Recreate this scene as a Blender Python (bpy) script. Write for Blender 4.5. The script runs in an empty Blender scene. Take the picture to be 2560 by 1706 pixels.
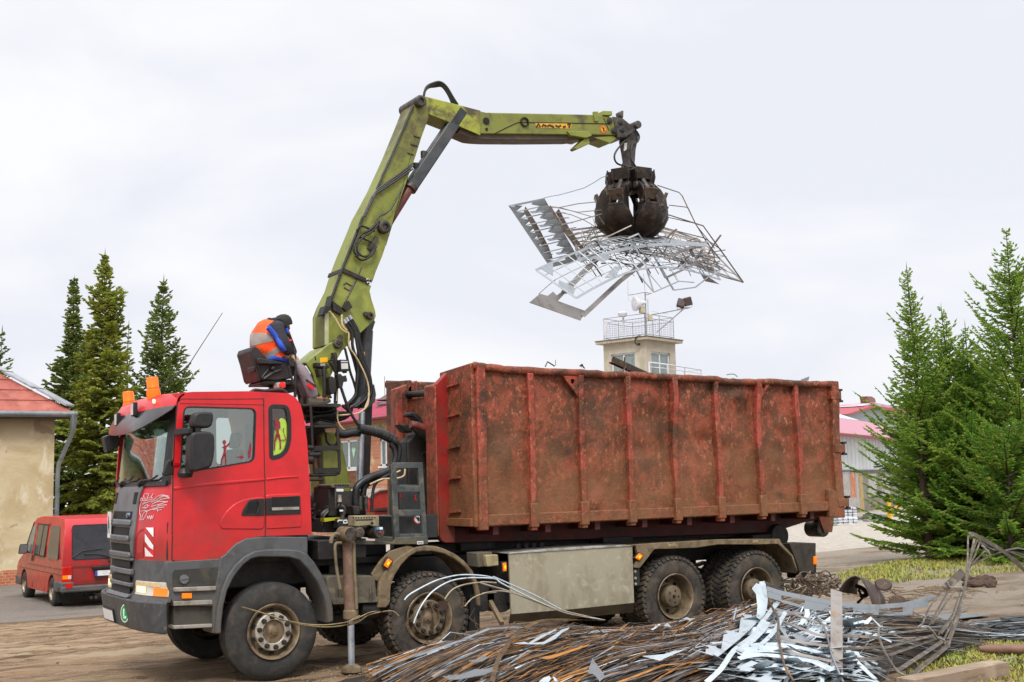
# Scrap yard: red hook-lift truck with a green loader crane dropping sheet skeletons into a rusty container.
import bpy, bmesh, math, random
import numpy as np
from mathutils import Vector, Matrix
from mathutils.geometry import tessellate_polygon
R=math.radians; pi=math.pi
random.seed(7)
sc=bpy.context.scene; COL=sc.collection
# ------------------------------------------------------------------ camera (fitted to the photograph)
FL=3050.69; YAW=.548114; PIT=.114731; ROL=-.023711; CAM=Vector((-4.86808,-14.43494,2.118085))
cf=Vector((math.sin(YAW)*math.cos(PIT),math.cos(YAW)*math.cos(PIT),math.sin(PIT)))
r0=Vector((math.cos(YAW),-math.sin(YAW),0)); u0=r0.cross(cf)
cr=math.cos(ROL)*r0+math.sin(ROL)*u0; cu=-math.sin(ROL)*r0+math.cos(ROL)*u0
cam=bpy.data.cameras.new('camera'); co=bpy.data.objects.new('camera',cam); COL.objects.link(co)
cam.sensor_width=36; cam.lens=36*FL/2560; cam.clip_end=3000; cam.clip_start=.1
M=Matrix.Identity(4)
for i in range(3): M[i][0]=cr[i]; M[i][1]=cu[i]; M[i][2]=-cf[i]; M[i][3]=CAM[i]
co.matrix_world=M; sc.camera=co
def ray(u,v): return cf+cr*((u-1280)/FL)-cu*((v-853)/FL)
def U(u,v,y=None,x=None,z=None,d=None):
    """the world point where the sight line of a survey mark meets a real plane (x=, y= or z=) or depth d"""
    q=ray(u,v)
    if y is not None: t=(y-CAM.y)/q.y
    elif x is not None: t=(x-CAM.x)/q.x
    elif z is not None: t=(z-CAM.z)/q.z
    else: t=d
    return CAM+q*t
ZM=dict(A=(200,920,3.5636),B=(240,1340,3.565),C=(600,760,4.706),D=(700,1000,3.92),E=(760,1200,3.098),F=(760,180,3.409),G=(1200,240,2.7029),H=(1480,380,6.533),
 I=(0,600,3.92),J=(0,900,1.944),K=(1440,680,5.6),L=(2080,560,1.823),M=(980,880,3.015),N=(1480,900,3.136),O=(1160,1320,2.5576),Q=(1900,1300,3.565),
 a=(540,1440,5.896),b=(940,1360,5.6),c=(1560,1340,4.525),d=(0,1260,5.6),e=(250,1180,3.733),f=(780,720,5.228),g=(600,760,6.03),h=(2060,1240,3.364),i=(1260,440,3.795),
 j=(1100,1480,5.115),k=(1560,1440,4.357),l=(2080,960,3.92),m=(760,960,4.611),n=(820,1240,6.533),o=(840,560,6.03),P=(0,0,1))
def px(k,a,b): X,Y,s=ZM[k]; return X+a/s,Y+b/s
def T(k,pts,**kw): return [U(*px(k,a,b),**kw) for a,b in pts]
def TX(k,pts,y): return [(p.x,p.z) for p in T(k,pts,y=y)]
def T1(k,a,b,**kw): return U(*px(k,a,b),**kw)
# ------------------------------------------------------------------ objects
def tag(o,label=None,cat=None,group=None,kind=None):
    if label: o['label']=label
    if cat: o['category']=cat
    if group: o['group']=group
    if kind: o['kind']=kind
    return o
def thing(name,label,cat,loc,group=None):
    o=bpy.data.objects.new(name,None); COL.objects.link(o); o.location=loc; o.empty_display_size=.3
    return tag(o,label,cat,group)
class MB:
    def __init__(s): s.v=[]; s.f=[]
    def add(s,vs,fs):
        n=len(s.v); s.v+=[tuple(v) for v in vs]; s.f+=[tuple(i+n for i in f) for f in fs]; return s
    def prism(s,pts,a0,a1,axis='y',holes=()):
        mp={'y':lambda p,t:(p[0],t,p[1]),'x':lambda p,t:(t,p[0],p[1]),'z':lambda p,t:(p[0],p[1],t)}[axis]
        loops=[list(pts)]+[list(h) for h in holes]; flat=[p for l in loops for p in l]; n=len(flat)
        vs=[mp(p,a0) for p in flat]+[mp(p,a1) for p in flat]; fs=[]
        if holes:
            tr=tessellate_polygon([[Vector((p[0],p[1],0)) for p in l] for l in loops])
            for t in tr: fs.append(tuple(t)); fs.append(tuple(i+n for i in reversed(t)))
        else:
            fs.append(tuple(range(n))); fs.append(tuple(range(2*n-1,n-1,-1)))
        k=0
        for l in loops:
            m=len(l)
            for i in range(m): fs.append((k+i,k+(i+1)%m,n+k+(i+1)%m,n+k+i))
            k+=m
        return s.add(vs,fs)
    def box(s,c,d,rot=None):
        hx,hy,hz=d[0]/2,d[1]/2,d[2]/2
        vs=[Vector((x,y,z)) for x in(-hx,hx) for y in(-hy,hy) for z in(-hz,hz)]
        if rot is not None: vs=[rot@v for v in vs]
        c=Vector(c)
        return s.add([v+c for v in vs],[(0,1,3,2),(4,6,7,5),(0,4,5,1),(2,3,7,6),(0,2,6,4),(1,5,7,3)])
    def bb(s,x0,x1,y0,y1,z0,z1): return s.box(((x0+x1)/2,(y0+y1)/2,(z0+z1)/2),(abs(x1-x0),abs(y1-y0),abs(z1-z0)))
    def tube(s,pts,r,n=8,cap=True,smooth=0):
        pts=[Vector(p) for p in pts]
        if smooth: pts=spline(pts,smooth)
        m=len(pts); rs=r if isinstance(r,(list,tuple)) else [r]*m
        if len(rs)!=m: rs=[rs[0]+(rs[-1]-rs[0])*i/(m-1) for i in range(m)]
        tan=[(pts[min(i+1,m-1)]-pts[max(i-1,0)]).normalized() for i in range(m)]
        t0=tan[0]; nr=t0.cross(Vector((0,0,1)) if abs(t0.z)<.9 else Vector((1,0,0))).normalized()
        vs=[];fs=[]
        for i in range(m):
            nr=(nr-tan[i]*nr.dot(tan[i])).normalized(); bn=tan[i].cross(nr)
            for k in range(n):
                a=2*pi*k/n; vs.append(pts[i]+(nr*math.cos(a)+bn*math.sin(a))*rs[i])
        for i in range(m-1):
            for k in range(n): fs.append((i*n+k,i*n+(k+1)%n,(i+1)*n+(k+1)%n,(i+1)*n+k))
        if cap: fs.append(tuple(range(n-1,-1,-1))); fs.append(tuple((m-1)*n+k for k in range(n)))
        return s.add(vs,fs)
    def cyl(s,p0,p1,r0,r1=None,n=20): return s.tube([p0,p1],[r0,r0 if r1 is None else r1],n)
    def bar(s,p0,p1,w,h,up=(0,0,1)):
        p0=Vector(p0);p1=Vector(p1);t=(p1-p0);L=t.length;t.normalize();up=Vector(up)
        sd=t.cross(up)
        if sd.length<1e-3: sd=t.cross(Vector((1,0,0)))
        sd.normalize(); upv=sd.cross(t)
        rot=Matrix((t,sd,upv)).transposed()
        return s.box((p0+p1)/2,(L,w,h),rot)
    def lathe(s,prof,c,axis,n=48,closed=False,cap=False):
        c=Vector(c);ax=Vector(axis).normalized(); a=ax.cross(Vector((0,0,1)) if abs(ax.z)<.9 else Vector((1,0,0))).normalized(); b=ax.cross(a)
        vs=[];fs=[];m=len(prof)
        for r,h in prof:
            for k in range(n):
                t=2*pi*k/n; vs.append(c+ax*h+(a*math.cos(t)+b*math.sin(t))*r)
        for i in range(m if closed else m-1):
            j=(i+1)%m
            for k in range(n): fs.append((i*n+k,i*n+(k+1)%n,j*n+(k+1)%n,j*n+k))
        if cap and not closed:
            if prof[0][0]>1e-4: fs.append(tuple(range(n-1,-1,-1)))
            if prof[-1][0]>1e-4: fs.append(tuple((m-1)*n+k for k in range(n)))
        return s.add(vs,fs)
    def ribbon(s,pts,w,nrm=(0,0,1),th=.003,smooth=0,wrap=None):
        """flat strip: width w across, lying with its flat face along nrm (vector or list)"""
        pts=[Vector(p) for p in pts]
        if smooth: pts=spline(pts,smooth)
        m=len(pts); ws=w if isinstance(w,(list,tuple)) else [w]*m
        vs=[];fs=[]
        for i in range(m):
            t=(pts[min(i+1,m-1)]-pts[max(i-1,0)]).normalized()
            nn=Vector(nrm[i] if isinstance(nrm,list) else nrm); sd=t.cross(nn)
            if sd.length<1e-3: sd=t.cross(Vector((.3,.8,.2)))
            sd.normalize(); u=sd.cross(t)*th*.5; h=sd*ws[min(i,len(ws)-1)]*.5
            vs+=[pts[i]-h-u,pts[i]+h-u,pts[i]+h+u,pts[i]-h+u]
        for i in range(m-1):
            for k in range(4): fs.append((4*i+k,4*i+(k+1)%4,4*i+4+(k+1)%4,4*i+4+k))
        fs.append((3,2,1,0)); q=4*(m-1); fs.append((q,q+1,q+2,q+3))
        return s.add(vs,fs)
    def grid(s,rows,th=None,off=None):
        """rows of points -> sheet; th/off gives it a back face offset by vector off*th"""
        n=len(rows[0]);m=len(rows);vs=[Vector(p) for r in rows for p in r];fs=[]
        for i in range(m-1):
            for k in range(n-1): fs.append((i*n+k,i*n+k+1,(i+1)*n+k+1,(i+1)*n+k))
        if off is not None:
            o=Vector(off)*(th or 1); N=len(vs); vs=vs+[v+o for v in vs]
            fs+=[tuple(j+N for j in reversed(f)) for f in list(fs)]
            bd=[k for k in range(n)]+[i*n+n-1 for i in range(1,m)]+[(m-1)*n+k for k in range(n-2,-1,-1)]+[i*n for i in range(m-2,0,-1)]
            for a,b in zip(bd,bd[1:]+bd[:1]): fs.append((a,a+N,b+N,b))
        return s.add(vs,fs)
    def build(s,name,mat,parent=None,bevel=0,ang=35,seg=2,recalc=True,label=None,flat=False):
        me=bpy.data.meshes.new(name); org=Vector((0,0,0))
        V=s.v
        if parent is None:
            A=np.array(V,dtype=float); org=Vector(((A[:,0].min()+A[:,0].max())/2,(A[:,1].min()+A[:,1].max())/2,A[:,2].min()))
            V=(A-np.array(org)).tolist()
        me.from_pydata(V,[],s.f); 
        if recalc:
            bm=bmesh.new(); bm.from_mesh(me); bmesh.ops.recalc_face_normals(bm,faces=bm.faces); bm.to_mesh(me); bm.free()
        if mat is not None: me.materials.append(mat)
        o=bpy.data.objects.new(name,me); COL.objects.link(o)
        if parent is None: o.location=org
        else:
            o.parent=parent
            if parent.type=='EMPTY' and parent.parent is None: o.location=-parent.location
        if not flat:
            me.polygons.foreach_set('use_smooth',[True]*len(me.polygons))
            me.set_sharp_from_angle(angle=R(ang))
        if bevel:
            b=o.modifiers.new('bevel','BEVEL'); b.width=bevel; b.segments=seg; b.limit_method='ANGLE'; b.angle_limit=R(35); b.harden_normals=False
        if label: o['label']=label
        return o
def spline(pts,k=6):
    out=[];n=len(pts)
    for i in range(n-1):
        p0=pts[max(i-1,0)];p1=pts[i];p2=pts[i+1];p3=pts[min(i+2,n-1)]
        for j in range(k):
            t=j/k; out.append(.5*((2*p1)+(p2-p0)*t+(2*p0-5*p1+4*p2-p3)*t*t+(3*p1-p0-3*p2+p3)*t**3))
    out.append(pts[-1]); return out
def roundpoly(pts,r,k=4):
    out=[];n=len(pts)
    for i in range(n):
        a=Vector(pts[i-1]);b=Vector(pts[i]);c=Vector(pts[(i+1)%n])
        d1=(a-b);d2=(c-b);l=min(r,d1.length*.45,d2.length*.45); p=b+d1.normalized()*l;q=b+d2.normalized()*l
        for j in range(k+1):
            t=j/k; out.append(tuple((1-t)**2*p+2*t*(1-t)*b+t*t*q))
    return out
def offset_poly(pts,d):
    """grow (d>0) or shrink a 2-D outline about its own edges"""
    n=len(pts); A=sum(pts[i][0]*pts[(i+1)%n][1]-pts[(i+1)%n][0]*pts[i][1] for i in range(n)); s=1 if A>0 else -1
    out=[]
    for i in range(n):
        a=Vector(pts[i-1]);b=Vector(pts[i]);c=Vector(pts[(i+1)%n]); e1=(b-a).normalized();e2=(c-b).normalized()
        n1=Vector((e1.y,-e1.x))*s;n2=Vector((e2.y,-e2.x))*s; m=(n1+n2)
        m=m/max(.35,m.dot(n1)) if m.length>1e-6 else n1
        out.append(tuple(b+m*d))
    return out
# ------------------------------------------------------------------ materials
def lin(h):
    h=h.lstrip('#'); f=lambda c:(c/12.92 if c<=.04045 else ((c+.055)/1.055)**2.4)
    return tuple(f(int(h[i:i+2],16)/255) for i in(0,2,4))
MATS={}
class NT:
    def __init__(s,name):
        s.m=bpy.data.materials.new(name); s.m.use_nodes=True; s.t=s.m.node_tree; s.b=s.t.nodes['Principled BSDF']; s.out=s.t.nodes['Material Output']
        s.tc=s.t.nodes.new('ShaderNodeTexCoord'); s.src=s.tc.outputs['Object']
    def n(s,t,**k):
        d=s.t.nodes.new(t)
        for a,b in k.items(): setattr(d,a,b)
        return d
    def l(s,a,b): s.t.links.new(a,b)
    def vec(s,scale):
        mp=s.n('ShaderNodeMapping'); s.l(s.src,mp.inputs['Vector']); mp.inputs['Scale'].default_value=scale; return mp.outputs[0]
    def noise(s,scale,detail=6,rough=.6,dist=0,stretch=None,off=None):
        d=s.n('ShaderNodeTexNoise'); d.inputs['Scale'].default_value=scale; d.inputs['Detail'].default_value=detail; d.inputs['Roughness'].default_value=rough; d.inputs['Distortion'].default_value=dist
        s.l(s.vec(stretch) if stretch else s.src,d.inputs['Vector']); return d.outputs['Fac']
    def ramp(s,fac,a,b):
        d=s.n('ShaderNodeMapRange'); d.interpolation_type='SMOOTHSTEP'; s.l(fac,d.inputs['Value']); d.inputs['From Min'].default_value=a; d.inputs['From Max'].default_value=b; return d.outputs[0]
    def mix(s,fac,a,b):
        d=s.n('ShaderNodeMix',data_type='RGBA')
        if isinstance(fac,(int,float)): d.inputs[0].default_value=fac
        else: s.l(fac,d.inputs[0])
        for v,i in((a,6),(b,7)):
            if isinstance(v,tuple): d.inputs[i].default_value=(*v,1)
            else: s.l(v,d.inputs[i])
        return d.outputs[2]
    def math(s,op,a,b=0.):
        d=s.n('ShaderNodeMath',operation=op)
        for v,i in((a,0),(b,1)):
            if isinstance(v,(int,float)): d.inputs[i].default_value=v
            else: s.l(v,d.inputs[i])
        return d.outputs[0]
    def zc(s,a,b):
        d=s.n('ShaderNodeSeparateXYZ'); s.l(s.src,d.inputs[0]); return s.ramp(d.outputs['Z'],a,b)
    def bump(s,h,st,dist=.01):
        d=s.n('ShaderNodeBump'); d.inputs['Strength'].default_value=st; d.inputs['Distance'].default_value=dist; s.l(h,d.inputs['Height']); s.l(d.outputs[0],s.b.inputs['Normal'])
    def fin(s,col,rough=.5,metal=0.,spec=None,coat=0):
        if isinstance(col,tuple): s.b.inputs['Base Color'].default_value=(*col,1)
        else: s.l(col,s.b.inputs['Base Color'])
        if isinstance(rough,(int,float)): s.b.inputs['Roughness'].default_value=rough
        else: s.l(rough,s.b.inputs['Roughness'])
        s.b.inputs['Metallic'].default_value=metal
        if spec is not None: s.b.inputs['Specular IOR Level'].default_value=spec
        if coat: s.b.inputs['Coat Weight'].default_value=coat; s.b.inputs['Coat Roughness'].default_value=.12
        return s.m
def mat(name,c1,c2=None,c3=None,sc1=6,t1=(.45,.62),sc2=2,t2=(.5,.7),rough=.55,metal=0.,bump=.0,bsc=40,stretch=None,coat=0,spec=None,zd=None,bd=.01):
    """paint or metal c1 with patches of c2 (fine) and c3 (broad): real stains and wear; zd=(z0,z1,colour) dust splashed up from below"""
    if name in MATS: return MATS[name]
    t=NT(name); L=lambda c: lin(c) if isinstance(c,str) else c
    col=L(c1)
    if c2: col=t.mix(t.ramp(t.noise(sc1,8,.65,.3,stretch),*t1),col,L(c2))
    if c3: col=t.mix(t.ramp(t.noise(sc2,7,.62,.5),*t2),col,L(c3))
    if zd:
        f=t.math('MULTIPLY',t.zc(zd[1],zd[0]),t.ramp(t.noise(5,7,.7),.25,.7)); col=t.mix(f,col,L(zd[2]))
    if c2 and isinstance(rough,(int,float)):
        rr=t.n('ShaderNodeMapRange'); t.l(t.noise(sc1*1.7,5),rr.inputs['Value']); rr.inputs['To Min'].default_value=max(0,rough-.18); rr.inputs['To Max'].default_value=min(1,rough+.18); rough=rr.outputs[0]
    if bump: t.bump(t.noise(bsc,6,.6),bump,bd)
    MATS[name]=t.fin(col,rough,metal,spec,coat); return MATS[name]
def glass(name,tint,gl=.3,rough=.03,base=.0):
    if name in MATS: return MATS[name]
    t=NT(name); t.t.nodes.remove(t.b); tr=t.n('ShaderNodeBsdfTransparent'); tr.inputs[0].default_value=(*tint,1)
    g=t.n('ShaderNodeBsdfGlossy'); g.inputs['Roughness'].default_value=rough; g.inputs[0].default_value=(.9,.95,.93,1)
    lw=t.n('ShaderNodeLayerWeight'); lw.inputs[0].default_value=.5; mx=t.n('ShaderNodeMixShader'); t.l(t.math('ADD',t.math('MULTIPLY',t.math('POWER',lw.outputs['Facing'],3.),gl),base),mx.inputs[0]); t.l(tr.outputs[0],mx.inputs[1]); t.l(g.outputs[0],mx.inputs[2]); t.l(mx.outputs[0],t.out.inputs[0])
    MATS[name]=t.m; return t.m
def lamp_mat(name,c,e):
    if name in MATS: return MATS[name]
    t=NT(name); t.fin(lin(c),.25); t.b.inputs['Emission Color'].default_value=(*lin(c),1); t.b.inputs['Emission Strength'].default_value=e; MATS[name]=t.m; return t.m
M_red=mat('cab_red_paint','#cf141e','#b8101a','#c2303a',sc1=3,t1=(.4,.7),sc2=1.6,t2=(.55,.8),rough=.42,coat=.25,bump=.02,bsc=300,zd=(1.3,2.0,'#8c332b'))
M_vanred=mat('van_red_paint','#c3121d','#ae161e','#a02a2a',sc1=4,sc2=3,t2=(.55,.8),rough=.4,coat=.25,zd=(.4,1.1,'#7a3a34'))
M_plast=mat('grey_plastic','#525456','#47484a','#605d58',sc1=5,sc2=9,t2=(.55,.75),rough=.6,bump=.05,bsc=400,zd=(.6,1.3,'#5a5349'))
M_plastl=mat('grille_grey_plastic','#66686b','#5b5d60',None,sc1=5,rough=.5,bump=.03,bsc=400)
M_black=mat('black_plastic','#191a1b','#222223','#2e2b28',sc1=9,sc2=4,t2=(.55,.8),rough=.5,bump=.03,bsc=300)
M_dark=mat('grimy_dark_steel','#1b1a19','#2a2522','#3a322a',sc1=9,sc2=4,t2=(.5,.75),rough=.65,bump=.15,bsc=60)
M_hole=mat('slot_mesh_black','#0c0c0d','#161616',rough=.8)
M_tyre=mat('tyre_rubber','#2b2a29','#383531','#4c453c',sc1=7,sc2=5,t2=(.48,.75),rough=.82,bump=.08,bsc=120)
M_tyred=mat('tyre_rubber_dusty','#302d2a','#453e35','#5b5042',sc1=7,sc2=5,t2=(.42,.7),rough=.85,bump=.1,bsc=120)
M_rim=mat('dusty_wheel_steel','#7b6a52','#5b4a38','#8f8068',sc1=8,sc2=5,rough=.6,metal=.2,bump=.08,bsc=90)
M_ring=mat('pale_wheel_ring','#b9b3a6','#8d7f6b','#6e5c46',sc1=12,t1=(.5,.68),sc2=9,t2=(.55,.7),rough=.5,metal=.3)
M_mud=mat('muddy_brown_steel','#75654c','#5c4c38','#8c7a5c',sc1=6,sc2=8,rough=.75,bump=.12,bsc=70)
M_mudbox=mat('dusty_grey_box','#5d5648','#4a443a','#6f6654',sc1=6,sc2=6,rough=.75,bump=.1,bsc=80)
M_beige=mat('scratched_aluminium_panel','#aaa28c','#9a9078','#b6ae9a',sc1=3,sc2=9,rough=.45,metal=.25,bump=.05,bsc=14,stretch=(1,1,.4))
M_chrome=mat('chromed_rod','#c3cad3','#a4abb4',rough=.28,metal=.55,sc1=3)
M_alu=mat('step_aluminium','#a9a49b','#8b857b',rough=.45,metal=.5)
M_amber=lamp_mat('amber_lens','#f57a0c',.35)
M_beacon=lamp_mat('beacon_amber','#ef6d08',.3)
M_head=lamp_mat('headlight_lit','#ffe9bd',.7)
M_lens=mat('clear_lens','#cfc9bb','#bdb6a6',rough=.15,spec=.8)
M_redlens=mat('red_lens','#b50f12','#8c0b0e',rough=.2)
M_white=mat('white_plate','#dfe1e2','#d2d3d4',rough=.4)
M_green=mat('crane_green_paint','#808838','#6e7632','#8f9440',sc1=5,sc2=3,rough=.45,bump=.03,bsc=60)
M_greend=mat('crane_green_worn','#7f8636','#5c5c2c','#8e9242',sc1=4,t1=(.48,.72),sc2=2.2,t2=(.52,.7),rough=.55,bump=.06,bsc=60)
M_boomw=mat('boom_green_worn','#7c8336','#57572c','#8a8e40',sc1=4,t1=(.48,.72),sc2=2.2,t2=(.52,.7),rough=.55,bump=.06,bsc=60,zd=(7.0,6.0,'#4a3d2b'))
M_jibw=mat('jib_green_worn','#787d34','#4d462b','#686a32',sc1=3.2,t1=(.5,.68),sc2=1.8,t2=(.5,.68),rough=.55,bump=.06,bsc=60)
M_grease=mat('greasy_grey_steel','#4a4641','#2f2a26','#63594d',sc1=9,sc2=6,rough=.5,metal=.3,bump=.1,bsc=80)
M_steel=mat('cylinder_dark_steel','#474a4d','#3a3c3e','#565452',sc1=5,sc2=4,rough=.45,metal=.2,bump=.03)
M_rustpipe=mat('primer_red_steel','#70332f','#563029','#7d5a50',sc1=6,sc2=7,rough=.5)
M_hose=mat('rubber_hose','#151515','#242322',rough=.45,sc1=20)
M_wire=mat('cream_cable','#c9b48c','#a8946c',rough=.5)
M_claw=mat('grapple_brown_steel','#2c221c','#17120f','#433529',sc1=7,sc2=10,t2=(.5,.66),rough=.5,metal=.35,bump=.2,bsc=50)
M_clawedge=mat('grapple_worn_edge','#5c4f45','#3c312a',rough=.42,metal=.5,sc1=14)
M_galv=mat('galvanised_sheet','#8d9296','#7d7f80','#80684b',sc1=5,t1=(.5,.7),sc2=9,t2=(.64,.72),rough=.42,metal=.6)
M_strip=mat('bright_sheet_offcut','#c0cbd1','#a6b3ba','#8a8781',sc1=4,t1=(.45,.68),sc2=8,t2=(.56,.7),rough=.42,metal=.35,bump=.04,bsc=5)
M_stripd=mat('dark_strip_steel','#4a4038','#342b25','#5c4a38',sc1=5,sc2=9,rough=.5,metal=.5)
M_stripr=mat('rusty_strip_steel','#6b5540','#4a392b','#9a6a2c',sc1=4,sc2=7,t2=(.55,.68),rough=.58,metal=.3)
M_stripo=mat('orange_rust_strip','#a8702a','#7b5226','#6d5a45',sc1=5,sc2=8,rough=.7,metal=.1)
M_rusty=mat('rusted_plate','#4c3a30','#38302b','#6b5546',sc1=4,sc2=6,rough=.6,metal=.35,bump=.06)
M_interior=mat('cab_interior_grey','#5d615e','#4d504e',rough=.8)
M_clear=glass('side_window_glass',(.70,.76,.73),.5,base=.17)
M_shield=glass('windscreen_glass',(.80,.90,.85),.5,base=.18)
M_rclear=glass('rear_side_glass',(.96,.97,.96),.4,base=.05)
M_vanglass=mat('dark_tinted_glass','#33333a','#2c2c30',rough=.12,spec=.7)
M_pane=mat('window_pane_glass','#7d8a86','#6b7876',rough=.08,spec=.8)
# ================================================================== TRUCK
truck=thing('hook_lift_truck','red four-axle hook-lift truck with dirty wheels and green loader crane behind its cab','truck',(2.9,0,0))
S=-1.25
TAB=[(.5,-1.16,.14,4),(.94,-1.18,.20,4),(1.0,-1.155,.18,3.4),(1.38,-1.14,.2,3),(1.62,-1.135,.235,3),(2.10,-1.10,.19,3),(2.20,-1.08,.17,3),(2.83,-1.035,.14,3),(3.3,-1.02,.12,3)]
def xf(y,z):
    z=min(max(z,TAB[0][0]),TAB[-1][0])
    for a,b in zip(TAB,TAB[1:]):
        if z<=b[0]:
            t=(z-a[0])/(b[0]-a[0]); xc,D,n=[a[i]+(b[i]-a[i])*t for i in(1,2,3)]
            return xc-D*(1-min(1,abs(y)/1.25)**n)
def onfront(k,a,b):
    q=ray(*px(k,a,b)); t0=(-1.75-CAM.y)/q.y; t1=(1.25-CAM.y)/q.y; pv=None
    for i in range(401):
        P=CAM+q*(t0+(t1-t0)*i/400)
        if abs(P.y)<=1.25 and P.x>xf(P.y,P.z): return P
    return P
def fpt(y,z,o=0): return Vector((xf(y,z)-o,y,z))
def fpatch(mb,y0,y1,z0,z1,o,th,ny=24,nz=3,y0t=None,y1t=None):
    """panel wrapped on the cab front: y from y0..y1 at z0 (y0t..y1t at z1), standing th proud from offset o"""
    rows=[]
    for i in range(nz+1):
        t=i/nz; z=z0+(z1-z0)*t; a=y0+((y0t if y0t is not None else y0)-y0)*t; b=y1+((y1t if y1t is not None else y1)-y1)*t
        rows.append([fpt(a+(b-a)*k/ny,z,o+th) for k in range(ny+1)])
    return mb.grid(rows,th,(1,0,0))
# --- cab shell
side=TX('B',[(680,225),(1000,218),(1090,205),(1150,165),(1200,110),(1245,70),(1330,26),(1420,10)],S)+TX('A',[(1640,1500),(2065,1488),(2058,1300),(2040,900),(2022,640),(1992,430),(1965,325),(1915,258),(1850,226),(1500,208),(1000,214),(868,226),(862,420),(845,640),(832,830),(824,960),(821,1300)],S)
win=roundpoly(TX('A',[(927,345),(1568,362),(1552,832),(1400,858),(1150,900),(893,932)],S),.07)
rwin=roundpoly(TX('A',[(1686,332),(1850,338),(1872,440),(1874,640),(1845,745),(1785,798),(1695,818)],S),.06)
mb=MB(); mb.prism(side,S,S+.045,holes=[win,rwin]); mb.prism(side,1.205,1.25,holes=[win,[(x+.17,z) for x,z in rwin]])
# roof and rear wall as one bent band
top=TX('A',[(862,222),(1000,212),(1500,206),(1850,224),(1915,256),(1965,323),(1992,428),(2022,640),(2040,900),(2058,1300),(2065,1488)],S)
inn=offset_poly(top+[top[-1],top[0]][:0],0) 
roofz=top[0][1]
def band(pts,th):
    o=[]
    for i,p in enumerate(pts):
        a=Vector(pts[max(i-1,0)]);b=Vector(pts[min(i+1,len(pts)-1)]); t=(b-a).normalized(); n=Vector((t.y,-t.x)); o.append(tuple(Vector(p)+n*th))
    return o
ins=band(top,.045); outp=band(top,.004)
mb.prism(outp+ins[::-1],-1.206,1.206)
cab=mb.build('cab_body',M_red,truck,bevel=.016)
# rear window pane opening filler is open; recess lines and swage on the door
mb=MB()
def seam(k,pts,w=.007,y=S-.0015,m=mb):
    P=T(k,pts,y=y); m.ribbon(P,w,(0,-1,0),.003)
seam('A',[(868,300),(850,500),(838,700),(828,960),(822,1300),(820,1490)],.012); seam('B',[(680,0),(678,100),(676,215)],.012)
seam('A',[(1636,275),(1640,700),(1648,1100),(1652,1300),(1650,1498)],.009); seam('A',[(880,300),(905,277),(1300,279),(1636,276)]); seam('A',[(890,318),(1300,324),(1636,330)],.005)
mb.build('door_seam',M_black,cab)
mb=MB(); mb.prism(TX('A',[(832,1088),(1000,1066),(1300,1036),(1644,1004),(1644,985),(1300,1008),(1000,1040),(832,1062)],S),S-.012,S+.01)
mb.prism(TX('A',[(1656,1003),(1800,985),(1945,976),(1945,966),(1800,968),(1656,984)],S),S-.012,S+.01)
mb.build('door_swage',M_red,cab,bevel=.008)
mb=MB(); mb.prism(roundpoly(TX('A',[(1640,1145),(1480,1165),(1390,1200),(1310,1265),(1255,1345),(1240,1400),(1262,1436),(1640,1440)],S),.05),S-.010,S+.01)
mb.prism(roundpoly(TX('A',[(1656,1130),(1965,1118),(1975,1420),(1656,1438)],S),.03),S-.010,S+.01); mb.build('door_pressing',M_red,cab,bevel=.009)
# handle
mb=MB(); mb.prism(roundpoly(TX('A',[(1500,1178),(1560,1168),(1638,1164),(1638,1316),(1432,1318),(1450,1262)],S),.02),S-.022,S); mb.prism(roundpoly(TX('A',[(1652,1162),(1955,1138),(1963,1302),(1652,1312)],S),.015),S-.022,S)
hd=mb.build('door_handle_panel',M_black,truck,bevel=.004)
for q_ in([(1706,1152),(1942,1146),(1942,1226),(1706,1236)],[(1500,1200),(1575,1180),(1575,1290),(1470,1300)]): b=MB(); b.prism(TX('A',q_,S),S-.0245,S-.02); b.build('grip_recess',M_hole,hd)
mb=MB(); mb.prism(TX('A',[(1702,1244),(1944,1238),(1946,1262),(1704,1270)],S),S-.03,S-.02); mb.build('aluminium_strip',M_alu,hd)
mb=MB(); mb.tube(T('A',[(1590,1185),(1600,1220),(1590,1260),(1578,1292)],y=S-.045),.011,8,smooth=3); mb.build('door_pull',M_black,hd)
# side glass
def pane(nm,poly,y,m,th=.005):
    b=MB(); b.prism(poly,y,y+th); return b.build(nm,m,truck)
gw=pane('side_window',offset_poly(win,.005),S+.018,M_clear); pane('side_window',offset_poly(win,.005),1.225,M_clear)
b=MB(); b.prism(offset_poly(win,.006),S-.003,S+.02,holes=[offset_poly(win,-.010)]); b.build('window_seal',M_black,gw)
gr=pane('rear_side_window',offset_poly(rwin,.005),S+.018,M_rclear)
b=MB(); b.prism(offset_poly(rwin,.012),S-.006,S+.02,holes=[offset_poly(rwin,-.034)]); b.build('window_frame',M_black,gr,bevel=.004)
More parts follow.
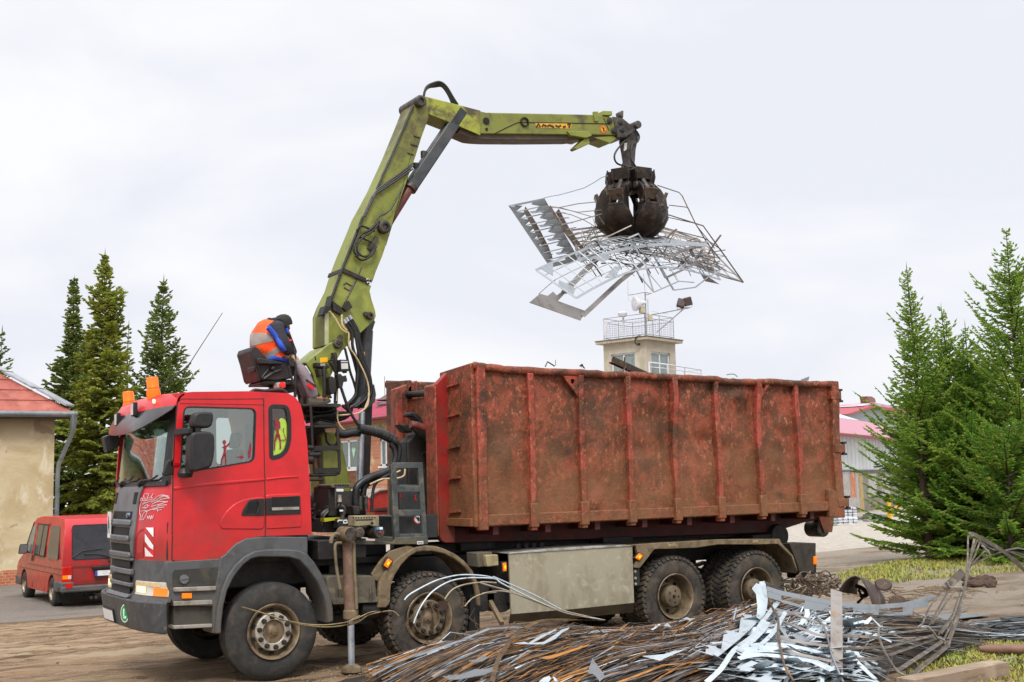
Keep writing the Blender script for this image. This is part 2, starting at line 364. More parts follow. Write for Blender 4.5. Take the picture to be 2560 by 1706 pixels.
# stickers on the glass: two small red figures
M_stk=mat('red_sticker_film','#8e2430',rough=.5)
def sticker(parent,k,polys,y):
    b=MB()
    for p in polys: b.prism(TX(k,p,y),y-.0015,y)
    return b.build('window_sticker',M_stk,parent)
ys=S+.016
sticker(gw,'A',[[(1270,650),(1290,642),(1302,655),(1298,680),(1285,690),(1272,676)],[(1282,688),(1300,690),(1306,720),(1296,742),(1302,770),(1290,785),(1272,775),(1280,740),(1276,712)],
 [(1300,695),(1322,672),(1338,664),(1330,690),(1306,712)],[(1272,772),(1290,778),(1272,815),(1262,868),(1252,870),(1254,820)],[(1288,776),(1302,772),(1306,820),(1304,868),(1294,868),(1294,820)],[(1276,712),(1262,716),(1264,708),(1282,700)]],ys)
sticker(gw,'A',[[(1380,795),(1420,790),(1440,780),(1462,795),(1440,815),(1420,805)],[(1495,760),(1520,660),(1528,720),(1518,800),(1505,815)]],ys)
sticker(gr,'A',[[(1735,465),(1762,458),(1782,480),(1786,535),(1770,548),(1752,520),(1738,500)],[(1740,520),(1768,545),(1772,580),(1782,600),(1760,615),(1740,600),(1752,565),(1732,545)],[(1742,598),(1762,612),(1742,660),(1738,730),(1728,738),(1730,650)],[(1760,608),(1782,600),(1790,660),(1792,720),(1778,730),(1778,660)],
 [(1785,640),(1822,640),(1830,632),(1806,560),(1812,535),(1820,540),(1813,562),(1836,636),(1822,648),(1786,650)]],ys)
# interior
b=MB(); b.bb(-1.0,.36,-1.2,1.2,1.5,1.56); b.bb(-1.02,-.62,-1.15,1.15,1.9,2.14); b.build('dashboard',M_black,truck,bevel=.03)
b=MB(); b.bb(.31,.33,-1.2,.6,1.6,2.92); b.bb(-.95,.0,-1.18,1.18,3.095,3.115); b.build('cab_lining',M_interior,truck)
for yy in(-.62,.66):
    b=MB(); b.bb(-.45,.1,yy-.24,yy+.24,1.85,1.99); b.box((.12,yy,2.28),(.13,.46,.66),Matrix.Rotation(R(12),3,'Y')); b.box((.2,yy,2.72),(.09,.26,.2),Matrix.Rotation(R(12),3,'Y')); b.bb(-.3,.0,yy-.15,yy+.15,1.55,1.86); b.build('cab_seat',mat('seat_cloth','#3d403f','#333635',rough=.9),truck,bevel=.03)
# --- cab front
b=MB(); fpatch(b,-1.245,1.245,1.36,2.2,-.03,.03,60,12); b.build('cab_front',M_red,truck)
gn=[onfront('e',*p) for p in[(325,838),(333,600),(345,480),(368,290),(430,118)]]
gz=[1.37,1.62,1.76,1.97,2.17]; gy=[abs(p.y) for p in gn]
rows=[]
for i in range(13):
    z=1.375+(2.185-1.375)*i/12; hy=float(np.interp(z,gz,gy)); rows.append([fpt(-hy+2*hy*k/40,z,.028) for k in range(41)])
b=MB(); b.grid(rows,.03,(1,0,0)); grille=b.build('radiator_grille',M_plastl,truck,bevel=.008)
ye=abs(onfront('e',298,560).y)
b=MB(); bars=MB()
for z0,z1 in((1.80,1.885),(1.625,1.71),(1.44,1.525)):
    fpatch(b,-ye,ye,z0,z1,.027,.006)
    fpatch(bars,-ye-.03,ye+.03,z0-.07,z0-.004,.026,.035,24,4)
b.build('grille_slot',M_hole,grille); bars.build('grille_bar',M_plastl,grille,bevel=.02,seg=3)
b=MB(); fpatch(b,-gy[3]+.02,-gy[3]+.13,1.97,2.10,.026,.008,4,2); fpatch(b,gy[3]-.13,gy[3]-.02,1.97,2.10,.026,.008,4,2); b.build('air_inlet',M_hole,grille)
b=MB(); p=onfront('e',298,420); b.cyl(fpt(p.y,1.845,.03),fpt(p.y,1.845,.062),.034,.03,18); b.build('round_badge',mat('badge_blue_silver','#8a93a4','#3d4a6a',sc1=60,rough=.25,metal=.6),grille)
# lower grey mask: under-grille, headlamp surround and bumper
b=MB(); fpatch(b,-1.25,1.25,.93,1.372,-.03,.03,60,5); mask=b.build('front_mask',M_plast,truck)
b=MB(); yl=abs(onfront('e',310,900).y)
for z0,z1 in((1.262,1.335),(1.11,1.172),(.985,1.045)): fpatch(b,-yl,yl,z0,z1,.03,.006)
b.build('grille_slot',M_hole,mask)
b=MB()
for z0,z1 in((1.19,1.25),(1.055,1.10),(.94,.98),(1.342,1.372)): fpatch(b,-yl-.05,yl+.05,z0,z1,.0,.05,24,3)
b.build('grille_bar',M_plastl,mask,bevel=.014)
b=MB(); fpatch(b,-1.25,1.25,.60,.935,0,.055,64,6); bump=b.build('front_bumper',mat('bumper_dark_plastic','#3b3d40','#484a4c','#626261',sc1=5,sc2=12,t2=(.6,.66),rough=.5,bump=.08,bsc=30),truck,bevel=.02,seg=3)
M_warm=mat('warm_reflector','#d8bf8c','#c7b083','#e6d9b8',sc1=22,rough=.2,spec=.8)
hl=onfront('e',345,1110); yh=abs(hl.y)
for sgn in(-1,1):
    b=MB(); fpatch(b,sgn*1.243,sgn*yh,.985,1.135,0,.012,14,3); h=b.build('headlight',M_lens,truck,bevel=.004)
    b=MB(); m_=yh+(1.243-yh)*.45; fpatch(b,sgn*m_,sgn*yh,.997,1.124,.012,.005,8,3); mbm=b.build('main_beam',M_warm,h,bevel=.003); b=MB(); fpatch(b,sgn*(m_-.02),sgn*(yh+.05),1.012,1.078,.017,.004,8,3); b.build('bulb_glow',M_head,mbm)
    b=MB(); fpatch(b,sgn*1.238,sgn*(yh+(1.243-yh)*.66),.99,1.075,.012,.006,8,2); b.build('indicator',M_amber,h)
    b=MB(); fpatch(b,sgn*(yh+(1.243-yh)*.83),sgn*(yh+(1.243-yh)*.5),1.085,1.128,.012,.006,8,2); b.build('side_lamp',M_warm,h)
# white plate with a frame, oval L sticker, letter board
b=MB(); c_=onfront('e',136,1325); fpatch(b,c_.y-.27,c_.y+.27,c_.z-.075,c_.z+.075,.055,.02,6,2); pl=b.build('number_plate',M_black,truck)
b=MB(); fpatch(b,c_.y-.245,c_.y+.245,c_.z-.06,c_.z+.06,.075,.004,6,2); b.build('plate_face',M_white,pl)
c_=onfront('e',288,1316); nrm=Vector((-1,-.45,0)).normalized(); rt=Vector((-nrm.y,nrm.x,0)); ctr=fpt(c_.y,c_.z,.062)
def oval(w,h,o,n=28): return [ctr+nrm*o+rt*(w*math.cos(2*pi*i/n))+Vector((0,0,h*math.sin(2*pi*i/n))) for i in range(n)]
def plate(b,pts,th):
    n=len(pts); b.add(list(pts)+[p+nrm*th for p in pts],[tuple(range(n)),tuple(range(2*n-1,n-1,-1))]+[(i,(i+1)%n,n+(i+1)%n,n+i) for i in range(n)])
b=MB(); plate(b,oval(.072,.10,-.03),.034); ov=b.build('oval_sticker',M_white,truck)
b=MB(); plate(b,oval(.06,.088,.004),.003); b.build('green_field',mat('sticker_green','#0d8f45',rough=.4),ov)
b=MB()
L_=lambda q:[ctr+nrm*.0075+rt*a+Vector((0,0,c)) for a,c in q]
if rt.x<0: pass
fx=1 if rt.dot(cr)>0 else -1
plate(b,L_([(-.022*fx,.05),(-.002*fx,.05),(-.002*fx,-.04),(-.022*fx,-.055)]),.002); plate(b,L_([(-.022*fx,-.03),(.03*fx,-.03),(.03*fx,-.055),(-.022*fx,-.055)]),.002); b.build('letter',M_white,ov)
b=MB(); yc=.34; zc=1.60+.13
b.box((xf(yc,zc)-.075,yc,zc),(.012,.13,.30)); bd=b.build('letter_board',mat('white_board','#d7d8d6','#c3c4c0','#a09a8e',sc2=6,rough=.5),truck)
b=MB(); xx=xf(yc,zc)-.083
for p,q in(((-.035,-.10),(0,.10)),((0,.10),(.035,-.10)),((-.022,-.03),(.022,-.03))): b.bar((xx,yc+p[0],zc+p[1]),(xx,yc+q[0],zc+q[1]),.012,.003,(1,0,0))
b.build('letter',M_black,bd)
# red/white hazard panel and corner deflector on the near front corner
b=MB(); M_hz=mat('hazard_white','#e9e9ea',rough=.4)
def ftrace(b,k,pts,o,th):
    P=[onfront(k,*p) for p in pts]; n=len(P); f=[fpt(p.y,p.z,o) for p in P]; g=[fpt(p.y,p.z,o+th) for p in P]
    b.add(f+g,[tuple(range(n)),tuple(range(2*n-1,n-1,-1))]+[(i,(i+1)%n,n+(i+1)%n,n+i) for i in range(n)])
ftrace(b,'e',[(428,510),(512,518),(505,800),(424,800)],0,.008); hz=b.build('hazard_marker',mat('hazard_red','#d8262a',rough=.4),truck)
b=MB()
for q in([(437,520),(508,520),(508,606)],[(432,582),(508,690),(506,726),(470,705),(432,648)],[(430,706),(503,790),(436,788)]): ftrace(b,'e',q,.008,.004)
b.build('white_stripe',M_hz,hz)
b=MB(); ftrace(b,'e',[(415,528),(380,540),(350,580),(342,640),(335,815),(408,800),(414,660)],0,.006); b.build('corner_deflector',mat('cab_dark_red','#a3141b','#931017',rough=.4),truck,bevel=.004)  # deflector in a darker red than the cab paint
b=MB(); ftrace(b,'e',[(640,470),(632,480),(626,820),(640,820)],0,.006); b.build('corner_seam',M_black,truck)
# griffin crest in pale lines
M_cr=mat('crest_silver','#d9c9cc','#c9b2b6',rough=.4)
G_=[[(548,1165),(560,1160),(572,1185),(605,1180),(640,1172),(648,1160),(640,1148)],[(578,1130),(590,1122),(612,1124),(618,1140),(606,1150),(612,1162),(596,1172),(580,1166),(574,1148),(578,1130)],[(625,1160),(640,1150),(660,1118),(650,1140),(640,1155)],[(552,1160),(548,1185),(565,1180)],
 [(555,1195),(545,1220),(540,1250),(538,1290),(545,1320),(536,1355)],[(560,1225),(590,1205),(630,1190),(670,1170),(700,1145),(735,1132)],[(575,1235),(600,1220),(612,1228),(600,1245),(580,1240)],[(560,1245),(585,1250),(605,1245),(625,1225)],[(548,1280),(580,1272),(610,1275),(640,1262),(680,1265)],
 [(545,1350),(560,1330),(568,1300),(590,1280),(610,1285)],[(570,1350),(590,1320),(600,1290)],[(540,1356),(575,1350)],[(605,1320),(615,1345),(625,1318),(636,1350),(645,1315),(652,1345),(664,1310)],[(640,1195),(690,1175),(740,1140),(805,1158)],[(735,1132),(770,1138),(800,1145)],[(650,1215),(700,1185),(760,1165),(808,1160)],
 [(660,1205),(720,1190),(790,1195)],[(700,1225),(745,1205),(790,1190)],[(690,1240),(730,1225),(780,1220)],[(640,1235),(680,1225),(720,1215)],[(680,1250),(720,1245),(760,1240)],[(655,1250),(690,1255),(700,1280)],[(700,1270),(735,1262)],[(585,1200),(560,1210)],[(720,1165),(750,1145),(790,1140)]]
b=MB()
for st in G_:
    P=[onfront('A',*p) for p in st]; P=[fpt(p.y,p.z,.006) for p in P]; b.ribbon(P,.0075,Vector((-.75,-.65,0)),.004,smooth=3)
b.build('griffin_crest',M_cr,truck)
# windscreen, pillars, wipers
b=MB(); fpatch(b,-.985,.985,2.2,2.9,0,.006,40,8,-1.0,1.0); ws=b.build('windscreen',M_shield,truck)
b=MB()
for s_ in(-1,1): fpatch(b,s_*.975,s_*1.248,2.18,3.06,-.02,.03,8,8,s_*1.0,s_*1.248)
fpatch(b,-1.2,1.2,2.88,3.1,-.02,.025,30,2); fpatch(b,-1.1,1.1,2.165,2.215,.0,.03,30,2); b.build('screen_surround',M_black,truck)
b=MB()
for y0,y1 in((-.45,-.95),(.35,-.2),(.95,.5)):
    P=[fpt(y0+(y1-y0)*t,2.18+.1*t+.02*math.sin(t*6),.05) for t in(0,.25,.5,.75,1)]; b.tube(P,.012,6); b.tube([fpt(y0,2.17,.03),fpt(y0-.08,2.2,.07),P[1]],.018,6)
b.build('wiper',M_black,truck)
# sun visor
b=MB(); rows=[]
def vis(y,z,o):  # projecting visor bow
    return Vector((-1.06-.14*(1-(abs(y)/1.25)**3)-o*(1-.45*(abs(y)/1.25)**4),y,z-.07*(abs(y)/1.25)**3*0))
Y=[-1.25+2.5*k/40 for k in range(41)]
red_rows=[[vis(y,3.185-.03*(abs(y)/1.25)**4,-.06) for y in Y],[vis(y,3.15-.03*(abs(y)/1.25)**4,.02) for y in Y],[vis(y,3.09-.02*(abs(y)/1.25)**2,.07) for y in Y],[vis(y,3.03-.03*(1-(abs(y)/1.25)**2)+.0,.10) for y in Y]]
b.grid(red_rows,.02,(1,0,-.3)); b.build('roof_brow',M_red,truck)
b=MB(); dr=[red_rows[-1],[vis(y,2.93-.10*(1-(abs(y)/1.25)**2)+.06*(abs(y)/1.25)**4,.17) for y in Y],[vis(y,2.86-.10*(1-(abs(y)/1.25)**2)+.115*(abs(y)/1.25)**4,.19) for y in Y]]
b.grid(dr,.015,(1,0,-.1)); vz=b.build('sun_visor',mat('smoked_visor','#23191b','#2e2022',rough=.18,spec=.8),truck)
b=MB(); b.bb(-1.1,.1,-1.2,1.2,3.12,3.165); b.build('roof_front_filler',M_red,truck,bevel=.01)
M_lw=mat('lamp_white_glass','#d9d9d4','#c2c2bd',rough=.2)
for k,pt,yy in(('A',(470,370),-.36),('A',(338,462),.42)):
    P=T1(k,*pt,y=yy); P.x=vis(yy,3,.12).x-.01
    b=MB(); b.box((P.x,yy,P.z),(.05,.11,.16)); lp=b.build('spot_lamp',M_black,truck,bevel=.01); b=MB(); b.box((P.x-.024,yy,P.z),(.012,.085,.13)); b.build('lamp_glass',M_lw,lp)
P=T1('A',600,300,y=-.85); b=MB(); b.box((vis(-.85,3,.08).x-.005,-.85,P.z),(.03,.14,.045),Matrix.Rotation(R(-18),3,'Z')); b.build('marker_light',M_head,truck,bevel=.006)
for nm,yy,zb,xb in(('a',-.55,3.17,-1.16),('b',.62,3.15,-1.12)):
    kk=('A',(655,235)) if nm=='a' else ('A',(440,352)); P=T1(*kk[:1],*kk[1],y=yy)
    c_=Vector((P.x,yy,P.z)); tl=Matrix.Rotation(R(7),3,'Y').to_4x4() 
    b=MB(); b.lathe([(.0,-.06),(.075,-.06),(.078,.0),(.075,.05),(.0,.05)],c_,(-.1,0,1),24); be=b.build('beacon',M_beacon,truck)
    b=MB(); b.lathe([(.07,.05),(.066,.055),(.069,.08),(.066,.085),(.066,.175),(.058,.195),(.0,.2)],c_,(-.1,0,1),28); b.build('beacon_dome',M_beacon,be)
b=MB(); b.tube(T('P',[(700,978),(712,966),(722,965)],y=-.8)[:1]+T('A',[(1515,235),(1535,210),(1565,198),(1640,205),(1720,200),(1790,196),(1825,212),(1848,235)],y=-1.12),.02,8,smooth=3); b.build('roof_grab_rail',M_black,truck)
b=MB(); b.tube([T1('I',1575,1450,y=.6),T1('I',1850,1225,y=.6),T1('I',2180,715,y=.6)],[.008,.004],5); b.build('whip_antenna',M_dark,truck)
# mirrors
ym=-1.55
b=MB(); b.prism(roundpoly(TX('A',[(1012,400),(1100,388),(1178,396),(1180,470),(1160,530),(1100,540),(1000,530),(990,490)],ym),.06),ym-.05,ym+.12); b.prism(roundpoly(TX('A',[(975,580),(1060,566),(1180,574),(1188,700),(1175,820),(1150,892),(1080,910),(1010,930),(972,915),(966,760)],ym),.07),ym-.07,ym+.14)
mir=b.build('wing_mirror',M_black,truck,bevel=.035,seg=4)
b=MB(); b.bar(T1('A',862,575,y=S-.02),T1('A',990,560,y=ym),.06,.07); b.bar(T1('A',880,560,y=S-.02),T1('A',1060,556,y=ym),.03,.05); b.bar(T1('A',1050,520,y=ym),T1('A',1050,600,y=ym),.06,.05,(0,1,0)); b.build('mirror_arm',M_black,mir,bevel=.012)
b=MB(); P=T1('A',938,940,y=S-.1); b.lathe([(0,-.05),(.07,-.045),(.085,.0),(.06,.05),(.0,.07)],P,(0,0,1),18); b.bar(P+Vector((0,0,.02)),T1('A',990,915,y=ym),.05,.05); b.build('mirror_foot',M_black,mir)
P=T1('A',845,860,y=S-.01); b=MB(); b.prism(TX('A',[(735,950),(770,830),(800,812),(830,815),(824,950),(760,965)],S+.02),S-.02,S+.06); b.build('pillar_cover',M_black,truck,bevel=.01)
b=MB(); b.prism(TX('A',[(806,835),(880,840),(882,870),(806,880)],S),S-.02,S); b.build('reflector',M_redlens,truck,bevel=.004)
# far front mirror hanging from the visor
b=MB(); yq=.95; b.prism(roundpoly(TX('A',[(205,612),(330,578),(358,690),(235,760)],yq),.03),yq-.05,yq+.12); fm=b.build('front_mirror',M_black,truck,bevel=.02)
b=MB(); b.tube(T('A',[(345,635),(372,615),(378,580),(372,545)],y=yq),.014,8,smooth=3); b.build('mirror_arm',M_black,fm)
# --- near side skirt, fender, steps
arch_in=TX('B',[(1105,870),(1108,760),(1125,620),(1160,480),(1220,360),(1300,260),(1370,205),(1440,188),(1700,188),(1800,215),(1880,300),(1960,410),(2020,540),(2045,660),(2048,778)],S)
arch_out=TX('B',[(2104,760),(2098,640),(2075,500),(2010,345),(1940,230),(1884,165),(1884,10),(1560,6),(1420,12),(1330,26),(1245,70),(1200,110),(1150,165),(1105,195),(1060,440),(1040,640),(1035,870)],S)
b=MB(); b.prism(arch_in+arch_out,S-.012,S+.35); fen=b.build('front_mudguard',M_plast,truck,bevel=.012)
rim_=TX('B',[(1105,870),(1108,760),(1125,620),(1160,480),(1220,360),(1300,260),(1370,205),(1440,188),(1700,188),(1800,215),(1880,300),(1960,410),(2020,540),(2045,660),(2048,778)],S)
rim_o=TX('B',[(2104,760),(2098,640),(2072,505),(2005,350),(1935,235),(1870,160),(1800,130),(1700,118),(1520,118),(1400,135),(1310,180),(1230,255),(1165,345),(1115,460),(1070,640),(1050,870)],S)
b=MB(); b.prism(rim_+rim_o,S-.05,S-.01); b.build('arch_lip',M_plast,fen,bevel=.015)
b=MB(); b.prism(TX('B',[(630,232),(1090,205),(1105,195),(1108,330),(1085,440),(1060,625),(690,625),(640,460),(620,300)],S),S-.004,S+.25); sk=b.build('side_skirt',M_plast,truck,bevel=.008)
b=MB(); b.prism(TX('B',[(680,330),(700,305),(1090,278),(1108,330),(1070,440),(680,455)],S),S-.0085,S-.003); b.build('skirt_recess',mat('recess_dark','#33332f','#474339','#2a2a29',sc1=5,rough=.75),sk)  # flat dark panel on the skirt face marks the recess
b=MB(); P=T1('B',782,386,y=S); b.cyl(P,P+Vector((0,-.03,0)),.05,.047,20); b.bar(P+Vector((-.04,-.033,.0)),P+Vector((.04,-.033,.014)),.012,.012); b.build('filler_cap',M_plastl,sk)
b=MB(); b.prism(TX('B',[(682,460),(1060,446),(1062,484),(684,498)],S),S-.04,S); b.build('step_tread',M_alu,sk,bevel=.006)
b=MB(); b.prism(TX('B',[(762,512),(848,510),(848,556),(762,558)],S),S-.03,S); b.build('side_marker',M_amber,sk,bevel=.004)
b=MB(); b.prism(TX('B',[(690,625),(1055,610),(1040,800),(690,830)],S+.06),S+.05,S+.25); b.build('step_well',mat('step_well_grime','#45423a','#363430','#544d40',sc1=5,rough=.8),truck,bevel=.01)
b=MB(); b.prism(TX('B',[(684,800),(1035,784),(1037,815),(690,832)],S),S-.01,S+.2); b.prism(TX('B',[(690,585),(1035,568),(1037,610),(690,626)],S),S-.01,S+.1); b.build('cab_step',M_alu,truck,bevel=.006)
# bumper end (near side) wraps to the first wheel arch
b=MB(); b.prism(TX('B',[(330,800),(310,770),(345,590),(660,565),(690,640),(690,830),(640,850),(600,836),(340,825)],S+.02),S-.01,S+.3); b.build('bumper_end',MATS['bumper_dark_plastic'],truck,bevel=.02,seg=3) if 0 else None
# --- wheels
def make_tyre(lug):
    Rr=.535; prof=[(.298,-.02),(.33,-.005),(.40,.0),(.455,-.004),(.495,-.02),(.515,-.04)]
    if lug: prof+=[(.518,-.05),(.518,-.26)]
    else:
        for k in range(5):
            h=-.05-k*.045; prof+=[(Rr-.006,h),(Rr,h-.006),(Rr,h-.03),(Rr-.006,h-.034),(Rr-.018,h-.036),(Rr-.018,h-.043)]
    prof+=[(.515,-.27),(.495,-.285),(.44,-.30),(.36,-.295),(.298,-.28)]
    b=MB(); b.lathe(prof,(0,0,0),(0,-1,0),72)
    if lug:
        n=44
        for k in range(n):
            a=2*pi*k/n
            for s_,sk in((0,.35),(1,-.35)):
                for q in range(2):
                    h=.075+s_*.155+ (q-.5)*.0
                    if q: continue
                    aa=a+(s_*.5)*2*pi/n
                    rt=Matrix.Rotation(aa,3,'Y'); rz=Matrix.Rotation(sk,3,'X')
                    c_=rt@Vector((0,h-.0,.527)); b.box(c_,(.05,.125,.03),rt@Matrix.Rotation(sk,3,'Z'))
                    if s_==0:
                        c2=rt@Vector((0,.018,.508)); b.box(c2,(.046,.045,.03),rt@Matrix.Rotation(R(50),3,'X'))
                    else:
                        c2=rt@Vector((0,.287,.508)); b.box(c2,(.046,.045,.03),rt@Matrix.Rotation(R(-50),3,'X'))
    return b
def front_rim():
    b=MB(); b.lathe([(.302,.0),(.306,-.012),(.30,-.02),(.285,-.014),(.268,.012),(.262,.06),(.258,.085),(.245,.09),(.215,.052),(.185,.025),(.17,.02),(.0,.02)],(0,0,0),(0,1,0),56); return b
def hubring():
    b=MB(); b.lathe([(.128,.024),(.128,-.004),(.134,-.01),(.20,-.008),(.208,.0),(.21,.03)],(0,0,0),(0,1,0),48); return b
def holes(b,n,rad,r,y,dy=.004,sx=1.):
    for k in range(n):
        a=2*pi*(k+.5)/n; c_=Vector((rad*math.sin(a),y,rad*math.cos(a))); b.cyl(c_,c_+Vector((0,-dy,0)),r,r,14)
def nuts(b,n,rad,y,r=.026,l=.045):
    for k in range(n):
        a=2*pi*(k+.3)/n; c_=Vector((rad*math.sin(a),y,rad*math.cos(a))); b.lathe([(r*1.1,0),(r,.012),(r,l*.7),(r*.7,l),(0,l)],c_,(0,-1,0),12)
def hub_c(): b=MB(); b.lathe([(.126,.01),(.118,.045),(.10,.055),(.075,.05),(.072,.02),(.055,.008),(.035,.002),(.03,-.012),(.0,-.014)],(0,0,0),(0,1,0),36); return b
def rear_rim():
    b=MB(); b.lathe([(.302,.0),(.306,-.012),(.298,-.02),(.285,-.012),(.272,.02),(.266,.09),(.255,.15),(.245,.185),(.20,.19),(.15,.175),(.0,.175)],(0,0,0),(0,1,0),56); return b
def rear_hub(): b=MB(); b.lathe([(.15,.175),(.145,.06),(.138,.04),(.12,.03),(.0,.028)],(0,0,0),(0,1,0),40); return b
me={}
def wmesh(key,b,m,ang=35):
    o=b.build(key,m,truck,ang=ang); me[key]=o.data; bpy.data.objects.remove(o)
wmesh('tyre_smooth',make_tyre(0),M_tyre); wmesh('tyre_lug',make_tyre(1),M_tyred,40); wmesh('front_rim',front_rim(),M_rim); wmesh('ring',hubring(),M_ring); wmesh('ring_dirty',hubring(),M_rim)
b=MB(); holes(b,10,.226,.022,.058,.02); wmesh('holes_f',b,M_hole); b=MB(); b.lathe([(.0286,0),(.026,.012),(.026,.032),(.018,.045),(0,.045)],(0,0,0),(0,-1,0),12); wmesh('nut',b,M_dark); wmesh('hub_c',hub_c(),M_rim)
wmesh('rear_rim',rear_rim(),M_rim); wmesh('rear_hub',rear_hub(),mat('hub_dust','#6f604a','#5b4d3c',sc1=9,rough=.7,bump=.1))
b=MB(); holes(b,8,.205,.028,.186,.012); wmesh('holes_r',b,M_hole)
b=MB()
for k in range(5):
    a=2*pi*k/5; c_=Vector((.08*math.sin(a),.03,.08*math.cos(a))); b.prism([(c_.x-.016,c_.z-.014),(c_.x+.016,c_.z-.014),(c_.x,c_.z+.016)],.024,.032)
b.cyl((0,.03,0),(0,.012,0),.026,.022,6); wmesh('hub_marks',b,M_dark)
def sub(nm,key,par,loc=(0,0,0)):
    o=bpy.data.objects.new(nm,me[key]); COL.objects.link(o); o.parent=par; o.location=loc; return o
X3=5.668; X4=7.131
for ax,X in enumerate((0,1.94,X3,X4)):
    for s_ in(-1,1):
        w=bpy.data.objects.new('wheel',me['front_rim' if ax<2 else 'rear_rim']); COL.objects.link(w); w.parent=truck
        w.location=Vector((X,s_*1.245,.53))-truck.location; w.rotation_euler=(0,R(random.uniform(0,40)),0) if s_<0 else (0,R(random.uniform(0,40)),pi)
        if ax<2 and s_<0: w.rotation_euler=(0,R([18,-14][ax]),0)
        sub('tyre','tyre_smooth' if ax==0 else 'tyre_lug',w)
        if ax<2:
            sub('hub_ring','ring' if ax==0 else 'ring_dirty',w); sub('vent_hole_ring','holes_f',w); [sub('wheel_nut','nut',w,(.168*math.sin(2*pi*(k+.3)/10),-.008,.168*math.cos(2*pi*(k+.3)/10))) for k in range(10)]; sub('hub','hub_c',w)
        else:
            sub('tyre','tyre_lug',w,(0,.345,0)); sub('hub','rear_hub',w); sub('vent_holes','holes_r',w); sub('hub_cover','hub_marks',w)
# --- chassis
b=MB()
for y in(-.42,.42): b.bb(-1.0,8.2,y-.04,y+.04,.92,1.2)
for x in(-.9,.9,2.9,4.3,5.0,6.4,8.1): b.bb(x-.05,x+.05,-.38,.38,.95,1.17)
for X in(0,1.94,X3,X4): b.tube([(X,-1.0,.53),(X,1.0,.53)],.09,12); b.lathe([(.0,-.2),(.17,-.16),(.22,0),(.17,.16),(0,.2)],(X,0,.55),(0,1,0),20)
for X in(0,1.94,X3,X4):
    for y in(-.52,.52): b.bar((X-.55,y,.8),(X,y,.68),.09,.05); b.bar((X+.55,y,.8),(X,y,.68),.09,.05)
b.bb(-1.0,.35,-1.0,1.0,1.28,1.5); b.build('chassis_frame',M_dark,truck,bevel=.006)
b=MB(); b.bb(-.6,.7,-.9,.9,1.0,1.3); b.build('engine_block',M_dark,truck,bevel=.02)
b=MB(); b.bb(.5,.9,.2,.9,.5,1.2); b.build('exhaust_silencer',M_dark,truck,bevel=.03)
b=MB(); b.tube([(3.0,.2,.72),(4.4,.2,.72)],.25,20); b.build('fuel_tank',M_dark,truck)
for x_,r_ in((2.75,.17),(3.02,.2)): b=MB(); b.tube([(x_,-.66,.70),(x_,-1.11,.70)],r_,20); b.build('brake_air_tank',M_dark,truck)
b=MB()
for y in(-.3,.3): b.bb(2.2,8.3,y-.06,y+.06,1.22,1.34)
b.bb(2.8,3.3,-.5,-.3,1.25,1.4); b.bb(4.9,5.4,-.7,-.3,1.2,1.33); b.bb(7.6,8.2,-.7,.7,1.1,1.25)
for x in(3.5,3.62,3.74,3.86): b.tube([(x,-.75,1.2),(x,-.75,1.32)],.04,10)
for q in range(7): b.tube([(3.1+q*.2,-.65,1.22+.02*(q%3)),(3.5+q*.25,-.7,1.25),(4.2+q*.1,-.62,1.21)],.022,6)
b.build('hook_lift_frame',M_dark,truck,bevel=.006)
# beige tool box panel between the axles
bx=TX('O',[(285,160),(500,140),(800,120),(1074,112),(1080,300),(1086,480),(700,520),(300,553)],S)
b=MB(); b.prism(bx,S-.01,S+.02); tb=b.build('fuel_box',M_beige,truck,bevel=.004)
lo=T('O',[(300,553),(700,520),(1086,480)],y=S-.004)+T('O',[(1082,540),(700,578),(290,612)],y=S+.12); b=MB(); b.grid([lo[:3],lo[:2:-1]],.02,(0,1,0)); b.build('lower_flap',mat('flap_brown','#5a5243','#4a4338','#6b604d',sc1=5,rough=.65),tb)
b=MB(); b.prism(TX('O',[(284,166),(290,158),(500,138),(800,118),(1074,109),(1074,116)],S),S-.025,S+.6); b.build('box_lid_edge',mat('bent_bright_edge','#b9b8b0','#8f8a7c',rough=.35,metal=.4),tb,bevel=.004)
b=MB(); b.bb(bx[0][0]+.03,bx[4][0]-.03,S+.03,-.5,.62,1.12); b.build('box_body',M_dark,tb)
# square lamp / isolator box
b=MB(); b.prism(TX('O',[(52,158),(150,150),(150,240),(60,250)],S+.1),S-.02,S+.25); jb=b.build('junction_box',M_mudbox,truck,bevel=.01)
b=MB(); b.prism(roundpoly(TX('O',[(115,172),(195,168),(200,240),(125,248)],S),.02),S-.09,S+.05); b.build('box_cover',mat('pale_box_cover','#a0946f','#8a7d5c','#6b6048',sc1=10,rough=.6),jb,bevel=.012)
def marker(k,quad,y,par=truck):
    b=MB(); q=TX(k,quad,y); b.prism(offset_poly(q,.015),y-.015,y+.01); o=b.build('marker_lamp',M_black,par,bevel=.004); b=MB(); b.prism(q,y-.04,y-.01); b.build('amber_lens',M_amber,o,bevel=.008)
    c_=Vector((sum(p[0] for p in q)/4,sum(p[1] for p in q)/4)); b=MB(); b.prism([tuple(c_+(Vector(p)-c_)*.4) for p in q],y-.042,y-.038); b.build('lit_centre',lamp_mat('amber_glow','#ffb510',1.2),o)
marker('O',[(240,225),(262,222),(264,275),(244,278)],S-.01); marker('O',[(1112,162),(1136,176),(1112,208),(1088,192)],S-.02); marker('n',[(965,1018),(1030,1065),(955,1180),(895,1135)],S-.02)
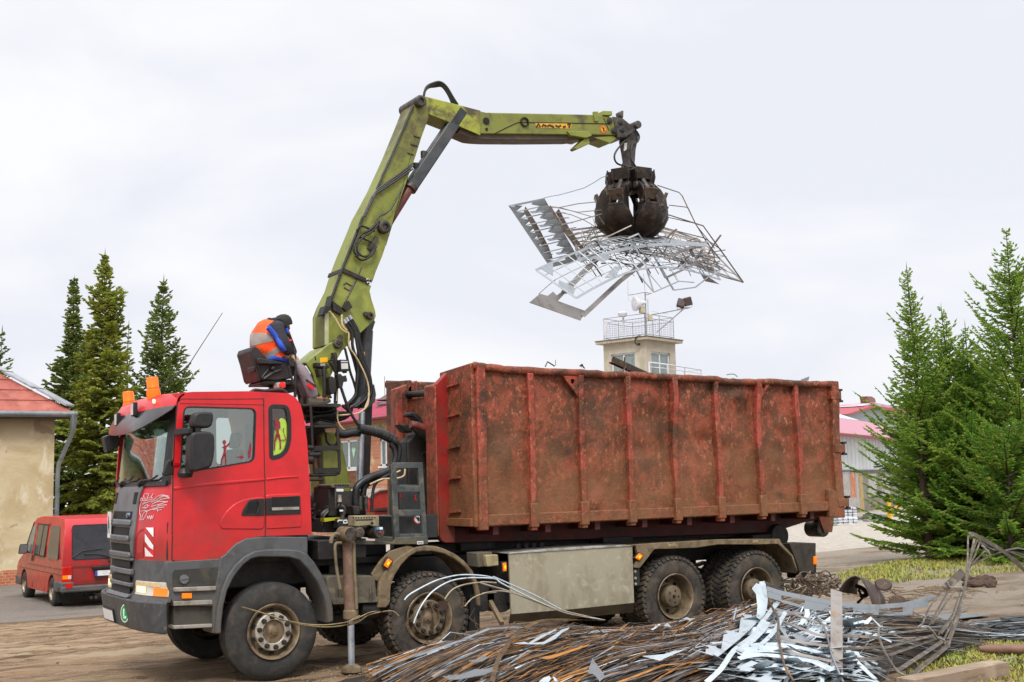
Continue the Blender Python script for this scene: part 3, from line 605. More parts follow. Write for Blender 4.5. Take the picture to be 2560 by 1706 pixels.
# second axle mudguard
mo=TX('b',[(10,895),(20,700),(40,520),(100,410),(190,300),(320,180),(480,80),(560,45),(700,22),(830,32),(950,70),(1100,140),(1230,240),(1340,370),(1410,520),(1450,680),(1458,870)],S)
mi=TX('b',[(1418,870),(1400,740),(1365,560),(1310,430),(1220,310),(1090,210),(940,135),(790,105),(640,105),(560,115),(450,185),(350,290),(260,430),(205,560),(195,680),(195,800),(175,850),(130,895)],S)
b=MB(); b.prism(mo+mi,S-.02,S+.04); mg=b.build('axle_mudguard',M_mud,truck,bevel=.015,seg=3)
b=MB(); o2=mo[4:-1]; b.grid([[(x,S+.02,z-.012) for x,z in o2],[(x,-.72,z-.012) for x,z in o2]],.012,(0,0,-1)); b.build('mudguard_sheet',M_mud,mg)
pl_=TX('n',[(700,1280),(760,1180),(860,1040),(1000,900),(1290,810),(1430,850),(1300,960),(1120,1150),(1010,1330),(1000,1568),(800,1568),(850,1400),(745,1380)],S+.04); b=MB(); b.prism(pl_,S+.02,S+.06); b.build('mudguard_plate',M_mud,mg,bevel=.01)
b=MB(); b.prism(TX('b',[(1300,560),(1390,600),(1440,900),(1440,1200),(1280,1220),(1310,1000)],-1.1),-1.12,-.75); b.build('mud_flap',M_black,mg)
# rear mudguard over the bogie
ro=TX('c',[(105,430),(105,340),(200,190),(300,135),(30,105),(430,80),(800,55),(1050,40),(1300,35),(1740,36),(1760,70),(1895,220),(1920,300),(1948,390)],S)
ro=TX('c',[(105,360),(108,330),(150,240),(120,110),(0,104),(430,75),(800,56),(1050,40),(1300,36),(1745,34),(1760,72),(1896,220),(1922,300),(1950,400)],S)
ri=TX('c',[(1942,400),(1905,300),(1880,232),(1730,92),(1500,98),(1050,98),(800,135),(560,145),(330,150),(165,365)],S)
b=MB(); b.prism(ro+ri,S-.03,S+.02); rm=b.build('bogie_mudguard',M_mud,truck,bevel=.012)
b=MB(); tp=TX('c',[(0,104),(430,75),(800,56),(1050,40),(1300,36),(1745,34),(1896,220),(1950,400)],S); b.grid([[(x,S,z-.015) for x,z in tp],[(x,-.66,z-.015) for x,z in tp]],.01,(0,0,-1)); b.build('mudguard_sheet',M_mud,rm)
b=MB(); b.prism(TX('c',[(108,370),(165,365),(172,560),(110,560)],S+.02),S,S+.05); br=b.build('mudguard_bracket',M_dark,rm,bevel=.004)
for q in((540,108),(1485,65)): 
    P=T1('c',*q,y=S-.03); b=MB(); b.box(P,(.11,.012,.035)); b.build('reflector',mat('dusty_reflector','#a08a63','#8a7450',rough=.4),rm,bevel=.004)
b=MB()
for q in((122,405),(125,480),(128,545)): P=T1('c',*q,y=S); b.lathe([(0,.02),(.018,.018),(.02,0)],P,(0,-1,0),10)
b.build('bolt',M_alu,rm)
b=MB(); b.prism(TX('c',[(1848,86),(2145,80),(2142,320),(2120,415),(1960,430),(1940,330)],S+.1),S+.05,S+.5); lb=b.build('rear_lamp_box',mat('lamp_box_dirt','#3c352b','#2a2722','#4d4536',sc1=5,rough=.75),truck,bevel=.01)
b=MB(); b.prism(TX('c',[(2128,235),(2160,228),(2160,318),(2130,325)],S+.07),S+.02,S+.2); b.build('rear_lamp',M_amber,lb,bevel=.01)
b=MB(); b.prism(TX('c',[(1940,330),(2120,300),(2118,420),(1955,480)],S+.2),S+.1,S+.4); b.build('mud_flap',M_black,lb)
# battery box behind the first wheel
b=MB(); b.prism(roundpoly(TX('E',[(170,760),(190,742),(520,740),(545,765),(565,945),(215,965),(175,900)],S),.02),S-.02,-.6); bt=b.build('battery_box',M_mudbox,truck,bevel=.02)
b=MB(); b.prism(TX('E',[(215,915),(565,905),(565,945),(215,965)],S),S-.035,S); 
for x_ in(240,262,500,520): b.prism(TX('E',[(x_,830),(x_+12,830),(x_+12,950),(x_,950)],S),S-.04,S)
b.build('box_strap',mat('strap_grey','#6b6455','#4c463b',rough=.6,metal=.2),bt,bevel=.004)
b=MB(); b.tube([T1('E',430,1000,y=-1.15),T1('E',560,1000,y=-1.15)],.1,16); b.bb(.6,1.3,-1.0,-.5,.5,.62); b.build('air_tank',M_dark,truck)
# --- outrigger
yo=-1.3
A_=T1('E',345,470,y=yo); F_=T1('E',362,1050,y=yo); G_b=T1('E',368,1478,y=yo)
b=MB(); b.tube([A_,F_],.072,24); leg=b.build('outrigger_leg',mat('outrigger_brown','#7a5f52','#66503f','#8a7860',sc1=5,sc2=4,rough=.6,bump=.06),truck)
b=MB(); b.lathe([(.072,0),(.088,.02),(.088,.1),(.072,.12)],F_+Vector((0,0,-.05)),(0,0,1),24); b.build('leg_collar',M_mud,leg)
b=MB(); b.tube([F_,G_b+Vector((0,0,.02))],.038,20); b.build('chrome_rod',M_chrome,leg)
b=MB(); b.lathe([(0,.05),(.06,.05),(.11,.02),(.12,-.01),(.12,-.03)],G_b+Vector((.0,0,.02)),(0,0,1),20); b.build('foot_pad',M_mud,leg)
b=MB()
for P0,pts in((0,[(290,490),(250,492),(240,540),(255,700),(280,845)]),(0,[(388,490),(392,700),(402,850),(408,1000)])): b.tube(T('E',pts,y=yo-.08),.018,8,smooth=3)
b.tube(T('E',[(285,425),(240,420),(215,450),(210,490)],y=yo-.05),.024,10,smooth=3); b.build('leg_hose',mat('dusty_hose','#7a6c54','#5d513f',rough=.7),leg)
P=T1('E',330,420,y=yo-.05); b=MB(); b.lathe([(0,-.12),(.082,-.12),(.086,-.11),(.086,.12),(.0,.12)],P,(0,1,0),28); b.build('leg_head',M_mud,leg); b=MB(); b.lathe([(0,-.13),(.074,-.128),(.074,-.115)],P,(0,1,0),28); b.prism([(P.x+.05,P.z-.03),(P.x+.10,P.z-.03),(P.x+.10,P.z+.035),(P.x+.05,P.z+.035)],P.y-.17,P.y-.1); b.build('head_plate',M_grease,leg)
# outrigger beam, manifold with two spool heads
b=MB(); b.bb(.55,1.15,-1.2,1.2,1.28,1.5); b.bb(.4,1.5,-1.0,1.0,1.2,1.28); ob=b.build('outrigger_beam',M_dark,truck,bevel=.01)
ob2=T1('n',470,600,y=-1.28); 
for q,rr in(((470,600),.062),((785,595),.068)):
    P=T1('n',*q,y=-1.28); b=MB(); b.lathe([(0,-.1),(rr-.012,-.1),(rr,-.085),(rr,.3),(0,.3)],P,(0,1,0),28); o=b.build('beam_end_cap',M_grease,ob); b=MB(); b.lathe([(0,-.13),(.018,-.125),(.02,-.1)],P,(0,1,0),8); b.build('cap_bolt',M_rustpipe,o)
b=MB(); b.prism(TX('n',[(735,512),(832,506),(832,548),(737,550)],-1.28),-1.384,-1.378); b.build('sticker',mat('blue_white_sticker','#dfe6ea','#2f8fd0',sc1=14,t1=(.47,.5),rough=.4),ob)
b=MB(); b.prism(TX('n',[(388,325),(788,318),(792,500),(700,500),(640,480),(560,490),(470,500),(386,500)],-1.22),-1.3,-1.1); cv=b.build('valve_cover',mat('dusty_beige_cover','#8d8468','#776d54','#a39a7e',sc1=6,rough=.6,bump=.05),truck,bevel=.01)
b=MB()
for q in range(9):
    P=T1('n',410+q*44,357,y=-1.3); b.cyl(P,P+Vector((0,-.006,0)),.008,.008,10)
b.prism(TX('n',[(440,388),(735,380),(720,398),(460,405)],-1.3),-1.304,-1.298); P=T1('n',718,447,y=-1.3); b.prism(TX('n',[(690,440),(722,418),(748,452),(716,474)],-1.3),-1.304,-1.298); b.build('cover_holes',M_hole,cv)
# crates of the crane base, levers, plates
b=MB(); b.prism(TX('D',[(470,850),(545,840),(560,1140),(470,1140)],-.85),-.87,-.4); b.prism(TX('D',[(700,1040),(765,1040),(765,1125),(705,1125)],-1.0),-1.05,-.6); b.prism(TX('D',[(565,1165),(680,1160),(680,1260),(565,1260)],-1.1),-1.12,-.5); b.prism(TX('D',[(430,1165),(560,1165),(560,1300),(400,1300)],-.9),-.92,-.3); b.bb(.42,.55,-.9,.9,1.3,1.75); b.build('crane_base_box',M_dark,truck,bevel=.008)
b=MB(); b.prism(TX('D',[(490,835),(520,822),(715,822),(712,860),(500,862)],-.95),-.98,-.55); hs=b.build('valve_bank',M_mudbox,truck,bevel=.006)
b=MB()
for q in range(6): P=T1('D',545+q*24,838,y=-.98); b.cyl(P,P+Vector((0,-.006,0)),.012,.012,10)
b.build('cover_holes',M_hole,hs)
for x0 in(790,845): b=MB(); b.cyl(T1('D',x0,1080,y=-1.0),T1('D',x0-2,985,y=-1.0),.024,.022,14); b.cyl(T1('D',x0,990,y=-1.0),T1('D',x0,945,y=-1.0),.018,.02,12); b.build('hose_coupling',M_grease,truck)
b=MB(); b.tube(T('D',[(610,1165),(632,1080),(620,1050),(595,1040)],y=-1.1),.022,8,smooth=3); b.build('bent_pipe',M_grease,truck)
b=MB(); b.tube(T('D',[(545,1070),(545,880),(560,865),(620,865)],y=-1.0),.014,8); b.build('valve_bracket',M_grease,truck)
b=MB(); b.cyl(T1('D',585,1000,y=-1.05),T1('D',585,930,y=-1.05),.028,.02,14); b.build('valve_cap',M_alu,truck)

b=MB()
for q in([(552,872),(620,872),(620,898),(552,898)],[(583,1077),(618,1077),(618,1094),(583,1094)]): b.prism(roundpoly(TX('D',q,-1.12),.006),-1.125,-1.12)
b.build('white_label',M_white,truck)
b=MB(); b.prism(TX('D',[(424,1160),(584,1153),(584,1172),(430,1196)],-1.0),-1.02,-.9); b.build('yellow_green_trim',mat('lime_trim','#a6a51a',rough=.5),truck)
W_=lambda k,pts,w,y,m: m.ribbon(T(k,pts,y=y),w,(0,-1,0),.004)
b=MB(); W_('D',[(568,1198),(568,1180),(612,1180)],.014,-1.125,b); W_('D',[(622,1182),(656,1180),(658,1206),(624,1208),(622,1182)],.016,-1.125,b); b.build('white_lettering',M_white,truck)
b=MB()
random.seed(3)
for q in range(26):
    x0=random.uniform(330,700);y0=random.uniform(1010,1120); P=T('D',[(x0,y0),(x0+random.uniform(-60,60),y0+random.uniform(-50,20)),(x0+random.uniform(-90,90),y0+random.uniform(40,160)),(x0+random.uniform(-60,60),1230)],y=random.uniform(-.95,-.3)); b.tube(P,random.choice((.014,.018,.022)),6,smooth=4)
b.build('hydraulic_hose',M_hose,truck)
# ladder rack and its platform
yr=-1.22
b=MB(); K_=lambda a,c,w,d=.05: b.bar(T1('D',*a,y=yr),T1('D',*c,y=yr),w,d,(0,1,0))
K_((1105,632),(1140,1400),.075); K_((1368,632),(1412,1340),.065); K_((1090,645),(1388,642),.07,.056)
for a,c in(((1125,875),(1380,872)),((1140,1110),(1395,1105)),((1140,1345),(1430,1340))): K_(a,c,.075,.044)
rk=b.build('ladder_rack',mat('rack_grey_green','#4b5150','#3c4241','#6a6458',sc1=6,sc2=7,rough=.55,metal=.2),truck,bevel=.006)
b=MB(); b.prism(TX('D',[(1120,1350),(1440,1335),(1440,1415),(700,1420),(700,1370),(1100,1395)],yr),yr-.03,yr+.5); b.build('rack_platform',mat('platform_grime','#4b4a3f','#38372f','#625b49',sc1=6,rough=.7),truck,bevel=.006)
b=MB(); b.prism(TX('D',[(1330,1385),(1390,1383),(1392,1413),(1332,1416)],yr),yr-.036,yr-.03); lbp=b.build('small_plate',M_white,truck)
b=MB()
for q in range(5): b.prism(TX('D',[(1338+q*10,1392),(1343+q*10,1392),(1343+q*10,1408),(1338+q*10,1408)],yr),yr-.038,yr-.035)
b.build('plate_lettering',M_black,lbp)
P=T1('D',1350,1168,y=-1.0); b=MB(); b.lathe([(0,-.006),(.062,-.006),(.064,0)],P,(0,1,0),24); ns=b.build('prohibition_sign',M_redlens,truck); b=MB(); b.lathe([(0,-.009),(.047,-.009),(.048,-.005)],P,(0,1,0),24); b.build('sign_field',M_white,ns)
b=MB(); b.bar(P+Vector((-.035,-.012,.03)),P+Vector((.035,-.012,-.03)),.012,.004,(0,1,0)); b.bar(P+Vector((0,-.012,.03)),P+Vector((.0,-.012,-.03)),.012,.004,(0,1,0)); b.bar(P+Vector((-.02,-.012,.0)),P+Vector((.025,-.012,.01)),.01,.004,(0,1,0)); b.build('sign_symbol',M_black,ns)
b=MB(); b.bb(1.62,2.25,-.92,-.2,1.45,1.74); b.prism(TX('D',[(1165,830),(1350,830),(1380,1340),(1165,1340)],-.85),-.87,-.6); b.build('oil_tank',mat('oil_tank_grey','#2c2e30','#242526','#3a3835',sc1=4,rough=.5),truck,bevel=.015)
b=MB()
for q in((1180,935),(1325,965)): W_('D',[(q[0],q[1]-30),(q[0],q[1]+18),(q[0]+16,q[1]+18)],.016,-.876,b)
b.build('red_lettering',M_redlens,truck)
# hook arm
b=MB(); b.prism(TX('M',[(110,680),(240,560),(330,760),(240,780),(330,1340),(130,1400)],-.12),-.13,.13); b.prism(TX('M',[(100,470),(112,455),(160,460),(200,500),(235,580),(200,600),(170,520),(130,490),(105,492)],0),-.09,.09); b.prism(TX('M',[(60,545),(130,545),(160,610),(110,605)],-.1),-.1,.1)
b.bar(T1('M',150,550,y=-.2),T1('M',330,720,y=-.2),.07,.1); b.build('hook_arm',M_dark,truck,bevel=.02)
b=MB(); b.tube(T('M',[(140,548),(190,555),(240,575)],y=-.35),.05,12); b.build('hook_latch',M_rustpipe,truck)
b=MB(); b.bb(.85,1.6,-.8,.3,.95,1.42); b.prism(TX('D',[(1165,410),(1262,410),(1265,1340),(1165,1340)],-.1),-.1,.2); b.build('arm_column_with_filler',mat('arm_grey','#35373a','#2b2c2d','#4a463f',rough=.5),truck,bevel=.01)  # lower box is an added dark block filling the bright gap between the beams
# ================================================================== CRANE (bolted to the truck: parts of it)
yb=-.2
def flat(mb,k,pts,y0,y1): return mb.prism(TX(k,pts,y0),y0,y1)
# slew column
b=MB(); flat(b,'m',[(190,600),(250,560),(400,560),(430,650),(545,1160),(560,1420),(250,1420),(235,1130)],-.24,.24); col_=b.build('crane_column',M_green,truck,bevel=.02)
b=MB(); flat(b,'m',[(168,770),(185,600),(235,1130),(262,1430),(240,1430)],-.245,-.15); b.build('column_side',mat('column_side_brown','#4d3f30','#3a3028',sc1=6,rough=.7),col_)  # dark brown strip down the left edge of the column
b=MB(); flat(b,'m',[(300,380),(380,380),(390,470),(290,470)],-.22,.22); b.build('column_neck',M_green,col_)
b=MB(); b.lathe([(.33,1.6),(.36,1.75),(.36,1.95),(.3,2.05),(0,2.05)],(1.3,0,0),(0,0,1),32); b.build('slew_ring',M_dark,truck)
# column head plates with the lower pivot
hd_=[(775,690),(1005,500),(1040,470),(1100,440),(1160,420),(1195,470),(1200,560),(1140,660),(1110,760),(1050,900),(1050,1010),(1090,1110),(960,1115),(905,1010),(860,830)]
b=MB(); flat(b,'C',hd_,-.3,-.24); flat(b,'C',hd_,.24,.3); flat(b,'C',[(775,690),(1005,500),(1020,560),(820,720)],-.24,.24); flat(b,'C',[(860,830),(960,1115),(1050,1115),(1040,900),(900,800)],-.2,.2); head=b.build('column_head',M_green,truck,bevel=.012)
b=MB(); flat(b,'C',[(938,636),(1028,628),(1032,684),(940,694)],-.3,-.303); b.prism(TX('C',[(938,636),(1028,628),(1032,684),(940,694)],-.3),-.306,-.3); b.build('yellow_plate',mat('sign_yellow','#f0b400',rough=.5),head)
b=MB(); flat(b,'C',[(895,690),(1010,695),(1060,740),(1040,760),(900,740)],-.42,-.3); flat(b,'C',[(880,610),(892,615),(900,665),(888,668)],-.4,-.38); b.tube(T('C',[(990,740),(990,860),(995,960),(990,1100)],y=-.4),.024,10); flat(b,'C',[(925,770),(970,770),(970,850),(935,850)],-.42,-.3); b.build('slew_valve',M_dark,head,bevel=.008)
b=MB(); flat(b,'C',[(945,703),(1000,700),(1005,728),(947,730)],-.425,-.419); b.build('valve_plate',M_alu,head)
# main boom
BO=[px('f',*p) for p in[(165,745),(165,345),(215,215)]]+[px('o',*p) for p in[(10,960),(85,720),(170,490),(310,150),(372,0)]]+[px('F',*p) for p in[(510,1225),(640,985),(770,700),(880,430),(935,290),(945,240),(975,212),(1010,212),(1040,240),(1050,290),(1062,390),(1000,560),(950,720),(850,1000),(760,1270),(700,1480)]]+[px('o',*p) for p in[(855,0),(700,480),(600,720),(540,900),(507,1010),(535,1140),(590,1310),(600,1390),(578,1450)]]+[px('f',*p) for p in[(800,440),(610,615),(500,690),(470,740),(430,790),(380,830),(330,868),(270,850),(215,790)]]
b=MB(); b.prism(TX('P',BO,yb),yb,.2); boom=b.build('main_boom',M_boomw,truck,bevel=.014)
lower=[px('f',*p) for p in[(165,745),(165,345),(215,215)]]+[px('o',*p) for p in[(10,960),(85,720),(170,490),(255,270),(480,330),(600,560),(620,660),(540,900),(507,1010),(535,1140),(590,1310),(600,1390),(578,1450)]]+[px('f',*p) for p in[(800,440),(610,615),(500,690),(470,740),(430,790),(380,830),(330,868),(270,850),(215,790)]]
b=MB(); b.prism(offset_poly(TX('P',lower,yb),-.004),yb-.012,yb+.01); b.build('boom_foot_plate',M_green,boom,bevel=.006)
b=MB(); 
for p in((270,270),(320,340)): pass
b.tube([T1('F',500,1240,y=yb-.03),T1('o',80,720,y=yb-.03),T1('f',225,220,y=yb-.03)],.018,8); b.tube([T1('F',930,290,y=yb-.02),T1('F',760,690,y=yb-.02),T1('F',620,1000,y=yb-.02)],.016,8)
for q in range(3): b.tube(T('F',[(935-q*4,775+q*26),(800-q*5,880+q*22),(625-q*8,1000+q*20),(575+q*6,1075+q*5),(505+q*6,1235)],y=yb-.04),.013,6)
b.tube(T('F',[(850,960),(800,1060),(740,1170),(700,1205),(645,1230),(620,1260)],y=yb-.06),.012,6)
b.tube(T('F',[(640,1270),(560,1350),(480,1390),(430,1480),(430,1540),(470,1568)],y=yb-.08)+T('o',[(300,480),(380,545),(470,520),(560,440),(600,340)],y=yb-.08),.016,8,smooth=3)
b.tube(T('o',[(640,0),(540,120),(400,210),(320,330),(330,430),(420,495),(520,460),(560,400)],y=yb-.08),.014,8,smooth=3)
b.tube(T('F',[(450,1350),(480,1310),(560,1340),(600,1360)],y=yb-.06),.014,6,smooth=2); b.tube(T('F',[(440,1420),(480,1410),(580,1455)],y=yb-.06),.012,6); b.build('boom_pipe',M_hose,boom)
b=MB(); b.prism(TX('o',[(90,668),(440,830),(425,885),(70,730)],yb),yb-.04,.24); b.prism(TX('o',[(20,790),(45,740),(75,745),(50,800)],yb),yb-.05,yb); b.build('boom_strap',M_dark,boom,bevel=.004)
b=MB(); b.prism(TX('o',[(460,822),(548,862),(522,942),(432,898)],yb),yb-.018,yb-.011); stk=b.build('hook_sticker',M_white,boom)
b=MB(); b.ribbon(T('o',[(490,835),(484,860),(500,862)],y=yb-.02),.02,(0,-1,0),.003); b.ribbon(T('o',[(480,850),(460,862),(455,890),(470,908),(490,902),(496,885)],y=yb-.02),.022,(0,-1,0),.003,smooth=3); b.ribbon(T('o',[(505,850),(540,872)],y=yb-.02),.03,(0,-1,0),.003); b.build('sticker_symbol',M_black,stk)
b=MB(); b.tube(T('o',[(380,660),(300,850),(150,1150)],y=yb-.012),.012,6); b.tube(T('o',[(110,920),(150,890),(240,940),(200,1010),(120,960)],y=yb-.012),.012,6)
for q in((555,400),(520,330),(590,255)): P=T1('o',*q,y=yb-.02); b.box(P,(.12,.04,.05),Matrix.Rotation(R(-60),3,'Y'))
for q in((935,545),(910,615),(880,690)): b.bar(T1('F',*q,y=yb-.005),T1('F',q[0]+55,q[1]+18,y=yb-.005),.01,.02,(0,-1,0))
b.build('boom_weld_bead',M_grease,boom)
def pin(parent,k,c,r,y0,y1,m=M_grease,lug=None):
    P=T1(k,*c,y=y0); b=MB(); L=y1-y0; b.lathe([(r*.45,-.02),(r*.5,-.035),(r*.8,-.035),(r,-.02),(r,L),(0,L)],P,(0,1,0),28); b.lathe([(0,-.01),(r*.45,-.01),(r*.45,.0)],P,(0,1,0),20)
    if lug: Q=T1(k,*lug,y=y0); b.bar(P+Vector((0,-.012,0)),Q+Vector((0,-.012,0)),r*1.1,.024,(0,-1,0)); b.lathe([(0,-.03),(r*.55,-.03),(r*.55,.0)],Q,(0,1,0),16)
    return b.build('pivot_pin',m,parent)
pin(boom,'f',(335,730),.062,yb-.12,.3,lug=(362,650)); pin(boom,'f',(752,365),.05,yb-.03,.25,lug=(690,342)); pin(boom,'F',(685,1322),.084,yb-.06,.25); pin(boom,'F',(992,250),.08,yb-.05,.25)
b=MB(); b.prism(TX('f',[(165,745),(165,345),(212,330),(212,740)],yb),yb-.016,yb+.3); b.build('boom_front_plate',mat('boom_label_pale','#a9ad78','#b8bba0',sc1=4,rough=.5),boom)
b=MB(); b.prism(TX('f',[(385,270),(430,175),(465,175),(512,262),(430,318)],yb-.05),yb-.1,yb-.04); b.prism(TX('f',[(110,360),(150,240),(205,240),(240,100),(262,100),(215,290),(135,365)],yb-.02),yb-.08,yb+.1); b.prism(TX('f',[(250,170),(380,265),(370,360),(260,300)],yb-.02),yb-.06,yb); b.build('hose_guard',M_dark,boom,bevel=.006)
# lift cylinder: dark tube right of the column
b=MB(); b.tube([T1('f',700,560,y=.05),T1('f',650,1480,y=.05)],.10,20); b.tube([T1('f',745,420,y=.05),T1('f',700,560,y=.05)],.085,16); b.prism(TX('f',[(595,1440),(660,1370),(770,1270),(795,1400),(780,1500),(700,1568),(560,1568)],0),-.1,.12); lc=b.build('lift_cylinder',M_steel,truck)
b=MB(); flat(b,'f',[(670,835),(692,838),(690,960),(672,970)],-.13,-.115); b.build('yellow_stripe',mat('stripe_amber','#c98a2a',rough=.5),lc)
b=MB(); b.tube([T1('m',665,320,y=-.05),T1('m',640,1130,y=-.05)],.045,14); b.build('chrome_rod',M_chrome,lc)
b=MB(); b.prism(TX('m',[(690,320),(770,240),(760,480),(740,1080),(680,1100)],.05),.0,.14); b.build('cylinder_barrel',M_dark,lc)
# jib
JO=[px('F',*p) for p in[(932,262),(945,228),(985,206),(1050,216),(1330,288),(1500,332)]]+[px('G',*p) for p in[(40,112),(290,117),(770,127),(800,130),(900,145),(932,200),(942,266)]]+[px('G',*p) for p in[(600,262),(300,259),(0,256)]]+[px('F',*p) for p in[(1440,505),(1310,462),(1080,372),(1000,335),(950,305)]]
b=MB(); b.prism(TX('P',JO,-.17),-.17,.17); jib=b.build('jib',M_jibw,truck,bevel=.012)
b=MB(); jr=[px('F',*p) for p in[(1340,475),(1440,510)]]+[px('G',*p) for p in[(0,258),(300,261),(600,264),(900,268),(880,322),(740,285),(620,300),(300,302),(60,300)]]+[px('F',*p) for p in[(1480,578),(1420,570),(1300,520)]]
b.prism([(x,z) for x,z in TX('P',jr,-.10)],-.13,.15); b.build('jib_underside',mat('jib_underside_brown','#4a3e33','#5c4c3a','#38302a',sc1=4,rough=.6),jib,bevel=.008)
b=MB(); b.prism(TX('P',JO[:6]+[px('F',1500,545),px('F',1310,462),px('F',1080,372),px('F',1000,335),px('F',950,305)],-.17),-.185,-.165); b.build('jib_root_plate',mat('jib_root_worn','#9aa036','#4d4430','#6f6a34',sc1=3,t1=(.44,.60),sc2=2,t2=(.5,.68),rough=.55),jib,bevel=.006)
M_y=mat('warning_yellow','#e0a512','#c4860f','#8f8f2f',sc1=10,sc2=16,rough=.5)
b=MB(); flat(b,'G',[(373,183),(622,188),(612,222),(380,214)],-.174,-.17); yl_=b.build('warning_strip',M_y,jib)
b=MB(); ww=[[(382,212),(395,190),(408,212)],[(420,210),(428,196),(450,206)],[(455,208),(470,198),(500,212)],[(510,200),(530,210),(548,200)],[(560,212),(580,206)],[(590,196),(612,188),(600,216)]]
for w_ in ww: b.ribbon(T('G',w_,y=-.176),.03,(0,-1,0),.003)
b.build('worn_lettering',M_dark,yl_)
P=T1('G',834,228,y=-.172); b=MB(); b.lathe([(0,-.004),(.058,-.004),(.06,0)],P,(0,1,0),28); rs=b.build('round_sign',mat('sign_orange_ring','#d8501c',rough=.5),jib); b=MB(); b.lathe([(0,-.007),(.044,-.007),(.045,-.003)],P,(0,1,0),24); b.build('sign_field',M_y,rs); b=MB(); b.bar(P+Vector((-.03,-.009,.03)),P+Vector((.03,-.009,-.03)),.01,.004,(0,1,0)); b.bar(P+Vector((.0,-.009,.03)),P+Vector((-.005,-.009,-.03)),.014,.004,(0,1,0)); b.build('sign_symbol',M_dark,rs)
b=MB()
for q,r_ in(((42,170),.05),((45,226),.022)): P=T1('G',*q,y=-.175); b.lathe([(0,-.006),(r_,-.006),(r_,0)],P,(0,1,0),20)
b.ribbon(T('G',[(100,255),(180,215),(258,180),(690,186),(880,190)],y=-.172),.012,(0,-1,0),.006); b.ribbon(T('G',[(835,150),(872,235)],y=-.172),.01,(0,-1,0),.006)
P=T1('G',300,178,y=-.175); b.lathe([(.05,-.02),(.07,-.02),(.07,0),(.05,0)],P,(0,1,0),18,closed=True); b.build('jib_holes',M_hole,jib)
b=MB(); flat(b,'G',[(768,105),(800,105),(802,170),(778,172)],-.2,-.16); flat(b,'G',[(832,100),(893,103),(895,132),(833,130)],-.19,.1); b.build('jib_top_lug',M_green,jib,bevel=.006)
b=MB(); flat(b,'G',[(590,238),(735,238),(760,268),(720,285),(612,268)],-.2,.2); flat(b,'G',[(640,352),(655,364),(745,322),(735,285),(705,290)],-.16,-.02); flat(b,'G',[(770,280),(880,322),(930,285),(900,270)],-.15,.15); b.build('jib_stop',M_greend,jib,bevel=.008)
b=MB(); flat(b,'G',[(900,138),(965,150),(1000,178),(1042,212),(1032,250),(985,282),(930,285)],-.19,.19); flat(b,'G',[(940,110),(962,97),(972,100),(970,150),(945,140)],-.05,.05); tipb=b.build('jib_tip',M_grease,truck,bevel=.012)
b=MB()
for q in((877,167),(905,235),(948,180),(960,230)): P=T1('G',*q,y=-.19); b.lathe([(0,-.02),(.022,-.02),(.04,-.012),(.05,0)],P,(0,1,0),18)
b.build('tip_bolt',M_dark,tipb)
# jib cylinder
yj=-.1
b=MB(); A0=T1('F',715,1290,y=yj);A1=T1('F',905,985,y=yj);A2=T1('F',925,975,y=yj);A3=T1('F',1345,330,y=yj)
b.tube([A0,A1],.062,20); jc=b.build('jib_cylinder',M_rustpipe,truck)
b=MB(); b.bar(A1,A3,.165,.17,(0,1,0)); dd=(A3-A1).normalized(); b.build('cylinder_guard',M_steel,jc,bevel=.02)
b=MB(); b.lathe([(.0,-.03),(.1,-.03),(.1,.04),(0,.04)],A1,dd,20); b.tube(T('F',[(1190,490),(1050,700),(985,780),(880,930)],y=-.02),.018,8); b.box(T1('F',1030,705,y=-.06),(.1,.06,.09)); b.box(T1('F',960,800,y=-.06),(.08,.06,.07)); b.build('cylinder_fitting',M_grease,jc)
# hose bow at the elbow
b=MB()
for q in range(4):
    o=q*9; b.tube(T('F',[(1020,212),(1030,165),(1050+o*.4,125+o*.3),(1100+o*.4,98+o),(1160+o*.3,88+o*1.2),(1215-o*.3,130+o),(1270-o,220),(1310-o*1.6,282)],y=-.12+q*.07),.018,8,smooth=4)
b.build('elbow_hose',M_hose,boom)
# hanging hoses beside the column
b=MB()
random.seed(5)
HS=[[(440,420),(560,560),(600,800),(650,950),(740,1150),(740,1300),(700,1450),(560,1560)],[(470,400),(580,540),(600,640),(660,900),(740,1100),(770,1250),(760,1400),(640,1540)],[(500,385),(600,560),(620,700),(700,1000),(760,1200),(780,1350),(720,1500),(600,1568)],[(430,440),(520,600),(530,760),(580,950),(600,1100),(580,1300),(560,1420),(430,1550)],[(430,790),(460,920),(500,1100),(550,1250),(570,1380),(480,1510),(400,1560)],[(470,740),(530,900),(570,1050),(600,1200),(590,1360),(560,1480),(440,1560)],[(480,430),(560,620),(590,760),(620,900),(680,1050),(720,1200),(700,1380)]]
for q,h_ in enumerate(HS): b.tube(T('f',h_,y=-.36+.03*(q%3)),.021 if q<4 else .017,8,smooth=5)
for q in range(4): b.tube(T('m',[(440+q*40,250+q*4),(520,330+q*12),(400,330+q*30),(300,360+q*14),(180,370+q*18),(100,390+q*14)],y=-.4+q*.06),.018,8,smooth=4)
b.build('hose_bundle',M_hose,truck)
b=MB(); b.tube(T('f',[(225,305),(300,390),(380,530),(445,580),(480,600),(485,760),(560,880),(620,980),(700,1150),(740,1300),(740,1440),(690,1568)],y=-.45),.010,6,smooth=4); b.tube(T('m',[(745,100),(735,240),(640,330),(500,355),(390,362)],y=-.45),.010,6,smooth=4); b.tube(T('f',[(390,350),(395,480),(455,560)],y=-.45),.012,6,smooth=3); b.tube(T('m',[(385,300),(390,420),(430,500),(500,545),(620,555)],y=-.48),.009,6,smooth=4); b.tube(T('f',[(360,1140),(335,1250),(320,1480)],y=-.4),.009,6,smooth=3); b.build('signal_cable',M_wire,truck)
b=MB()
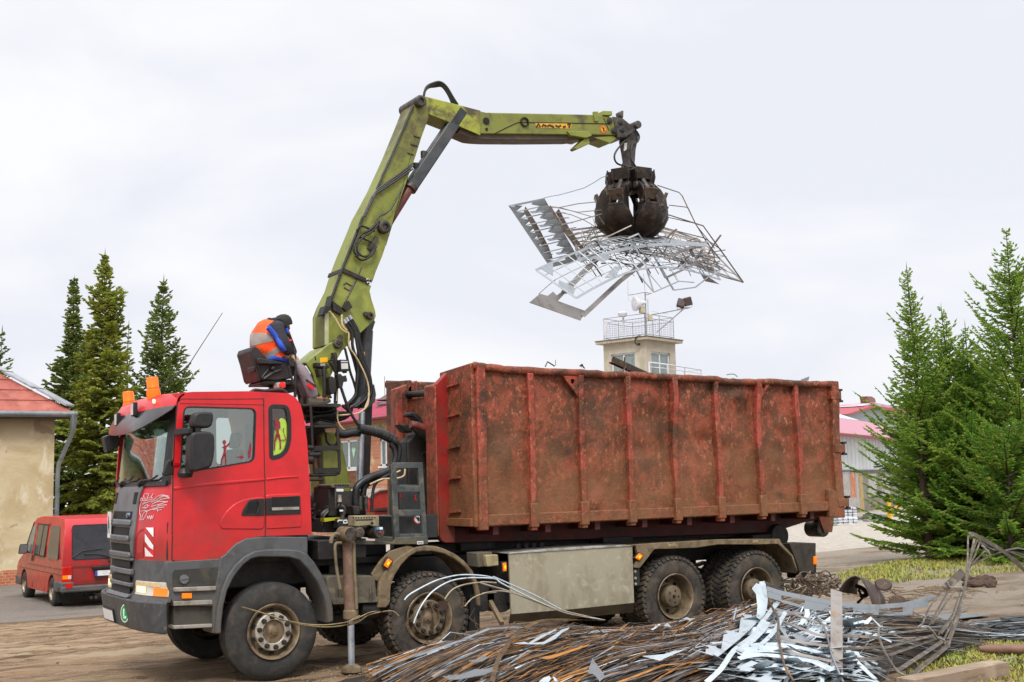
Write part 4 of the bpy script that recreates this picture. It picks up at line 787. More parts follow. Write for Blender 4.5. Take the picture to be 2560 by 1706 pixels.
for q in((428,438),(458,410),(500,383)): P=T1('f',*q,y=-.37); b.cyl(P+Vector((-.015,0,.02)),P+Vector((.015,0,-.025)),.022,.022,12)
b.build('hose_ferrule',M_chrome,truck)
# armoured hose loop behind the cab
b=MB(); lp=T('m',[(630,515),(740,535),(860,565),(960,610),(1050,665)],y=-.55); b.tube(lp,.060,16,smooth=8); q=spline(lp,8)
for i in range(2,len(q)-1,3):
    t=(q[i+1]-q[i-1]).normalized(); b.lathe([(.0595,-.01),(.064,-.006),(.064,.006),(.0595,.01)],q[i],t,18)
b.tube(T('m',[(1050,665),(1090,720),(1095,800),(1070,900),(1000,980)],y=-.5),.036,12,smooth=6)
b.tube(T('m',[(990,690),(1040,760),(1050,850),(1020,950),(960,1000)],y=-.6),.034,12,smooth=6); b.tube(T('m',[(1000,990),(900,1030),(760,1080),(650,1150),(600,1230),(590,1400)],y=-.65),.046,14,smooth=6); b.tube(T('m',[(1010,1020),(900,1080),(780,1130),(700,1180),(680,1290)],y=-.6),.04,12,smooth=6)
b.tube(T('m',[(1060,1000),(900,1090),(820,1160),(790,1280),(780,1480)],y=-.7),.02,8,smooth=6)
b.tube(T('m',[(380,560),(460,580),(560,560),(640,560)],y=-.5),.055,12,smooth=4); b.build('armoured_hose',mat('armour_hose_black','#1d1e1f','#2c2d2e',rough=.38,sc1=8),truck)
b=MB(); b.tube(T('m',[(1165,980),(1150,1060),(1060,1090),(900,1100),(760,1160)],y=-.75),.012,6,smooth=5); b.tube(T('m',[(1040,1030),(1090,1010),(1110,1000)],y=-.75),.01,6); b.build('loop_cable',M_wire,truck)
# platform at the operator's feet with its ladder
b=MB(); b.prism(TX('C',[(735,1180),(1130,1170),(1190,1180),(1190,1200),(1160,1220),(735,1205)],-.55),-.55,.35)
for q in range(7): b.tube([T1('C',770+q*50,1205,y=-.3),T1('C',760+q*55,1290+12*(q%3),y=-.2)],.02,8)
b.prism(TX('m',[(120,480),(390,478),(392,500),(120,505)],-.6),-.6,-.25); b.prism(TX('m',[(160,450),(185,425),(350,462),(380,478),(160,478)],-.5),-.5,-.3); b.prism(TX('m',[(20,250),(380,260),(380,370),(250,420),(30,400)],-.15),-.15,.2); b.prism(TX('m',[(30,480),(240,500),(260,620),(190,740),(30,720)],-.1),-.1,.2)
for q in range(9): b.tube(T('m',[(20,300+q*18),(180,330+q*10),(360,300+q*20)],y=-.3+.04*(q%4)),.02,8,smooth=3)
b.build('operator_platform',M_dark,truck,bevel=.006)
b=MB(); yl2=-.62
b.tube(T('m',[(75,240),(85,420),(100,760),(112,900),(118,1040)],y=yl2),.018,8); b.tube(T('m',[(380,500),(400,720),(410,1000),(400,1030),(360,1045),(68,1055)],y=yl2),.02,8); b.tube(T('m',[(60,1108),(225,1102)],y=yl2),.016,8)
for z_ in(742,998): b.bar(T1('m',110,z_+4,y=yl2),T1('m',412,z_-4,y=yl2),.05,.06)
b.tube(T('m',[(100,780),(200,760),(300,750),(400,770)],y=yl2),.014,6); b.tube([T1('m',40,735,y=yl2),T1('m',100,735,y=yl2)],.03,8); b.tube([T1('m',50,820,y=yl2),T1('m',180,815,y=yl2)],.035,8); b.lathe([(0,-.04),(.05,-.03),(.05,.03),(0,.04)],T1('m',65,877,y=yl2),(1,0,0),14)
b.tube(T('m',[(250,560),(260,660),(310,710),(370,700),(395,640),(430,590)],y=-.4),.016,8,smooth=4); b.build('access_ladder',M_dark,truck)
# work lamp and joystick post
b=MB(); flat(b,'C',[(1175,655),(1280,660),(1285,790),(1185,795)],-.5,-.38); b.tube([T1('C',1230,790,y=-.45),T1('C',1232,815,y=-.45)],.03,10); b.tube([T1('C',1160,900,y=-.45),T1('C',1250,890,y=-.45)],.03,10); flat(b,'C',[(1150,830),(1180,820),(1210,850),(1250,840),(1262,910),(1220,920),(1205,990),(1165,990)],-.5,-.4); b.tube(T('C',[(1190,990),(1240,1140),(1280,1240),(1340,1350),(1395,1430)],y=-.45),.02,8,smooth=3); b.tube(T('C',[(1165,900),(1150,860),(1175,830)],y=-.45),.01,6); wl=b.build('work_lamp',M_black,truck,bevel=.006)
b=MB(); flat(b,'C',[(1192,700),(1268,700),(1272,765),(1196,768)],-.51,-.5); flat(b,'C',[(1190,672),(1270,674),(1270,686),(1192,686)],-.51,-.5); b.build('lamp_glass',M_lw,wl)
b=MB(); flat(b,'C',[(1055,880),(1080,850),(1130,880),(1140,1000),(1110,1060),(1070,1060),(1050,980)],-.45,-.25); flat(b,'C',[(1060,665),(1110,660),(1140,570),(1105,570),(1110,640)],-.4,-.3); b.tube(T('C',[(1112,575),(1130,700),(1135,900),(1125,1170)],y=-.38),.028,8); b.tube(T('C',[(1065,680),(1110,750),(1125,800)],y=-.4),.03,8); b.build('lever_bank',M_dark,truck,bevel=.006)
# operator's seat
yS=-.42
b=MB(); flat(b,'C',[(120,560),(140,505),(180,500),(215,520),(270,590),(330,650),(320,700),(215,690),(240,860),(270,890),(235,915),(205,880),(160,690)],yS,yS+.5); flat(b,'C',[(215,690),(560,690),(640,740),(650,830),(600,880),(400,900),(260,890)],yS,yS+.5); flat(b,'C',[(240,920),(270,900),(600,890),(640,935),(640,960),(420,950),(238,950)],yS+.03,yS+.47); seat=b.build('operator_seat',mat('seat_black_vinyl','#2a2524','#1f1b1b','#3b3432',sc1=8,rough=.55,bump=.1,bsc=30),truck,bevel=.03,seg=3)
b=MB(); flat(b,'C',[(205,640),(230,635),(510,685),(500,715),(220,708)],yS-.08,yS-.01); flat(b,'C',[(360,770),(390,725),(430,735),(400,785)],yS-.06,yS); flat(b,'C',[(155,735),(180,730),(190,800),(165,800)],yS-.02,yS+.2); b.build('arm_rest',M_black,seat,bevel=.02)
b=MB(); b.tube(T('C',[(270,890),(240,840),(215,710)],y=yS-.02),.012,6); b.tube(T('C',[(255,870),(340,760),(400,735)],y=yS-.02),.012,6); b.tube(T('C',[(280,885),(390,810),(480,780)],y=yS-.02),.02,6); b.build('seat_strap',M_black,seat)
b=MB(); b.prism(TX('C',[(440,925),(535,920),(538,985),(440,990)],yS-.05),yS-.05,yS+.1); sw=b.build('switch_box',mat('switch_grey','#a9a59f','#938f88',rough=.5),truck,bevel=.008); P=T1('C',498,957,y=yS-.06); b=MB(); b.lathe([(0,-.025),(.035,-.022),(.04,.0),(.03,.02)],P,(0,1,0),18); b.build('emergency_button',mat('button_red','#e0231f',rough=.35),sw)
b=MB(); b.tube([T1('C',640,520,y=-.45),T1('C',650,760,y=-.45),T1('C',648,1100,y=-.45)],.02,10); b.tube(T('C',[(575,730),(590,820),(610,880),(640,960)],y=-.5),.016,8,smooth=3); flat(b,'C',[(575,640),(635,640),(645,730),(620,740),(585,730)],-.5,-.44); flat(b,'C',[(500,950),(640,960),(640,1040),(560,1040)],-.3,.2); flat(b,'C',[(345,995),(460,980),(640,985),(640,1000),(350,1003)],-.3,.1); b.tube([T1('C',690,880,y=.1),T1('C',760,1170,y=.1)],.07,12); b.build('control_column',M_dark,truck,bevel=.008)
# ================================================================== GRAPPLE
AX=T1('G',1012,500,y=0.0); gz=AX.z; gx=AX.x
M_gr=M_claw
grap=thing('scrap_grapple','brown steel orange-peel scrap grapple with closed claws hanging from the jib tip','grapple',(gx,0,gz-1.0))
b=MB(); b.prism(TX('G',[(985,235),(1048,250),(1045,300),(1030,370),(1022,480),(1040,500),(980,505),(990,470),(975,380),(960,300)],0),-.09,.09); P=T1('G',1018,215,y=0); b.lathe([(0,-.2),(.06,-.2),(.06,.2),(0,.2)],P,(0,1,0),20); b.build('hanger_link',M_grease,grap,bevel=.01)
b=MB(); flat(b,'G',[(975,320),(995,315),(990,365),(972,372)],-.095,-.09); flat(b,'G',[(978,345),(990,343),(988,360),(976,362)],-.1,-.09); b.build('hanger_label',M_white,grap)
b=MB(); b.tube(T('G',[(1045,225),(1000,280),(930,360),(908,410),(925,455),(980,475),(1050,488)],y=-.15),.014,6,smooth=5); b.tube(T('G',[(1050,230),(1075,270),(1065,310),(1025,340),(1020,420),(1040,460),(1065,495)],y=-.12),.014,6,smooth=5); b.tube(T('G',[(985,420),(965,460),(960,490),(975,515)],y=.1),.012,6,smooth=4); b.build('grapple_hose',M_hose,grap)
C0=Vector((gx,0,gz-.06))
b=MB(); b.lathe([(.0,.06),(.16,.06),(.2,.02),(.2,-.1),(.17,-.24),(.12,-.30),(0,-.30)],C0,(0,0,1),28)
NC=6; A0_=-YAW-R(90)  # two claws look at the camera
def rad(a): return Vector((math.cos(a),math.sin(a),0)),Vector((-math.sin(a),math.cos(a),0))
angs=[A0_+R(30)+2*pi*k/NC for k in range(NC)]
for a in angs:
    e_,t_=rad(a)
    for s_ in(-1,1):
        pts=[(.12,.02),(.36,.0),(.37,-.1),(.34,-.22),(.2,-.3),(.12,-.3)]
        n=len(pts); o=t_*(.12*s_); vs=[C0+e_*r+Vector((0,0,z))+o*(.4+.6*(r/.37)) for r,z in pts]+[C0+e_*r+Vector((0,0,z))+o*(.4+.6*(r/.37))+t_*.02*s_ for r,z in pts]
        b.add(vs,[tuple(range(n)),tuple(range(2*n-1,n-1,-1))]+[(i,(i+1)%n,n+(i+1)%n,n+i) for i in range(n)])
    # skirt plate between the lugs
    vs=[C0+e_*r+t_*w+Vector((0,0,z)) for r,w,z in((.36,-.15,.02),(.36,.15,.02),(.35,.15,-.16),(.35,-.15,-.16),(.34,-.15,.02),(.34,.15,.02),(.33,.15,-.16),(.33,-.15,-.16))]
    b.add(vs,[(0,1,2,3),(7,6,5,4),(0,4,5,1),(1,5,6,2),(2,6,7,3),(3,7,4,0)])
b.build('grapple_hub',M_claw,grap,bevel=.006)
def claw(a):
    e_,t_=rad(a); base=C0
    out=[(.26,-.16),(.36,-.20),(.45,-.29),(.52,-.42),(.535,-.56),(.51,-.70),(.44,-.83),(.32,-.94),(.18,-1.0),(.06,-1.02)]
    inn=[(.10,-.94),(.18,-.86),(.28,-.74),(.35,-.62),(.37,-.50),(.33,-.40),(.26,-.33),(.2,-.26),(.2,-.2)]
    W=lambda r,z: .115+.2*min(1,max(0,(-z-.60)/.22))
    pl=out+inn; n=len(pl); mb=MB()
    for s_ in(-1,1):
        vs=[base+e_*r+Vector((0,0,z))+t_*s_*min(W(r,z),max(.02,r*math.tan(pi/NC)-.012)) for r,z in pl]; vs2=[v-t_*s_*.03 for v in vs]
        mb.add(vs+vs2,[tuple(range(n)),tuple(range(2*n-1,n-1,-1))]+[(i,(i+1)%n,n+(i+1)%n,n+i) for i in range(n)])
    low=[p for p in out if p[1]<=-.55]
    hw=lambda r,z: min(W(r,z),max(.02,r*math.tan(pi/NC)-.012))
    rows=[[base+e_*(r+.045*(1-k*k)*min(1,max(0,(-z-.5)*6)))+Vector((0,0,z-.02*(1-k*k)))+t_*hw(r,z)*k for k in(-1,-.67,-.33,0,.33,.67,1)] for r,z in low]; mb.grid(rows,.025,-e_*.9+Vector((0,0,.4)))
    up=[p for p in out if -.45<p[1]<-.19]
    rows=[[base+e_*(r-.02)+Vector((0,0,z))+t_*.1*k for k in(-1,0,1)] for r,z in up[:2]]; mb.grid(rows,.02,-e_)
    o=mb.build('claw',M_claw,grap,bevel=.005)
    mb=MB(); c_=base+e_*.50+Vector((0,0,-.41)); rot=Matrix((t_,e_,Vector((0,0,1)))).transposed()@Matrix.Rotation(R(-22),3,'X'); mb.box(c_,(.235,.05,.17),rot); mb.box(base+e_*.37+t_*.10+Vector((0,0,-.3)),(.06,.06,.12),rot); mb.build('claw_block',M_clawedge,o,bevel=.006)
    mb=MB(); mb.tube([base+e_*.22+Vector((0,0,-.02)),base+e_*.47+Vector((0,0,-.38))],.035,10); mb.build('claw_cylinder',M_grease,o)
    mb=MB(); 
    for s_ in(-1,1): mb.lathe([(0,.03),(.05,.028),(.055,.0)],base+e_*.31+Vector((0,0,-.25))+t_*s_*.115,t_*s_,14); mb.lathe([(0,.02),(.028,.018),(.03,.0)],base+e_*.45+Vector((0,0,-.52))+t_*s_*.115,t_*s_,12)
    mb.build('claw_pin',M_grease,o)
    # worn bright ridge where the shovel begins
    mb=MB(); mb.grid([[base+e_*(r+.012)+t_*(hw(r,z)*k)+Vector((0,0,z)) for k in(-1,0,1)] for r,z in((.54,-.545),(.536,-.57))],.02,-e_); mb.build('claw_wear_strip',M_clawedge,o)
for a in angs: claw(a)
# ================================================================== CONTAINER (rests on the truck: a thing of its own)
def rust_mat(name,dust,a='#8d4632',a2='#5d3521'):
    if name in MATS: return MATS[name]
    t=NT(name); L=lin
    col=t.mix(t.ramp(t.noise(3.2,9,.68,.6),.42,.58),L(a),L(a2))
    col=t.mix(t.ramp(t.noise(11,8,.7,.3,(1,1,.55)),.52,.62),col,L('#5b3826'))
    col=t.mix(t.ramp(t.noise(17,9,.72,.2,(1,1,.6),),.535,.64),col,L('#b0694b'))
    col=t.mix(t.ramp(t.noise(1.3,7,.65,.9),.50,.66),col,L('#432d1e'))
    col=t.mix(t.math('MULTIPLY',t.ramp(t.noise(30,6,.75),.56,.70),t.math('MULTIPLY',t.zc(2.2,3.1),t.ramp(t.noise(1.3,4),.42,.58))),col,L('#bd7c62'))
    f=t.math('MULTIPLY',t.zc(3.5,1.5),t.ramp(t.noise(2.2,7,.62,.4),.22,.62)); col=t.mix(t.math('MULTIPLY',f,dust),col,L('#82593a'))
    h=t.math('ADD',t.noise(3,6,.6,.4),t.math('MULTIPLY',t.noise(26,7,.7),.35)); t.bump(h,.55,.05)
    MATS[name]=t.fin(col,.62,0,.35); return t.m
M_con=rust_mat('rusted_red_container',.85); M_post=rust_mat('container_post_paint',.5,'#a44639','#7f3a2b')
M_conr=mat('container_front_red','#97201c','#7d1c17','#653526',sc1=3,t1=(.42,.62),sc2=4,t2=(.5,.66),rough=.5,bump=.05,zd=(1.3,2.3,'#6b4630'))
M_undr=mat('underframe_dark_red','#4c1512','#361411','#3a2418',sc1=4,sc2=4,rough=.65,bump=.05)
YS=-1.25; XF=2.60; XR=8.80; ZB=1.60; ZT=3.47
box_=thing('roll_off_container','long rusty red ribbed roll-off scrap container riding on the truck','container',((XF+XR)/2,0,1.35))
ribs=[3.4208+.7719*i for i in range(7)]
rng=np.random.default_rng(4)
tr=[(2.60,3.60),(2.9,3.575),(3.6,3.555),(4.6,3.545),(5.6,3.53),(6.4,3.515),(6.9,3.49),(7.6,3.505),(8.2,3.49),(8.86,3.50)]
def wall(y,sgn):
    nx,nz=190,58; X=np.linspace(XF,XR,nx); Z=np.linspace(ZB,ZT,nz); XX,ZZ=np.meshgrid(X,Z); D=np.zeros_like(XX)
    for q in range(85):
        cx,cz=rng.uniform(XF+.3,XR-.1),rng.uniform(ZB+.1,ZT); s=rng.uniform(.08,.32); amp=rng.normal(0,.019)*(1.+.9*(cx>5.5))
        D+=amp*np.exp(-(((XX-cx)/s)**2+((ZZ-cz)/(s*rng.uniform(.5,1.4)))**2))
    for q in range(26):  # creases
        cx,cz=rng.uniform(5.4,XR),rng.uniform(2.4,ZT); a=rng.uniform(-1,1); u_=(XX-cx)*math.cos(a)+(ZZ-cz)*math.sin(a); v_=-(XX-cx)*math.sin(a)+(ZZ-cz)*math.cos(a)
        D+=rng.normal(0,.016)*np.exp(-(u_/.3)**2)*np.maximum(0,1-np.abs(v_)/.13)
    ed=np.minimum(1,np.minimum((ZT-ZZ)/.1,(ZZ-ZB)/.15)); D*=np.clip(ed,0,1)
    rp=np.min([np.abs(XX-r) for r in ribs],axis=0); D*=np.clip(.35+rp/.2,0,1)
    top_=np.interp(XX,[p[0] for p in tr],[p[1]-.045 for p in tr]); ZZ=ZB+(top_-ZB)*(ZZ-ZB)/(ZT-ZB)
    b=MB(); b.grid([[(XX[i,j],y+D[i,j],ZZ[i,j]) for j in range(nx)] for i in range(nz)],.05,(0,-sgn,0)); return b
wall(YS+.02,-1).build('side_wall',M_con,box_,ang=60); wall(1.23,1).build('side_wall',M_con,box_,ang=60)
def post(x,w,z0,z1,d,y=YS,bend=.012):
    b=MB(); n=22
    for k in range(n): pass
    rows=[[],[],[],[]]; vs=[]
    ph=rng.uniform(0,6); amp=bend*(1.6 if x>5.5 else .4)
    for k in range(n+1):
        z=z0+(z1-z0)*k/n; t=k/n; dx=amp*math.sin(ph+t*7)*t*1.3; dy=abs(amp)*math.sin(ph*2+t*9)*t
        for sx,sy in((-1,.06),(-1,-d),(1,-d),(1,.06)): vs.append((x+dx+sx*w/2*(1-.1*max(0,math.sin(ph+t*9))),y+sy+dy,z))
    fs=[(4*k+j,4*k+(j+1)%4,4*k+4+(j+1)%4,4*k+4+j) for k in range(n) for j in range(4)]+[(3,2,1,0),(4*n,4*n+1,4*n+2,4*n+3)]
    b.add(vs,fs); return b
for x in ribs:
    o=post(x,.085,ZB-.1,ZT+.02,.062).build('rib_post',M_post,box_,bevel=.012)
    b=MB(); b.bb(x-.06,x+.06,YS-.075,YS,ZB-.06,ZB+.24); b.build('rib_foot',M_con,o,bevel=.012)
    post(x,.095,ZB-.1,ZT+.02,-.1,1.21).build('rib_post',M_post,box_)
post(2.69,.13,ZB-.07,ZT+.1,.06,bend=.004).build('corner_post',M_post,box_,bevel=.014)
post(XR+.02,.15,ZB-.13,ZT+.04,.055,bend=.006).build('corner_post',M_con,box_,bevel=.014)
# top rail, sagging and knocked about
tr=[(2.60,3.60),(2.9,3.575),(3.6,3.555),(4.6,3.545),(5.6,3.53),(6.4,3.515),(6.9,3.49),(7.6,3.505),(8.2,3.49),(8.86,3.50)]
b=MB(); P=spline([Vector((x,YS-.01,z-.035)) for x,z in tr],8); P=[p+Vector((0,rng.normal(0,.006),rng.normal(0,.004))) for p in P]; b.tube(P,.050,10); b.build('top_rail',M_con,box_,ang=50)
b=MB(); b.tube([(2.6,1.24,3.53),(8.85,1.24,3.47)],.058,10); b.build('top_rail',M_con,box_)
b=MB(); b.bb(2.75,XR-.04,YS-.035,YS+.03,ZB-.02,ZB+.12); b.bb(2.75,XR-.04,1.22,1.285,ZB-.02,ZB+.12); b.build('bottom_rail',M_con,box_,bevel=.012)
for x in(4.19,7.28):
    s_=1 if x>6 else -1
    b=MB(); tri=[(x+s_*.04,3.47),(x+s_*.27,3.47),(x+s_*.04,3.20)]; c_=(x+s_*.12,3.40); hole=[(c_[0]+.035*math.cos(2*pi*k/12),c_[1]+.035*math.sin(2*pi*k/12)) for k in range(12)]; b.prism(tri,YS-.04,YS-.01,holes=[hole]); b.build('lifting_gusset',M_post,box_)
# floor, front wall with its dip, rear door
b=MB(); b.bb(XF+.02,XR,-1.22,1.22,ZB-.03,ZB+.03); b.build('container_floor',M_con,box_)
b=MB(); b.prism([(-1.2,ZB),(1.2,ZB),(1.2,3.56),(.5,3.53),(.5,3.26),(-.42,3.26),(-.42,3.55),(-1.25,3.60),(-1.27,ZB-.03)],XF-.03,XF+.03,axis='x'); b.build('front_wall',M_con,box_,bevel=.01)
b=MB(); b.bb(XF-.02,XF+.02,-.42,.5,3.05,3.255); b.build('wire_mesh_opening',mat('mesh_panel_brown','#3c332b','#52453a',sc1=60,rough=.7),box_) if 0 else None
b=MB(); b.tube([(XF-.03,-.45,3.3),(XF-.03,.5,3.33)],.045,10); b.build('front_bar',M_dark,box_)
for y in(-.58,.58):
    b=MB()
    if y<0: pl_=TX('M',[(310,258),(412,152),(418,300),(440,1130),(470,1340),(470,1440),(400,1442),(365,1425),(352,1385),(330,700)],-.6)
    else: pl_=[(2.36,3.40),(2.73,3.535),(2.73,1.5),(2.38,1.5)]
    b.prism(pl_,y-.05,y+.05); fp=b.build('front_post',M_conr if y<0 else mat('front_post_worn','#8a4a3a','#6b4030','#7d5a48',sc1=5,rough=.6),box_,bevel=.012)
    if y<0:
        b=MB(); b.prism(TX('M',[(308,258),(328,240),(352,1385),(335,1380),(326,700)],-.65),-.66,-.4); b.build('post_flange',M_post,fp)
    else:
        b=MB(); b.prism([(2.36,3.40),(2.43,3.43),(2.43,1.5),(2.36,1.5)],.4,.52); b.prism([(2.43,3.30),(2.69,3.515),(2.71,1.6),(2.5,1.6)],.50,.53); b.build('post_flange',M_post,fp)
for zz in(3.20,2.80,2.42,2.02,1.63):
    P=T1('M',430,{3.20:262,2.80:488,2.42:728,2.02:960,1.63:1212}[zz],y=-.7); b=MB(); b.bar((XF-.05,-.66,P.z),(XF-.05,-.95,P.z+.02),.028,.03,(1,0,0)); b.build('hinge_strap',M_post,box_,bevel=.004)
b=MB(); b.bb(XF-.07,XF-.02,-1.24,-.62,ZB-.02,ZB+.08); b.build('front_sill',M_con,box_,bevel=.008)
b=MB(); b.bb(XR+.02,XR+.10,-1.24,1.24,ZB-.12,3.46); b.build('rear_door',M_con,box_,bevel=.01)
for k,q in((1900,(1900,280)),(1930,(1930,695)),(1960,(1960,1120))):
    P=T1('N',*q,y=YS-.03); b=MB(); b.box(P,(.2,.08,.12)); h=b.build('door_hinge',M_con,box_,bevel=.008); b=MB(); b.tube([P+Vector((.11,0,-.1)),P+Vector((.11,0,.1))],.025,10); b.bb(P.x+.07,P.x+.15,P.y-.03,P.y+.03,P.z+.07,P.z+.1); b.bb(P.x+.07,P.x+.15,P.y-.03,P.y+.03,P.z-.1,P.z-.07); b.build('hinge_pin',M_dark,h)
b=MB(); b.prism(TX('N',[(1848,1020),(1860,1008),(1900,1025),(1960,1060),(1975,1160),(1978,1238),(1858,1232)],YS-.03),YS-.05,YS+.02); b.build('corner_plate',M_con,box_,bevel=.01)
# underframe with rollers
ur=TX('M',[(360,1420),(400,1442),(800,1430)],-.55)+TX('N',[(0,1405),(700,1378),(1400,1352),(1640,1275),(1860,1240)],-.55)
zt_=ZB-.05
for y in(-.55,.55):
    b=MB(); b.prism(ur+[(8.85,zt_),(ur[0][0]+.05,zt_)],y-.06,y+.06); b.build('underframe_rail',M_undr,box_,bevel=.01)
b=MB()
for x in np.arange(2.9,8.8,.7719): b.bb(x-.04,x+.04,-1.22,1.22,ZB-.13,ZB-.03)
b.build('cross_beam',M_undr,box_)
for sy in(-1,1):
    P=T1('N',1795,1322,y=-.6); b=MB(); b.tube([(P.x,sy*.66,P.z),(P.x,sy*.36,P.z)],.13,24); rl=b.build('rear_roller',M_grease,box_,bevel=.012)
    b=MB(); b.prism([(P.x-.16,1.55),(P.x+.22,1.55),(P.x+.14,P.z-.06),(P.x-.02,P.z-.06)],sy*.68-.015,sy*.68+.015); b.build('roller_bracket',M_con,rl) 
    P=T1('N',1470,1380,y=-.7); b=MB(); b.tube([(P.x,sy*.72,P.z),(P.x,sy*.5,P.z)],.17,24); b.build('guide_roller',M_dark,box_,bevel=.012)
# load sticking out of the box
b=MB(); P0=T1('K',505,1225,y=-.2);P1=T1('K',880,1395,y=-.2); b.bar(P0,P1+(P1-P0)*.6,.09,.015,(0,1,0)); b.bar(P0+Vector((0,.04,-.04)),P1+(P1-P0)*.6+Vector((0,.04,-.04)),.015,.09,(0,1,0)); tag(b.build('angle_iron',mat('angle_iron_brown','#3c342c','#5a4630','#8a5a20',sc1=5,sc2=9,t2=(.6,.68),rough=.6,metal=.2)),'dark angle iron poking out of the container top in front of the tower','steel bar')
b=MB(); b.ribbon(T('K',[(680,1195),(668,1380),(640,1440)],y=-.3),.02,(0,-1,0),.003); b.tube(T('K',[(660,1385),(700,1330),(720,1390)],y=-.3),.012,5); tag(b.build('wire_offcut',M_stripd),'thin upright wire beside the dark angle iron in the container','wire')
b=MB(); b.tube(T('M',[(1155,112),(1172,75),(1225,108)],y=-.4),.01,5); b.tube(T('M',[(1232,60),(1234,105)],y=-.4),.004,5); tag(b.build('wire_offcut',M_stripd),'bent wire triangle rising over the front half of the container rim','wire')
b=MB(); b.tube(T('M',[(1415,108),(1432,95),(1440,112),(1452,125)],y=-.4),.01,5,smooth=3); b.tube(T('M',[(1425,115),(1434,96)],y=-.4),.008,5); tag(b.build('wire_offcut',M_stripd),'small curled wire on the container rim left of the tower','wire')
b=MB(); b.ribbon(T('N',[(1055,118),(1090,112),(1120,116),(1140,135)],y=-.3),.015,(0,-1,0),.003,smooth=4); tag(b.build('strip_offcut',M_galv),'low arched strip above the container rim right of the tower','metal strip')
b=MB(); b.prism(TX('N',[(1640,155),(1705,130),(1698,160),(1650,175)],-.2),-.2,-.19); tag(b.build('sheet_offcut',M_galv),'pointed grey sheet corner showing above the rear of the container','sheet offcut')
b=MB(); random.seed(12)
for q in range(240):
    x=random.uniform(2.9,7.4);y=random.uniform(-.55,.45);z=random.uniform(2.4,3.05); L=random.uniform(.4,1.2);a=random.uniform(0,6.28); b.ribbon([(x,y,z),(x+L*.5*math.cos(a),y+.3*math.sin(a),z+random.uniform(-.1,.2)),(x+L*math.cos(a),y+.5*math.sin(a),z+random.uniform(-.2,.2))],random.uniform(.02,.1),(random.uniform(-1,1),random.uniform(-1,1),1),.003)
b.v=[(min(max(v[0],2.75),8.7),max(-1.12,min(1.12,v[1])),v[2]) for v in b.v]; tag(b.build('container_load',M_stripd),'mass of scrap strips lying inside the container','scrap',kind='stuff')
# ================================================================== SHEETS IN THE GRAPPLE
def sheet(name,label,strokes,m,k='i',grp='sheet skeletons held by the grapple',plates=(),th=.004):
    b=MB()
    for pts,w,*nr in strokes:
        P=[T1(k,q[0],q[1],y=q[2] if len(q)>2 else 0) for q in pts]; b.ribbon(P,w,nr[0] if nr else Vector((-.45,-.75,.45)),th)
    for pl in plates:
        P=[T1(k,q[0],q[1],y=q[2] if len(q)>2 else 0) for q in pl]; n=len(P); nn=Vector((-.4,-.7,.6))*th
        cu_=[Vector(p) for p in P]; b.add(cu_+[p+nn for p in cu_],[tuple(range(n)),tuple(range(2*n-1,n-1,-1))]+[(i,(i+1)%n,n+(i+1)%n,n+i) for i in range(n)])
    return tag(b.build(name,m),label,'metal sheet',grp)
def lerp(a,b,t): return tuple(x+(y-x)*t for x,y in zip(a,b))
# comb sheet, upper left: two solid borders with jagged teeth and cross bars
TL=(42,283,-.9);TR=(382,212,-.5);BR=(715,800,-.1);BL=(435,868,-.5)
pls=[[TL,(110,268,-.85),(100,300,-.88),(66,300,-.9)],[TL,TR,(375,232,-.5),(62,295,-.9)]]; st=[]
n=9
for q in range(n):
    t0,t1=q/n,(q+1)/n; a0,a1=lerp(TL,BL,t0),lerp(TL,BL,t1); c0,c1=lerp(TR,BR,t0),lerp(TR,BR,t1)
    pls.append([a0,lerp(a0,c0,.05),lerp(lerp(a0,c0,.34),lerp(a1,c1,.34),.42),lerp(a1,c1,.07),a1])
    pls.append([lerp(c0,a0,.26),c0,c1,lerp(c1,a1,.2),lerp(lerp(c0,a0,.42),lerp(c1,a1,.42),.45)])
    st.append(([lerp(a1,c1,.04),lerp(a1,c1,.5),lerp(a1,c1,.8)],.02))
    if q%2: st.append(([lerp(lerp(a0,c0,.45),lerp(a1,c1,.45),.5),lerp(lerp(a0,c0,.82),lerp(a1,c1,.82),.6)],.05))
pls.append([lerp(BL,BR,0),BL,BR,lerp(BR,TR,.05),lerp(BL,TL,.05)])
sheet('skeleton_sheet','pale grey comb-toothed sheet skeleton rising on the upper left of the held bundle',st,M_galv,plates=pls)
st=[([(195,315,-.6),(290,470,-.45),(400,690,-.3),(435,800,-.25)],.10),([(430,292,-.3),(560,500,-.2),(640,610,-.1),(760,790,.1)],.06),([(505,330,-.2),(610,520,-.1),(700,640,0),(820,780,.1)],.08),([(430,292,-.3),(540,305,-.2)],.03)]
for q in range(7):
    t=q/7; st.append(([lerp((450,320,-.3),(700,700,-.1),t+.08),lerp((560,320,-.2),(790,640,0),t+.1)],.02))
sheet('skeleton_sheet','narrow brownish sheet strips crossing behind the comb-toothed sheet',st,mat('sheet_brown_grey','#857b73','#6d625a','#8d7a62',sc1=5,sc2=8,rough=.5,metal=.4))
